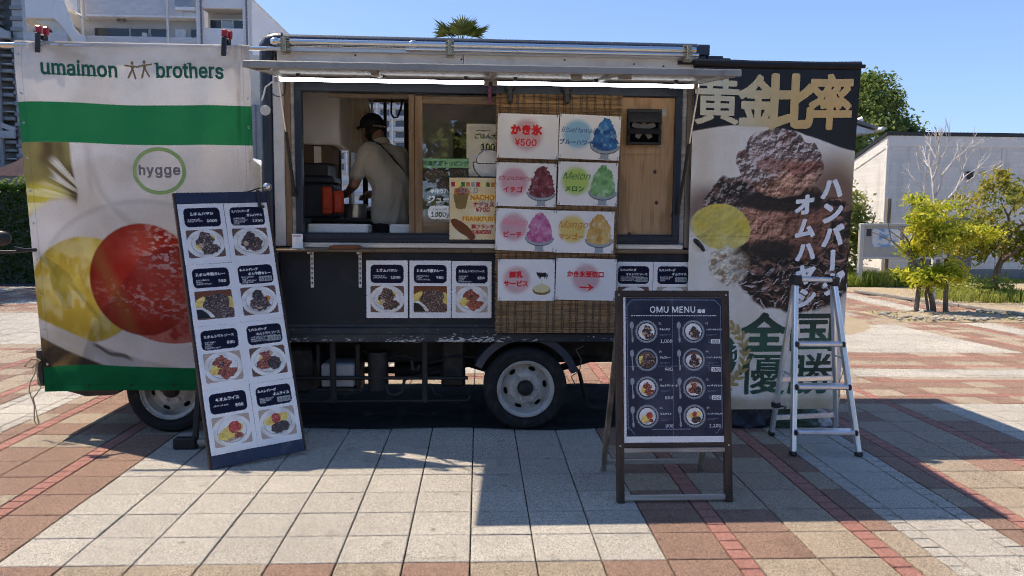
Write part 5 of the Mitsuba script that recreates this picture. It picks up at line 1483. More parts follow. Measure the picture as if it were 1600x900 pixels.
# ------------------------------------------------------------------ stepladder
LD = thing('stepladder', 'silver aluminium stepladder with three treads in front of the right banner', 'ladder')
fl, fr_ = (np.array([1.722, -.648, 0]), np.array([1.796, -.40, 1.15])), (np.array([2.154, -.675, 0]), np.array([2.055, -.41, 1.145]))
mat('ladder_alu', lambda p, n, uv: mi.Color3f(0.80, 0.81, 0.82) * (0.85 + 0.4 * fbm(p.x * 14, p.y * 14, p.z * 3, 3)), 0.34, metal=0.9)
for a, b in (fl, fr_):
    put(LD + '__front_rail', beam(a + (b - a) * .02, b, .030, .052, .006), 'ladder_alu', TR)
    put(LD + '__foot', beam(a, a + (b - a) * .026, .036, .058, .005), 'black_plastic', TR)
bl, br_ = (np.array([1.765, -.166, 0]), np.array([1.800, -.385, 1.12])), (np.array([2.287, -.08, 0]), np.array([2.06, -.39, 1.12]))
for a, b in (bl, br_):
    put(LD + '__rear_rail', beam(a + (b - a) * .02, b, .028, .044, .005), 'ladder_alu', TR)
    put(LD + '__foot', beam(a, a + (b - a) * .03, .034, .05, .005), 'black_plastic', TR)
at_ = lambda r, z: r[0] + (r[1] - r[0]) * (z / (r[1][2] - r[0][2]))
for z in (.155, .445, .722):
    p, q_ = at_(fl, z), at_(fr_, z)
    dx = (q_ - p) / np.linalg.norm(q_ - p)
    mid = boxm(0, 1, -.052, .042, -.018, .014, .004)
    for (a, b, m_, ww) in ((p + dx * .012, q_ - dx * .012, 'ladder_alu', .086), (p - dx * .004, p + dx * .016, 'black_plastic', .096), (q_ - dx * .016, q_ + dx * .004, 'black_plastic', .096)):
        put(LD + ('__tread' if m_ == 'ladder_alu' else '__tread_cap'), beam(a, b, ww, .030 if m_ == 'ladder_alu' else .038, .008), m_, TR)
    if z < .6:
        p, q_ = at_(bl, z - .02), at_(br_, z - .02)
        put(LD + '__rear_brace', beam(p, q_, .02, .035, .003), 'ladder_alu', TR)
p, q_ = np.array([1.796, -.40, 1.15]), np.array([2.055, -.40, 1.145])
put(LD + '__top_plate', beam(p + [.012, 0, .0], q_ - [.012, 0, 0], .10, .032, .008), 'ladder_alu', TR)
for c_ in (p, q_):
    put(LD + '__corner_cap', boxm(c_[0] - .026, c_[0] + .026, -.46, -.355, c_[2] - .04, c_[2] + .024, .010), 'black_plastic', TR)
put(LD + '__spreader', tube([at_(fl, .5) + [0, .03, 0], at_(bl, .5)], .006, 6), 'ladder_alu', TR)
put(LD + '__spreader', tube([at_(fr_, .62) + [0, .03, 0], at_(br_, .6)], .006, 6), 'ladder_alu', TR)
a = at_(bl, .235)
put(LD + '__tie_cord', cat(*[tube([a + .028 * np.array([math.cos(t), math.sin(t), 0]) + [0, 0, d] for t in np.linspace(0, 6.3, 14)], .006, 6) for d in (-.012, 0, .012)], tube([a + [.02, -.03, 0], a + [.06, -.03, -.01], a + [.05, -.03, -.03]], .006, 6)), 'black_plastic', TR)


# ------------------------------------------------------------------ bags and cloth on the ground
def lump(cx, cy, rx, ry, h, seed, n=40):
    rng = np.random.RandomState(seed)
    m = trimesh.creation.icosphere(4)
    v = np.array(m.vertices)
    v[:, 2] = np.maximum(v[:, 2], -.15)
    nz = np.array([__import__('meshkit').fbm(v * 2.2 + seed, 4, seed)]).T
    cr = np.array([np.abs(__import__('meshkit').noise(v * 4.5 + 9, seed) - .5)]).T
    v = v * (.72 + .5 * nz + .25 * cr)
    return trimesh.Trimesh(np.stack([cx + v[:, 0] * rx, cy + v[:, 1] * ry, np.maximum((v[:, 2] + .12) * h, .003)], 1), m.faces, process=False)


mat('bag_blue', worn([0.010, 0.014, 0.030], .3, 8), .5)
mat('bag_green', worn([0.022, 0.05, 0.028], .3, 8, (0.20, 0.21, 0.20), .5), .5)
mat('bag_white', worn([0.40, 0.41, 0.42], .25, 8), .5)
k = put('cloth_bag', lump(1.66, .17, .24, .16, .23, 5), 'bag_blue', TR, True)
tag(k, 'dark blue bundled bag on the paving under the right banner', 'bag')
k = put('cloth_bag', lump(2.03, .12, .22, .12, .16, 8), 'bag_green', TR, True)
tag(k, 'dark green bag on the paving behind the stepladder', 'bag')
k = put('cloth_bag', cat(lump(2.06, .27, .20, .08, .23, 12), lump(2.25, .10, .08, .06, .10, 15)), 'bag_white', TR, True)
tag(k, 'crumpled pale plastic bag behind the green bag', 'bag')
mat('mat_cloth_shade', worn([0.016, 0.017, 0.019], .3, 5, (0.05, 0.05, 0.05), .5), .95, spec=.08)


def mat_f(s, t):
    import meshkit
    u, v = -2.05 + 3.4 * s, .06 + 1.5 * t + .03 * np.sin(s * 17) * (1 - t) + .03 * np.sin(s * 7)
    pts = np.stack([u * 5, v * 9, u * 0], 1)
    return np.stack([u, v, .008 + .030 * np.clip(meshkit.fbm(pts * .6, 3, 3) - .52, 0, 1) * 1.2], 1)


k = put('ground_cloth_shade', sheet_mesh(mat_f, 160, 70)[0], 'mat_cloth_shade', TR, True)  # one dark sheet for the mat and for the painted-in shade beneath the truck
tag(k, 'black wrinkled cloth under the truck, its dark sheet also standing in for the shade there', 'cloth')

# ------------------------------------------------------------------ the little shelf below the window
SH = thing('side_shelf', 'narrow wooden shelf on two white slotted brackets below the serving window', 'shelf')
put(SH + '__board', boxm(-1.735, -1.085, -.16, -.031, 1.306, 1.322, .003), 'wood_rail', TR)
for u in (-1.517, -1.182):
    put(SH + '__bracket', cat(boxm(u - .011, u + .011, -.010, -.001, 1.045, 1.305, .002), boxm(u - .006, u + .006, -.14, -.010, 1.290, 1.304, .002), *[boxm(u - .012, u + .012, -.012, -.009, z, z + .010, .001) for z in np.arange(1.06, 1.29, .034)]), 'white_panel', TR)
    put(SH + '__slot', cat(*[boxm(u - .004, u + .004, -.0128, -.0122, z + .012, z + .028) for z in np.arange(1.06, 1.27, .034)]), 'dark_hole', TR, kind='stuff')
k = thing('shelf_card', 'small white card propped up at the left end of the side shelf', 'card')
put(k + '__sheet', boxm(-1.635, -1.562, -.09, -.085, 1.323, 1.425, .001), 'paper', TR)
put(k + '__holder', boxm(-1.645, -1.552, -.10, -.07, 1.322, 1.330, .002), 'white_panel', TR)
put(k + '__heading', boxm(-1.628, -1.570, -.0908, -.0902, 1.408, 1.414), 'ink_wine', TR)
k = put('wooden_tray', cat(boxm(-1.36, -1.18, -.15, -.06, 1.323, 1.335, .003), boxm(-1.36, -1.18, -.152, -.142, 1.323, 1.348, .003), boxm(-1.36, -1.18, -.068, -.058, 1.323, 1.348, .003), boxm(-1.375, -1.355, -.14, -.07, 1.325, 1.345, .003), boxm(-1.185, -1.165, -.14, -.07, 1.325, 1.345, .003)), 'ink_brown', TR)
tag(k, 'small red-brown wooden tray lying on the side shelf', 'tray')

# ------------------------------------------------------------------ inside the truck
mat('orange_board', lin(205, 74, 44), .45)
mat('box_brown', lin(92, 70, 54), .7)
mat('box_dark', lin(48, 52, 62), .5)
mat('towel', worn([0.60, 0.55, 0.45], .12, 9), .9)
mat('steel_pot', [0.55, 0.55, 0.55], .3, metal=.9)
mat('cutting_white', [0.66, 0.65, 0.62], .5)


def wthing(name, label, cat_, mesh, m, smooth=False):
    k = put(name, mesh, m, TR, smooth)
    return tag(k, label, cat_)


wthing('cutting_board', 'long white cutting board at the left of the open window sill', 'cutting board', boxm(-1.57, -1.14, .10, .34, 1.426, 1.492, .012), 'cutting_white')
wthing('cutting_board', 'short white block at the right of the open window sill', 'cutting board', boxm(-.985, -.80, .10, .30, 1.426, 1.494, .010), 'cutting_white')
for u, lab in ((-1.500, 'tall orange plastic holder inside the window, left of two'), (-1.412, 'orange plastic holder inside the window, right of two')):
    wthing('utensil_holder', lab, 'holder', cat(boxm(u - .040, u + .040, .50, .53, 1.56 if u < -1.45 else 1.57, 1.775 if u < -1.45 else 1.742, .014), boxm(u - .028, u + .028, .49, .50, 1.60, 1.72, .008)), 'orange_board')
k = thing('insulated_box', 'dark blue insulated box inside the window at the left', 'box')
put(k + '__body', boxm(-1.755, -1.46, .55, .95, 1.53, 1.80, .02), 'box_dark', TR)
put(k + '__lid', boxm(-1.758, -1.455, .545, .955, 1.802, 1.85, .012), 'box_dark', TR)
wthing('equipment_box', 'dark grey appliance on top of the insulated box', 'box', boxm(-1.755, -1.50, .55, .90, 1.852, 1.95, .01), 'box_dark')
k = thing('carton', 'brown carton with printed sides on the boxes inside the window', 'carton')
put(k + '__body', boxm(-1.74, -1.46, .55, .85, 1.952, 2.085, .003), 'box_brown', TR)
put(k + '__label', boxm(-1.60, -1.545, .548, .5495, 1.955, 2.08), 'paper_cream', TR)
wthing('saucepan', 'round steel pot inside the open window', 'pot', cat(lathe([(0, 0), (.085, 0), (.09, .01), (.09, .11), (.094, .115), (.088, .115), (.084, .012), (0, .01)], 28, 'z').apply_translation((-1.33, .82, 1.531)), tube([(-1.24, .82, 1.62), (-1.10, .84, 1.63)], .009, 8)), 'steel_pot', 40)
wthing('stove', 'black table stove on the rear counter by the window', 'stove', cat(boxm(-1.45, -1.02, 1.24, 1.6, 1.531, 1.60, .01), *[beam((-1.40 + k * .1, 1.28, 1.61), (-1.40 + k * .1, 1.56, 1.61), .012, .02) for k in range(4)]), 'black_steel')


def towel_f(s, t):
    u = -1.435 + .19 * s + .05 * t * (s - .3)
    return np.stack([u + .012 * np.sin(t * 5), 1.02 + .030 * np.sin(s * 16 + t) + .02 * np.sin(s * 5), 2.52 - .40 * t - .05 * np.sin(s * 3.1) * t], 1)


k = thing('hanging_towel', 'cream towel hanging from the ceiling inside the open window', 'towel')
put(k + '__cloth', sheet_mesh(towel_f, 40, 30)[0], 'towel', TR, True)
put(k + '__hook', cat(tube([(-1.40, 1.02, 2.667), (-1.40, 1.02, 2.50)], .005, 6), tube([(-1.28, 1.02, 2.667), (-1.28, 1.02, 2.50)], .005, 6), tube([(-1.45, 1.02, 2.52), (-1.23, 1.02, 2.52)], .007, 6)), 'black_steel', TR)
wthing('ladle', 'steel utensil hanging in the rear window', 'ladle', tube([(-1.268, 1.45, 2.62), (-1.268, 1.45, 2.45), (-1.275, 1.45, 2.36)], [.007, .012, .014], 8), 'alu')
wthing('hanging_strap', 'dark strap loop hanging in the rear window', 'strap', tube([(-1.10, 1.5, 2.62), (-1.105, 1.5, 2.46), (-1.085, 1.5, 2.42), (-1.05, 1.5, 2.425), (-1.02, 1.5, 2.50), (-1.0, 1.5, 2.60)], .009, 8), 'black_plastic')
wthing('paper_roll', 'white kitchen roll standing by the worker', 'paper roll', lathe([(0, 0), (.055, 0), (.055, .22), (.02, .22), (.02, .2)], 24, 'z').apply_translation((-.80, 1.0, 1.531)), 'cutting_white', 40)

# ------------------------------------------------------------------ the worker, standing inside with the back turned
def limb(chain):
    """A run of (point, radius) joints as one solid: each bone the hull of its two end balls."""
    out = []
    for (p, r), (q, s) in zip(chain, chain[1:]):
        a = m3.Manifold.sphere(r, 20).translate(tuple(map(float, p)))
        b = m3.Manifold.sphere(s, 20).translate(tuple(map(float, q)))
        out.append(m3.Manifold.batch_hull([a, b]))
    return out


def solid(parts, edge=.014, rounds=10):
    m = m3.Manifold.batch_boolean(parts, m3.OpType.Add).refine_to_length(edge)
    q = m.to_mesh()
    t = trimesh.Trimesh(q.vert_properties[:, :3], q.tri_verts, process=True)
    trimesh.smoothing.filter_taubin(t, iterations=rounds)
    return t


def egg_(c, r, sx, sy, sz):
    return m3.Manifold.sphere(r, 28).scale((sx, sy, sz)).translate(tuple(map(float, c)))


# own frame: x right, y towards where the person faces, z up from the truck floor; head bowed over the work
sh, hip = 1.335, .86
lean = .11
body = []
body += limb([((-.09, 0, .04), .045), ((-.095, .01, .46), .058), ((-.085, 0, hip), .085)]) + limb([((.09, 0, .04), .045), ((.095, .02, .46), .058), ((.085, 0, hip), .085)])
for s in (-1, 1):
    body += limb([((s * .09, -.03, .03), .034), ((s * .10, .14, .025), .026)])
body += [m3.Manifold.batch_hull([egg_((0, 0, hip), .15, 1.02, .72, .7), egg_((0, .01, 1.08), .135, 1.06, .78, .9)]), m3.Manifold.batch_hull([egg_((0, .01, 1.08), .135, 1.06, .78, .9), egg_((-.10, lean, 1.27), .10, 1, .9, .9), egg_((.10, lean, 1.27), .10, 1, .9, .9)]),
         m3.Manifold.batch_hull([egg_((0, lean, 1.33), .09, 1, .8, .7), egg_((-.165, lean, sh), .058, 1, 1, 1), egg_((.165, lean, sh), .058, 1, 1, 1)])]
body += limb([((0, lean, 1.34), .062), ((0, lean + .05, 1.45), .055), ((0, lean + .07, 1.50), .055)])
hd = np.array([0, lean + .135, 1.53])
head = [egg_(hd, .098, .80, .96, 1.12), egg_(hd + [0, .035, -.045], .068, .86, .95, 1.1), egg_(hd + [0, .088, -.02], .02, .7, 1.2, 1.3), egg_(hd + [-.078, -.0, -.015], .024, .4, .8, 1.2), egg_(hd + [.078, .0, -.015], .024, .4, .8, 1.2)]
elb, wri = {}, {}
for s in (-1, 1):
    e, w_ = np.array([s * .245, lean + .06, 1.075]), np.array([s * .15, lean + .27, 1.02])
    elb[s], wri[s] = e, w_
    body += limb([((s * .175, lean, sh - .005), .056), (e, .040), (w_, .028)])
    hand = limb([(w_, .028), (w_ + [-s * .03, .07, -.01], .034)])
    for j, (dx, L) in enumerate(((-.024, .065), (-.008, .075), (.008, .070), (.024, .055))):
        b0 = w_ + np.array([-s * .035 + dx, .095, -.012])
        hand += limb([(b0 - [0, .02, 0], .0095), (b0 + [0, L * .55, -.012], .0088), (b0 + [0, L * .85, -.04], .0078)])
    hand += limb([(w_ + [-s * .045, .03, 0], .012), (w_ + [-s * .075, .07, -.012], .0105), (w_ + [-s * .078, .095, -.03], .009)])
    body += hand
person_m = solid(body + head, .012, 8)
PT = np.eye(4)
pa = math.radians(46)                          # facing the back wall, turned a little to the left
PT[:3, :3] = np.array([[math.cos(pa), -math.sin(pa), 0], [math.sin(pa), math.cos(pa), 0], [0, 0, 1]])
PT[:3, 3] = (-1.035, .80, .722)
PF = TR @ PT
PE = thing('person', 'person in a cream polo shirt and dark cap working inside the truck, seen from behind', 'person')
mat('skin', [0.36, 0.20, 0.135], .5)
mat('shirt', worn([0.62, 0.575, 0.49], .06, 6, (.4, .36, .3), .3), .85, sheen=.3)
mat('trousers', [0.02, 0.021, 0.026], .85)
mat('hair', [0.012, 0.010, 0.009], .6)
mat('cap_navy', [0.012, 0.014, 0.026], .75)
put(PE + '__body', person_m, 'skin', PF, True)
shirt = [m3.Manifold.batch_hull([egg_((0, 0, .80), .175, 1.02, .74, .55), egg_((0, .01, 1.08), .155, 1.08, .82, .9)]), m3.Manifold.batch_hull([egg_((0, .01, 1.08), .155, 1.08, .82, .9), egg_((-.10, lean, 1.27), .118, 1.02, .95, .9), egg_((.10, lean, 1.27), .118, 1.02, .95, .9)]),
         m3.Manifold.batch_hull([egg_((0, lean, 1.34), .10, 1, .85, .72), egg_((-.168, lean, sh), .072, 1, 1, 1), egg_((.168, lean, sh), .072, 1, 1, 1)])]
for s in (-1, 1):
    m_ = np.array([s * .175, lean, sh - .005])
    shirt += limb([(m_, .072), (m_ + (elb[s] - m_) * .66, .064)])
st_ = solid(shirt, .012, 6)
import meshkit
v = np.array(st_.vertices)
wr = meshkit.fbm(np.stack([v[:, 0] * 9, v[:, 1] * 9, v[:, 2] * 5 + np.abs(v[:, 0]) * 9], 1), 3, 4) - .5
v += st_.vertex_normals * (wr[:, None] * .045)
put(PE + '__shirt', trimesh.Trimesh(v, st_.faces, process=False), 'shirt', PF, True)
put(PE + '__collar', cat(lathe([(.072, 0), (.084, .002), (.078, .05), (.068, .052)], 26, 'z').apply_transform(trimesh.transformations.rotation_matrix(-.35, (1, 0, 0))).apply_translation((0, lean + .022, 1.388))), 'shirt', PF, 40)
tr_parts = limb([((-.09, 0, .07), .062), ((-.095, .01, .46), .074), ((-.085, 0, .78), .085)]) + limb([((.09, 0, .07), .062), ((.095, .02, .46), .074), ((.085, 0, .78), .085)]) + [egg_((0, 0, .79), .150, 1.02, .74, .5)]
put(PE + '__trousers', solid(tr_parts, .018, 6), 'trousers', PF, True)
for s in (-1, 1):
    put(PE + '__shoe', solid(limb([((s * .09, -.04, .045), .048), ((s * .10, .13, .035), .038), ((s * .102, .17, .03), .030)]), .014, 4), 'black_plastic', PF, True)
put(PE + '__hair', solid([egg_(hd + [0, -.022, .0], .098, .86, .92, 1.08), egg_(hd + [0, -.045, -.065], .062, 1.0, .7, .8)], .010, 4), 'hair', PF, True)
capm = solid([egg_(hd + [0, -.004, .045], .106, .88, 1.02, .88)], .010, 4)
capm = trimesh.intersections.slice_mesh_plane(capm, [0, .18, 1], hd + [0, 0, .012], cap=False)
put(PE + '__cap', capm, 'cap_navy', PF, True)
put(PE + '__cap_brim', cat(extrude(ell(0, 0, .082, .075).difference(sbox(-1, -1, 1, -.0)), 0, .006).apply_transform(np.array([[1, 0, 0, 0], [0, 0, 1, 0], [0, -1, 0, 0], [0, 0, 0, 1.0]])).apply_transform(trimesh.transformations.rotation_matrix(-.25, (1, 0, 0))).apply_translation(hd + [0, .075, .030])), 'cap_navy', PF)
put(PE + '__cap_strap', cat(boxm(-.078, .078, -.110, -.102, .018, .030, .003), boxm(-.012, .012, -.113, -.108, .014, .034, .002)).apply_translation(hd), 'wood_pale', PF)
bagp = [(-.10, lean + .02, 1.432), (-.085, lean - .075, 1.395), (-.02, lean - .125, 1.31), (.07, lean - .165, 1.20), (.150, lean - .165, 1.07), (.21, lean - .10, .98)]
put(PE + '__strap', cat(*[beam(a, b, .03, .008, .002) for a, b in zip(bagp, bagp[1:])]), 'cap_navy', PF)
put(PE + '__shoulder_bag', boxm(.165, .235, -.10, .06, .86, 1.03, .02), 'cap_navy', PF)

# ------------------------------------------------------------------ foliage helpers
def leaves(P, size, aspect, seed, droop=0.0, up=0.35, jitter=.35):
    """One folded leaf (two triangles) at each point; mostly facing up and outwards."""
    rng = np.random.RandomState(seed)
    n = len(P)
    nrm = rng.normal(0, 1, (n, 3))
    nrm[:, 2] = np.abs(nrm[:, 2]) + up
    nrm /= np.linalg.norm(nrm, axis=1, keepdims=True)
    d = rng.normal(0, 1, (n, 3))
    d[:, 2] -= droop
    d -= nrm * (d * nrm).sum(1, keepdims=True)
    d /= np.linalg.norm(d, axis=1, keepdims=True) + 1e-9
    s = np.cross(nrm, d)
    L = size * (1 + jitter * rng.uniform(-1, 1, (n, 1)))
    W = L * aspect * .5
    a, b = P - d * L * .5, P + d * L * .5
    l, r = P + s * W + nrm * W * .4, P - s * W + nrm * W * .4
    v = np.stack([a, r, b, l], 1).reshape(-1, 3)
    k = np.arange(n)[:, None] * 4
    f = np.concatenate([k + [0, 1, 2], k + [0, 2, 3]], 0)
    return trimesh.Trimesh(v, f, process=False)


def clumps(c, r, n, k, spread, seed, shell=.55, flat=1.0):
    """n clumps in an ellipsoid (mostly near its skin), k points in each."""
    rng = np.random.RandomState(seed)
    q = rng.normal(0, 1, (n, 3))
    q /= np.linalg.norm(q, axis=1, keepdims=True)
    rad = shell + (1 - shell) * rng.rand(n, 1) ** .7
    rad *= .78 + .44 * meshkit.fbm(q * 1.7 + seed, 3, seed)[:, None]
    C = np.asarray(c) + q * rad * np.asarray(r)
    P = C[:, None] + rng.normal(0, 1, (n, k, 3)) * spread * np.array([1, 1, .7 * flat])
    return P.reshape(-1, 3)


def vary(c1, c2, f=1.5, f2=9):
    def fn(p, n, uv):
        a = fbm(p.x * f, p.y * f, p.z * f, 3)
        b = noise(p.x * f2, p.y * f2, p.z * f2)
        return mix(c1, c2, dr.clip(0.65 * smoothstep(0.3, 0.7, a) + 0.5 * (b - 0.3), 0, 1))
    return fn


leafmat('leaf_dark', vary((0.07, 0.13, 0.035), (0.42, 0.48, 0.16), 1.0, 4), .8)
leafmat('leaf_hedge', vary((0.020, 0.048, 0.012), (0.05, 0.10, 0.022), 2.5, 12), .5)
leafmat('leaf_yellow', vary((0.26, 0.35, 0.03), (0.78, 0.72, 0.10), 3.0, 14), 1.1)
leafmat('leaf_light', vary((0.16, 0.21, 0.04), (0.46, 0.40, 0.09), 1.6, 9), .9)
leafmat('leaf_shrub', vary((0.16, 0.23, 0.05), (0.46, 0.46, 0.14), 2.0, 9), .9)
leafmat('leaf_grass', vary((0.22, 0.30, 0.05), (0.55, 0.55, 0.16), 2.0, 12), 1.1)
leafmat('leaf_palm', vary((0.06, 0.09, 0.025), (0.15, 0.17, 0.06), 1.2, 6), .6)
mat('bark', lambda p, n, uv: mix((0.10, 0.075, 0.055), (0.20, 0.165, 0.125), smoothstep(0.3, 0.7, fbm(p.x * 20, p.y * 20, p.z * 5, 4))), .9)
mat('bark_pale', lambda p, n, uv: mix((0.42, 0.39, 0.36), (0.60, 0.57, 0.53), smoothstep(0.3, 0.7, fbm(p.x * 20, p.y * 20, p.z * 5, 3))), .85)


def branches(p, d, L, r, depth, seed, spread=.55, lift=.15, shrink=.74, kids=(2, 3)):
    rng = random.Random(seed)
    out, tips = [], []

    def grow(p, d, L, r, k):
        pts, q, dd = [p], np.array(p), np.array(d)
        for _ in range(4):
            dd = dd + np.array([rng.gauss(0, .10), rng.gauss(0, .10), rng.gauss(0, .06) + lift * .12])
            dd = dd / np.linalg.norm(dd)
            q = q + dd * L / 4
            pts.append(q.copy())
        out.append(tube(pts, np.linspace(r, r * .62, 5), 7 if r > .02 else 4, False))
        if k == 0:
            tips.append((q, dd))
            return
        n = rng.randint(*kids)
        a0 = rng.random() * 6.28
        for j in range(n):
            _, a, b = basis(dd)
            t = a0 + j * 6.28 / n + rng.gauss(0, .4)
            s = spread * (.6 + .7 * rng.random())
            nd = dd * math.cos(s) + (a * math.cos(t) + b * math.sin(t)) * math.sin(s) + np.array([0, 0, lift])
            grow(q, nd / np.linalg.norm(nd), L * shrink * (.8 + .4 * rng.random()), r * .62, k - 1)
    grow(np.array(p, float), np.array(d, float) / np.linalg.norm(d), L, r, depth)
    return cat(*out), tips


# ------------------------------------------------------------------ the tall leafy tree behind the white building
k = thing('leafy_tree', 'tall dense dark green tree rising behind the white building', 'tree')
put(k + '__trunk', tube([(16.6, 36, -.3), (16.7, 36, 2.0), (16.9, 36.1, 4.5)], [.35, .28, .2], 12), 'bark')
P = np.vstack([clumps((16.4, 36, 5.1), (3.4, 2.6, 3.0), 420, 34, .24, 1, .72), clumps((18.9, 35.6, 4.7), (1.75, 1.6, 1.5), 170, 34, .22, 2, .66), clumps((17.7, 35.5, 6.7), (1.5, 1.5, 1.35), 150, 34, .22, 3, .6), clumps((18.6, 35, 2.6), (2.4, 1.8, 2.2), 200, 30, .26, 4, .6)])
put(k + '__crown', leaves(P, .20, .55, 7), 'leaf_dark')

# ------------------------------------------------------------------ the white flat-roofed building at the right
mat('siding', lambda p, n, uv: mi.Color3f(0.62, 0.61, 0.585) * (0.92 + 0.10 * cell_rand(dr.floor(p.z / 0.11), dr.floor((p.x + p.y) / 0.5)) + 0.06 * fbm(p.x, p.y, p.z, 3)) * (1 - 0.14 * smoothstep(0.55, 0.8, fbm(p.x * 5 + p.y * 5, 2, p.z * 0.4, 4))) * (1 - 0.16 * smoothstep(0.88, 1.0, p.z / 0.11 - dr.floor(p.z / 0.11))), .7)
mat('plinth', worn([0.20, 0.205, 0.21], .12, 3), .8)
mat('black_trim', [0.016, 0.016, 0.018], .5)
mat('shutter_grey', worn([0.16, 0.16, 0.165], .1, 4), .5)
k = thing('white_building', 'low white building with a black roof edge and grey shutter at the right', 'building')
XA, YA = 11.54, 21.8
YZ = np.array([[0, 1, 0, XA], [1, 0, 0, 0], [0, 0, 1, 0], [0, 0, 0, 1.0]])


def side_prism(pts, x0, x1):
    m = extrude(Polygon(pts), 0, x1 - x0)
    v = np.array(m.vertices)
    return trimesh.Trimesh(np.stack([x0 + v[:, 1], v[:, 0], v[:, 2]], 1), m.faces, process=False)


put(k + '__wall', side_prism([(YA, .16), (YA, 3.93), (29.5, 1.78), (29.5, .16)], XA, 34), 'siding')
put(k + '__plinth', boxm(XA - .01, 34, YA - .012, 29.5, -.4, .16, .005), 'plinth')
put(k + '__roof', side_prism([(YA - .05, 3.93), (YA - .05, 4.03), (29.6, 1.87), (29.6, 1.78)], XA - .06, 34.1), 'black_trim')
put(k + '__eave_board', boxm(XA, 34, YA - .02, YA, 3.62, 3.925, .003), 'cutting_white')
put(k + '__side_board', side_prism([(YA, 3.60), (YA, 3.92), (29.5, 1.77), (29.5, 1.45)], XA - .02, XA), 'cutting_white')
put(k + '__corner_post', boxm(XA - .025, XA + .06, YA - .025, YA + .06, -.1, 3.62, .005), 'cutting_white')
put(k + '__wall_joint', boxm(14.86, 14.88, YA - .006, YA, .17, 3.6), 'board_back')
sh_ = k + '__shutter'
put(sh_, boxm(12.32, 14.16, YA - .03, YA + .02, -.2, 1.62, .004), 'shutter_grey')
for z in np.arange(-.12, 1.56, .085):
    put(sh_ + '__slat', boxm(12.38, 14.10, YA - .05, YA - .031, z, z + .074, .008), 'shutter_grey')
for x in (13.93, 15.79):
    lp = k + '__wall_lamp'
    put(lp, cat(boxm(x - .075, x + .075, YA - .14, YA - .013, 2.72, 2.90, .03), boxm(x - .085, x + .085, YA - .15, YA - .012, 2.90, 2.94, .012)), 'black_plastic')

# ------------------------------------------------------------------ the roof corner behind the banner
k = thing('house', 'house roof corner with a pale eave showing behind the right banner', 'house')
put(k + '__wall', boxm(6, 13.0, 28.5, 33, -.3, 4.5), 'siding')
put(k + '__roof', extrude(Polygon([(5.6, 7.4), (14.45, 4.78), (14.45, 4.88), (5.6, 7.55)]), 27.9, 33.6), 'shutter_grey')
put(k + '__eave', extrude(Polygon([(12.4, 4.62), (14.30, 4.62 + .06), (14.30, 4.76), (12.4, 5.32)]), 28.02, 28.12), 'cutting_white')
put(k + '__soffit', extrude(Polygon([(12.9, 4.60), (14.2, 4.66), (14.2, 4.70), (12.9, 4.68)]), 28.13, 33.4), 'cutting_white')
put(k + '__gutter', tube([(14.42, 27.6, 4.80), (14.42, 33.6, 4.80)], .07, 10), 'cutting_white', smooth=40)
put(k + '__chimney_pipe', tube([(13.5, 28.6, 5.0), (14.0, 28.3, 5.22)], .10, 12), 'cutting_white', smooth=40)

# ------------------------------------------------------------------ notice board, post
mat('board_frame', [0.50, 0.51, 0.52], .4, metal=.3)
mat('board_back', worn([0.36, 0.37, 0.37], .08, 3), .6)
mat('map_print', lambda p, n, uv: mix((0.58, 0.63, 0.70), (0.16, 0.34, 0.60), smoothstep(0.48, 0.62, fbm(p.x * 7, 2, p.z * 9, 3))), .4)
k = thing('notice_board', 'pale metal notice board on posts with a blue map poster', 'notice board')
g0 = -.20
NX0, NX1, NY = 9.80, 12.0, 19.6
put(k + '__post', boxm(NX0 - .055, NX0 + .055, NY - .055, NY + .055, g0, 1.45, .008), 'board_frame')
put(k + '__post', boxm(NX1 - .055, NX1 + .055, NY - .055, NY + .055, g0, 1.45, .008), 'board_frame')
put(k + '__back_panel', boxm(NX0, NX1, NY - .03, NY + .03, .58, 1.42), 'board_back')
put(k + '__frame', cat(boxm(NX0, NX1, NY - .07, NY + .05, 1.40, 1.46, .006), boxm(NX0, NX1, NY - .07, NY + .05, .55, .61, .006)), 'board_frame')
for x0, x1, z0, z1, m_ in ((9.92, 10.05, 1.13, 1.32, 'box_dark'), (10.08, 10.55, .86, 1.32, 'map_print'), (10.56, 10.80, .90, 1.31, 'paper'), (10.92, 11.28, .94, 1.29, 'paper'), (11.35, 11.75, .9, 1.3, 'map_print')):
    put(k + '__notice', boxm(x0, x1, NY - .034, NY - .0305, z0, z1), m_)
put(k + '__notice_picture', cat(boxm(10.60, 10.76, NY - .0355, NY - .0342, .98, 1.16)), 'map_print')
k = put('wooden_post', boxm(11.36, 11.47, 21.3, 21.4, g0, 2.15, .01), 'wood_grey')
tag(k, 'weathered brown post against the corner of the white building', 'post')

# ------------------------------------------------------------------ shrub, grass, small trees, pigeon
k = thing('shrub', 'tall pale green shrub left of the notice board', 'shrub')
put(k + '__stem', branches((9.4, 20.6, g0), (0, 0, 1), .8, .05, 3, 5)[0], 'bark')
put(k + '__foliage', leaves(np.vstack([clumps((9.5, 20.6, 1.2), (1.1, .7, 1.45), 330, 20, .11, 11, .5), clumps((9.9, 20.4, 1.5), (.55, .4, .8), 60, 16, .1, 12, .5)]), .12, .5, 13, .8), 'leaf_shrub')


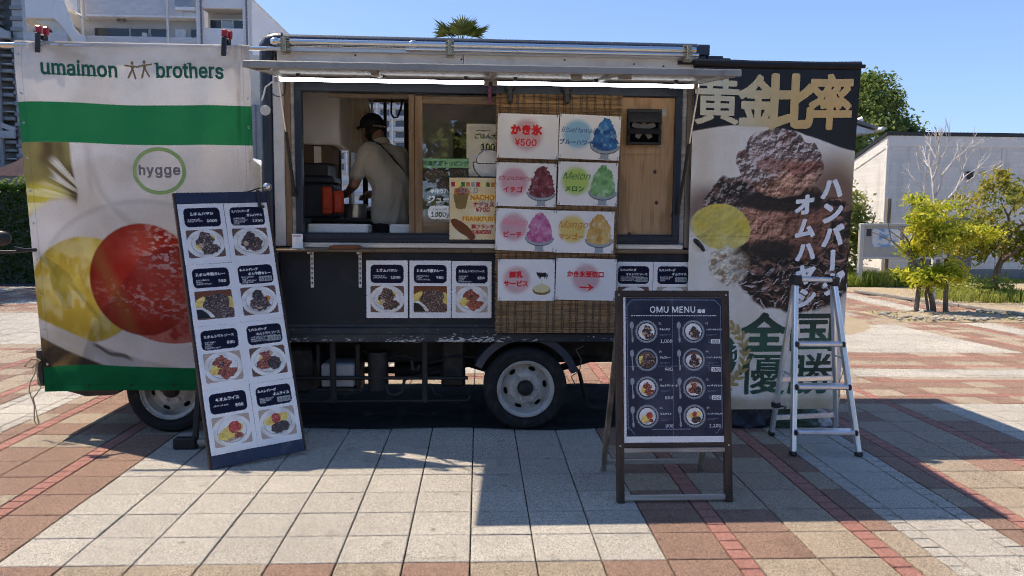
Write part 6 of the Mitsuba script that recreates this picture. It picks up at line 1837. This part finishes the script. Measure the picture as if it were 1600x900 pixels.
def blades(x0, x1, y0, y1, n, h, seed, mask=None):
    rng = np.random.RandomState(seed)
    x, y = rng.uniform(x0, x1, n), rng.uniform(y0, y1, n)
    if mask is not None:
        keep = mask(x, y) > rng.rand(n)
        x, y = x[keep], y[keep]
    n = len(x)
    z = ground_z(x, y) + .04
    a = rng.rand(n) * 6.28
    L = h * rng.uniform(.5, 1.3, n)
    w = .009 + .006 * rng.rand(n)
    dx, dy = np.cos(a), np.sin(a)
    lean_ = L * rng.uniform(.1, .6, n)
    b = rng.rand(n) * 6.28
    base = np.stack([x, y, z - .06], 1)
    s = np.stack([dx * w, dy * w, 0 * w], 1)
    mid = base + np.stack([np.cos(b) * lean_ * .35, np.sin(b) * lean_ * .35, L * .6], 1)
    tip = base + np.stack([np.cos(b) * lean_, np.sin(b) * lean_, L], 1)
    v = np.stack([base - s, base + s, mid + s * .7, mid - s * .7, tip], 1).reshape(-1, 3)
    k5 = np.arange(n)[:, None] * 5
    return trimesh.Trimesh(v, np.concatenate([k5 + [0, 1, 2], k5 + [0, 2, 3], k5 + [3, 2, 4]], 0), process=False)


gm = lambda x, y: np.exp(-(((x - 11.1) / 1.05) ** 2 + ((y - 16.6) / .75) ** 2) ** 2)
k = put('grass', cat(blades(9.8, 12.6, 15.6, 17.6, 9000, .24, 3, gm), blades(8.8, 11.4, 19.4, 21.0, 5000, .34, 4), blades(9.9, 18, 20.8, 21.6, 2500, .12, 6), blades(7.2, 9.6, 12.8, 14.0, 900, .07, 7), leaves(clumps((11.0, 16.6, .0), (.75, .5, .35), 60, 12, .08, 21, .3), .13, .35, 22)), 'leaf_grass')
tag(k, 'grass tufts on the sandy strip and round the small trees', 'grass', kind='stuff')
put('grass_mound', sheet_mesh(lambda s, t: np.stack([9.9 + 2.6 * s, 15.7 + 1.9 * t, -.21 + .20 * np.exp(-(((s - .48) / .33) ** 2 + ((t - .5) / .33) ** 2))], 1), 30, 24)[0], 'soil', smooth=True)
tag('grass_mound', kind='structure')
put('tree_pit', sheet_mesh(lambda s, t: np.stack([7.05 + 2.68 * s, 12.65 + 1.55 * t, -.163 + .05 * np.exp(-(((s - .5) / .4) ** 4 + ((t - .5) / .4) ** 4)) + .012 * (meshkit.fbm(np.stack([s * 30, t * 20, s * 0], 1), 3, 2) - .5)], 1), 60, 40)[0], 'soil', smooth=True)
tag('tree_pit', kind='structure')
rng = np.random.RandomState(8)
pb = []
for _ in range(150):
    m = trimesh.creation.icosphere(1, 1.0)
    s = rng.uniform(.012, .045)
    m.apply_scale((s * rng.uniform(.8, 1.5), s, s * .6)).apply_translation((rng.uniform(7.1, 9.7), rng.choice([rng.uniform(12.7, 13.2), rng.uniform(13.2, 14.1)]), -.125 + .5 * s * .3))
    pb.append(m)
k = put('pebbles', cat(*pb), 'stone_white')
tag(k, 'pale pebbles strewn over the sandy tree pit', 'pebbles', kind='stuff')

YT = thing('young_tree', 'small bright yellow-green tree tied between two stakes in the paving', 'tree')
m, tips = branches((8.38, 13.9, -.17), (.02, 0, 1), .62, .055, 3, 12, .5, .12)
put(YT + '__trunk', cat(m, tube([(8.30, 13.92, -.16), (8.24, 13.95, .2), (8.28, 13.9, .55)], [.03, .026, .02], 6)), 'bark')
ylobes = [((8.20, 13.8, .52), (.62, .48, .24), 60), ((8.50, 13.7, .66), (.36, .4, .2), 26), ((8.02, 13.9, 1.02), (.30, .36, .18), 26), ((8.22, 13.8, 1.20), (.34, .42, .2), 36), ((8.62, 13.9, 1.34), (.75, .5, .17), 66), ((9.12, 13.9, 1.30), (.36, .4, .15), 24),
          ((8.0, 13.8, 1.62), (.30, .34, .18), 24), ((8.42, 13.9, 1.68), (.36, .4, .22), 26), ((7.92, 13.9, 1.90), (.20, .24, .10), 12), ((8.15, 13.85, 1.38), (.28, .3, .2), 18)]
P = np.vstack([clumps(c, np.array(r) * 1.0, int(n * .8), 22, .07, 30 + i, .35) for i, (c, r, n) in enumerate(ylobes)])
put(YT + '__crown', leaves(P, .112, .36, 31, 1.1, .5, .45), 'leaf_yellow')
P = np.vstack([clumps(c, np.array(r) * .8, n // 4, 14, .07, 60 + i, .2) for i, (c, r, n) in enumerate(ylobes[3:6])])
put(YT + '__inner_leaves', leaves(P, .10, .4, 32, 1.0, .5), 'leaf_shrub')
for i, (x, dx, lab) in enumerate(((8.02, .09, 'dark wooden stake at the left of the yellow-green tree'), (8.58, -.02, 'dark wooden stake at the right of the yellow-green tree'))):
    k = put('tree_stake', tube([(x, 13.86, -.17), (x + dx, 13.88, .86)], .042, 10), 'bark', smooth=40)
    tag(k, lab, 'stake')

k = thing('bare_tree', 'leafless pale grey tree standing in front of the white building', 'tree')
m1, _ = branches((9.62, 16.0, -.17), (-.02, 0, 1), 2.1, .055, 0, 3, .2, .3)
ms, sd = [m1], 40
for (p, d, L, r, s) in (((9.55, 16.0, 1.85), (.16, .1, 1), .62, .036, 41), ((9.55, 16.0, 1.85), (-.12, .0, 1), .55, .034, 45), ((9.57, 16.0, 1.75), (.85, .1, .8), .60, .026, 47), ((9.54, 16.0, 1.70), (-.9, -.1, .75), .52, .024, 49), ((9.55, 16.0, 1.55), (-.5, .1, .5), .42, .018, 52), ((9.58, 16, 1.6), (.5, -.2, .45), .34, .016, 55)):
    ms.append(branches(p, d, L, r, 4 if r > .024 else 3, s, .42, .16, .72, (2, 3))[0])
put(k + '__trunk', cat(*ms), 'bark_pale')

k = thing('small_tree', 'small leafy light green tree on the grass mound at the right edge', 'tree')
m, tips = branches((11.58, 17.0, -.1), (.03, 0, 1), .75, .10, 3, 77, .55, .1)
put(k + '__trunk', m, 'bark')
P = np.vstack([clumps((11.9, 17.0, 1.8), (1.3, .9, .8), 95, 15, .11, 80, .45), clumps((11.0, 16.8, 1.1), (.7, .6, .45), 60, 18, .11, 81, .4), clumps((12.5, 16.9, 1.0), (.8, .6, .45), 60, 18, .11, 82, .4), clumps((11.5, 17, 2.45), (.35, .3, .25), 16, 14, .08, 83, .4)])
put(k + '__crown', leaves(P, .15, .45, 84, .9, .45), 'leaf_light')

bird = solid([m3.Manifold.batch_hull([egg_((0, 0, .10), .055, 1.6, .9, .85), egg_((-.10, 0, .085), .03, 1.4, .9, .7)]), *limb([((.06, 0, .12), .040), ((.095, 0, .175), .026), ((.10, 0, .195), .027)]), *limb([((.12, 0, .193), .010), ((.145, 0, .188), .004)]),
              m3.Manifold.batch_hull([egg_((-.12, 0, .085), .020, 1, 1.3, .5), egg_((-.22, 0, .065), .018, 1, 1.6, .35)])], .010, 6)
B_ = np.array([[.86, 0, 0, 11.72], [0, .86, 0, 15.9], [0, 0, .86, -.03], [0, 0, 0, 1.0]]) @ trimesh.transformations.rotation_matrix(math.pi, (0, 0, 1))
B_[:3, :3] *= 1.15
k = thing('pigeon', 'dark grey pigeon standing on the grass mound beside the small tree', 'bird')
mat('feather', lambda p, n, uv: mix((0.045, 0.045, 0.052), (0.12, 0.12, 0.13), smoothstep(0.4, 0.6, noise(p.x * 18, p.y * 18, p.z * 18))), .7)
put(k + '__body', bird, 'feather', B_, True)
for s in (-1, 1):
    put(k + '__leg', cat(tube([(.01, s * .022, .07), (.005, s * .022, .004)], .004, 6), tube([(.035, s * .022, .004), (-.015, s * .022, .004)], .003, 5)), 'ink_wine', B_)

# ------------------------------------------------------------------ palm behind the roof
k = thing('palm_tree', 'fan palm whose tuft of fronds shows above the truck roof', 'palm tree')
put(k + '__trunk', tube([(-.80, 30, -.1), (-.78, 30, 4), (-.75, 30, 8.1)], [.22, .17, .14], 12), 'bark')
rng = np.random.RandomState(4)
for q in range(26):
    a, e = q * 2.4 + rng.rand() * .5, rng.uniform(-.25, 1.25)
    if q < 6:
        e = rng.uniform(.7, 1.35)
    d = np.array([math.cos(a) * math.cos(e), math.sin(a) * math.cos(e), math.sin(e)])
    st = np.array([-.75, 30, 7.85])
    L1 = rng.uniform(.45, .8)
    hub = st + d * L1
    _, sx_, up2 = basis(d)
    ms = [tube([st, hub], .012, 4, False)]
    nb = 17
    for b in range(nb):
        t = (b / (nb - 1) - .5) * 2.5
        bd_ = d * math.cos(t) + sx_ * math.sin(t)
        L2 = rng.uniform(.62, .82) * (1 - .12 * abs(t))
        tip = hub + bd_ * L2 + np.array([0, 0, -.12 * rng.rand() - .04])
        sd_ = np.cross(bd_, up2) * .020
        mid = hub + bd_ * L2 * .55 + up2 * .012
        ms.append(trimesh.Trimesh([hub, mid + sd_, tip, mid - sd_], [[0, 1, 2], [0, 2, 3]], process=False))
    put(k + '__frond', cat(*ms), 'leaf_palm')

# ------------------------------------------------------------------ hedge and trees at the left
k = put('hedge', cat(leaves(np.stack([np.random.RandomState(1).uniform(-24, -6.5, 26000), 17.35 + np.abs(np.random.RandomState(2).normal(0, .10, 26000)) * np.where(np.random.RandomState(9).rand(26000) < .8, 1, 6), 2.12 * np.random.RandomState(3).rand(26000) ** .9], 1), .085, .6, 4, 0, .2),
         leaves(np.stack([np.random.RandomState(5).uniform(-24, -6.5, 12000), np.random.RandomState(6).uniform(17.3, 18.5, 12000), 2.10 + np.random.RandomState(7).normal(0, .035, 12000)], 1), .085, .6, 8)), 'leaf_hedge')
tag(k, 'clipped dark green hedge along the left side of the plaza', 'hedge')
put('hedge__core', boxm(-24, -6.6, 17.55, 18.4, -.05, 2.05, .05), 'bag_green')
k = thing('round_shrub', 'dark rounded shrub top showing above the clipped hedge', 'shrub')
put(k + '__stem', tube([(-10.4, 19.2, -.05), (-10.4, 19.2, 1.6)], .08, 8), 'bark')
put(k + '__foliage', leaves(clumps((-10.5, 19.2, 1.75), (1.2, .6, .75), 160, 20, .10, 91, .5), .11, .5, 92), 'leaf_dark')
k = thing('roadside_tree', 'leafy tree beyond the left edge of the view whose shade falls on the paving', 'tree')
put(k + '__trunk', tube([(-13.6, 16.3, 0), (-13.5, 16.3, 3.6), (-13.3, 16.3, 5.4)], [.16, .13, .08], 10), 'bark')
put(k + '__crown', leaves(np.vstack([clumps((-13.3, 16.6, 6.4), (2.6, 1.5, 1.6), 260, 20, .2, 95, .4), clumps((-12.6, 14.6, 4.6), (1.9, .6, .5), 90, 20, .16, 96, .4)]), .20, .6, 97), 'leaf_dark')
k = thing('distant_roof', 'pink tiled house roof glimpsed over the hedge at the far left', 'house')
mat('pink_tile', worn([0.52, 0.29, 0.22], .15, 3), .8)
put(k + '__roof', extrude(Polygon([(-16.6, 2.78), (-13.9, 2.80), (-13.35, 3.02), (-13.1, 3.16), (-12.8, 2.95), (-12.8, 2.62), (-16.6, 2.62)]), 23.2, 23.6), 'pink_tile')
put(k + '__wall', boxm(-16.5, -12.9, 23.25, 24.2, -.05, 2.62), 'plinth')

# ------------------------------------------------------------------ louvred block at the far left
mat('louver_blue', worn([0.20, 0.225, 0.25], .12, 2), .5, metal=.2)
mat('louver_pale', worn([0.30, 0.33, 0.36], .1, 2), .45, metal=.3)
mat('louver_back', [0.075, 0.09, 0.10], .4)
mat('dark_glass', [0.035, 0.042, 0.05], .12, spec=.6)
k = thing('louvred_block', 'grey building faced with horizontal louvres at the far left edge', 'building')
put(k + '__wall', extrude(Polygon([(-30, 25.3), (-14.35, 25.3), (-17.3, 30), (-30, 30)]), 0, 10.5).apply_transform(np.array([[1, 0, 0, 0], [0, 0, 1, 0], [0, -1, 0, 10.5], [0, 0, 0, 1.0]])), 'louver_back')
for z in np.arange(2.0, 10.4, .24):
    w = -14.35 if z < 6.6 else -14.65
    put(k + '__louver', boxm(-24, w, 25.0, 25.28, z, z + .05 + .03 * (int(z * 4) % 3), .01), 'louver_blue' if int(z * 4) % 3 else 'louver_pale')
for x in (-14.72, -16.6, -18.5, -20.4):
    put(k + '__post', boxm(x - .05, x + .05, 24.9, 25.0, -.05, 10.4, .01), 'louver_blue')
for z in (3.95, 6.95, 10.0):
    put(k + '__floor_beam', boxm(-24, -14.3, 24.86, 25.0, z - .12, z + .12, .02), 'louver_pale')
put(k + '__brace', beam((-17, 24.95, 8.4), (-14.4, 24.95, 7.0), .10, .14), 'louver_pale')
put(k + '__brace', beam((-17, 24.95, 5.1), (-14.3, 24.95, 4.1), .10, .14), 'louver_pale')
put(k + '__corner_tower', boxm(-14.33, -14.02, 25.1, 25.3, -.05, 10.6, .01), 'louver_pale')
for z in np.arange(2.3, 10.4, .32):
    put(k + '__corner_louver', boxm(-14.36, -13.99, 25.04, 25.1, z, z + .12, .01), 'louver_blue')

# ------------------------------------------------------------------ apartment building
mat('apt_white', lambda p, n, uv: mi.Color3f(0.74, 0.74, 0.75) * (0.93 + 0.10 * fbm(p.x * .8, p.y * .8, p.z * .8, 3)) * (1 - 0.12 * smoothstep(0.94, 1.0, noise(p.x * 3.3, 0, 0))), .75)
mat('apt_tile', lambda p, n, uv: mi.Color3f(0.56, 0.565, 0.59) * (0.94 + 0.12 * cell_rand(dr.floor(p.x * 4), dr.floor(p.z * 8))), .7)
mat('apt_shade', [0.44, 0.435, 0.42], .8)
mat('apt_recess', [0.50, 0.49, 0.47], .8)
mat('apt_cream', worn([0.68, 0.65, 0.58], .05, 1), .8)
mat('curtain_blue', [0.42, 0.50, 0.58], .6)
k = thing('apartment_block', 'pale grey apartment block with an outside stair and balconies at the upper left', 'building')
AY = 38.0
put(k + '__wall', boxm(-22.5, -10.97, 40.2, 54, -.1, 11.75), 'apt_white')
put(k + '__side_wall', boxm(-10.95, -10.70, AY + .02, 54, -.1, 11.60), 'apt_white')
# upper floors of the middle bay
put(k + '__facade_panel', boxm(-18.35, -13.9, AY, AY + .12, 10.80, 13.2, .02), 'apt_tile')
put(k + '__soffit', boxm(-18.35, -13.2, AY - .02, 38.62, 10.70, 10.795), 'apt_white')
put(k + '__recess_wall', boxm(-22.3, -13.2, 38.6, 38.7, -.1, 13.0), 'apt_recess')
for z0, z1 in ((8.55, 9.82), (5.7, 6.95), (2.8, 4.05)):
    put(k + '__parapet', boxm(-18.38, -13.22, AY, AY + .12, z0, z1, .02), 'apt_tile')
for x0, x1 in ((-18.2, -16.65), (-16.52, -15.75), (-15.58, -14.80), (-13.72, -13.36)):
    w = k + '__window'
    put(w, boxm(x0, x1, 38.55, 38.6, 9.0, 10.29), 'dark_glass')
    put(w + '__frame', cat(boxm(x0 - .05, x1 + .05, 38.52, 38.56, 10.29, 10.35), boxm(x0 - .05, x0, 38.52, 38.56, 9.0, 10.29)), 'apt_shade')
for x, r in ((-18.42, .055), (-14.55, .055)):
    put(k + '__downpipe', tube([(x, AY - .12, -.1), (x, AY - .12, 13)], r, 10), 'cutting_white', smooth=40)
for x in (-17.0, -16.75):
    put(k + '__ceiling_lamp', boxm(x - .08, x + .08, 38.3, 38.45, 10.58, 10.69, .03), 'shutter_grey')
put(k + '__air_conditioner', boxm(-15.95, -15.72, 38.35, 38.5, 9.84, 10.08, .03), 'cutting_white')
put(k + '__electric_box', boxm(-14.45, -13.95, 38.5, 38.6, 9.8, 10.30, .01), 'apt_white')
# the small balcony and the beam under it
put(k + '__small_balcony', boxm(-14.20, -13.3, AY - .1, AY + .05, 11.19, 12.2, .01), 'louver_pale')
put(k + '__balcony_slab', boxm(-14.20, -13.3, AY - .12, 38.6, 11.02, 11.185, .02), 'apt_white')
put(k + '__beam', boxm(-14.10, -13.25, AY + .125, AY + .3, 10.80, 11.01, .02), 'apt_white')
# right bay with balconies
for x in (-13.14, -10.99):
    put(k + '__column', boxm(x - .12, x + .12, AY - .06, AY + .35, -.1, 12.2, .02), 'apt_white')
for x in (-13.0, -10.90):
    put(k + '__downpipe', tube([(x, AY - .14, -.1), (x, AY - .14, 12.2)], .045, 8), 'shutter_grey', smooth=40)
put(k + '__bay_wall', boxm(-13.02, -11.1, 38.9, 39.0, -.1, 12.0), 'apt_recess')
for z0, z1 in ((11.16, 12.2), (8.6, 10.26), (5.7, 7.38), (2.8, 4.48)):
    put(k + '__balcony_parapet', boxm(-13.0, -11.1, AY - .02, AY + .12, z0, z1, .02), 'apt_white')
    put(k + '__balcony_floor', boxm(-13.0, -11.1, AY + .12, 38.9, z0 - .02, z0 + .12, .02), 'apt_shade')
for z in (9.28, 6.4, 3.5):
    w = k + '__balcony_window'
    put(w, boxm(-12.90, -11.30, 38.84, 38.9, z, z + 1.54), 'dark_glass')
    put(w + '__frame', cat(boxm(-12.95, -11.25, 38.80, 38.84, z + 1.54, z + 1.60), boxm(-12.38, -12.32, 38.80, 38.84, z, z + 1.54), boxm(-11.86, -11.80, 38.80, 38.84, z, z + 1.54), boxm(-12.95, -12.9, 38.80, 38.84, z, z + 1.54)), 'cutting_white')
    put(w + '__curtain', boxm(-12.31, -11.88, 38.825, 38.835, z + .1, z + 1.52), 'curtain_blue')
put(k + '__parapet_cap', boxm(-10.99, -10.66, AY, 54, 11.60, 11.68, .02), 'apt_white')
w = k + '__side_window'
put(w, boxm(-10.70, -10.69, 41.2, 42.3, 9.3, 10.7), 'dark_glass')
put(w + '__hood', boxm(-10.69, -10.45, 41.05, 41.2, 9.2, 10.8, .02), 'apt_white')
put(k + '__entrance_glass', boxm(-10.9, -10.2, 37.6, 37.7, 1.0, 6.7), 'louver_pale')
put(k + '__entrance_mullion', boxm(-10.52, -10.47, 37.56, 37.6, 1.0, 6.7), 'shutter_grey')
put(k + '__entrance_wall', boxm(-10.98, -9.9, 37.72, 37.98, -.1, 9.0), 'apt_cream')
# the outside stair: landing, sloping parapets, undersides
st = k + '__stair'
put(st + '__landing', boxm(-20.75, -19.03, 36.6, 36.75, 10.24, 12.6, .01), 'apt_white')
put(st + '__landing_floor', boxm(-20.75, -18.9, 36.75, 38.6, 10.20, 10.30, .01), 'apt_cream')
put(st + '__parapet', extrude(Polygon([(-19.025, 11.7), (-18.68, 11.18), (-18.56, 10.77), (-18.21, 9.83), (-18.02, 9.63), (-17.76, 9.5), (-17.76, 9.0), (-18.12, 9.0), (-18.76, 9.98), (-19.025, 10.2)]), 36.6, 36.75), 'apt_white')
put(st + '__flight', extrude(Polygon([(-20.0, 10.19), (-19.05, 10.19), (-18.8, 9.95), (-18.2, 9.0), (-18.9, 9.0), (-19.34, 9.93), (-19.85, 10.08)]), 36.76, 38.2), 'apt_cream')
put(st + '__upper_parapet', extrude(Polygon([(-19.25, 12.3), (-19.2, 11.3), (-18.7, 10.83), (-18.35, 10.68), (-18.35, 12.3)]), 37.3, 37.45), 'apt_white')
put(st + '__upper_flight', extrude(Polygon([(-19.6, 11.6), (-19.05, 10.9), (-18.42, 10.55), (-18.42, 10.66), (-19.0, 11.1), (-19.5, 11.9)]), 37.46, 38.6), 'apt_cream')
for x0, x1 in ((-21.0, -20.45), (-20.3, -19.45)):
    put(k + '__window', boxm(x0, x1, 38.5, 38.6, 9.75, 10.15), 'dark_glass')
put(st + '__lower_parapet', boxm(-20.75, -18.5, 36.6, 36.75, 8.2, 9.62, .02), 'apt_tile')

# ------------------------------------------------------------------ the far tower seen through the rear window
k = thing('tower_block', 'distant pale high-rise seen through the rear window of the truck', 'building')
mat('tower_white', [0.60, 0.62, 0.64], .8)
mat('tower_band', [0.42, 0.45, 0.48], .8)
put(k + '__wall', boxm(-62, -12, 220, 236, -1, 43), 'tower_white')
for z in np.arange(1, 42, 3.0):
    put(k + '__balcony_band', boxm(-62, -12, 219.2, 219.9, z, z + 1.1), 'tower_band')
for z in np.arange(13, 42, 3.0):
    for x in np.arange(-40, -16, 4.2):
        put(k + '__window', boxm(x, x + 2.4, 219.7, 219.98, z + 1.15, z + 2.75), 'dark_glass')
        put(k + '__party_wall', boxm(x + 3.2, x + 3.5, 218.9, 219.98, z, z + 2.95), 'tower_white')

# ------------------------------------------------------------------ trees across the plaza behind the viewer (the glass reflects them)
for i, (x, y, h) in enumerate(((-14, -17, 7.5), (-6, -19, 8.5), (2, -18, 7.8), (9, -20, 9), (17, -17, 7.6))):
    k = thing('plaza_tree', ('far left', 'left', 'middle', 'right', 'far right')[i] + ' tree of the row across the plaza behind the viewer', 'tree', 'trees behind the viewer')
    put(k + '__trunk', tube([(x, y, -.1), (x + .1, y, h * .3), (x, y + .1, h * .55)], [.22, .18, .12], 10), 'bark')
    put(k + '__crown', leaves(clumps((x, y, h * .56), (3.9, 2.5, h * .44), 260, 22, .32, 300 + i, .35), .42, .6, 310 + i), 'leaf_dark')
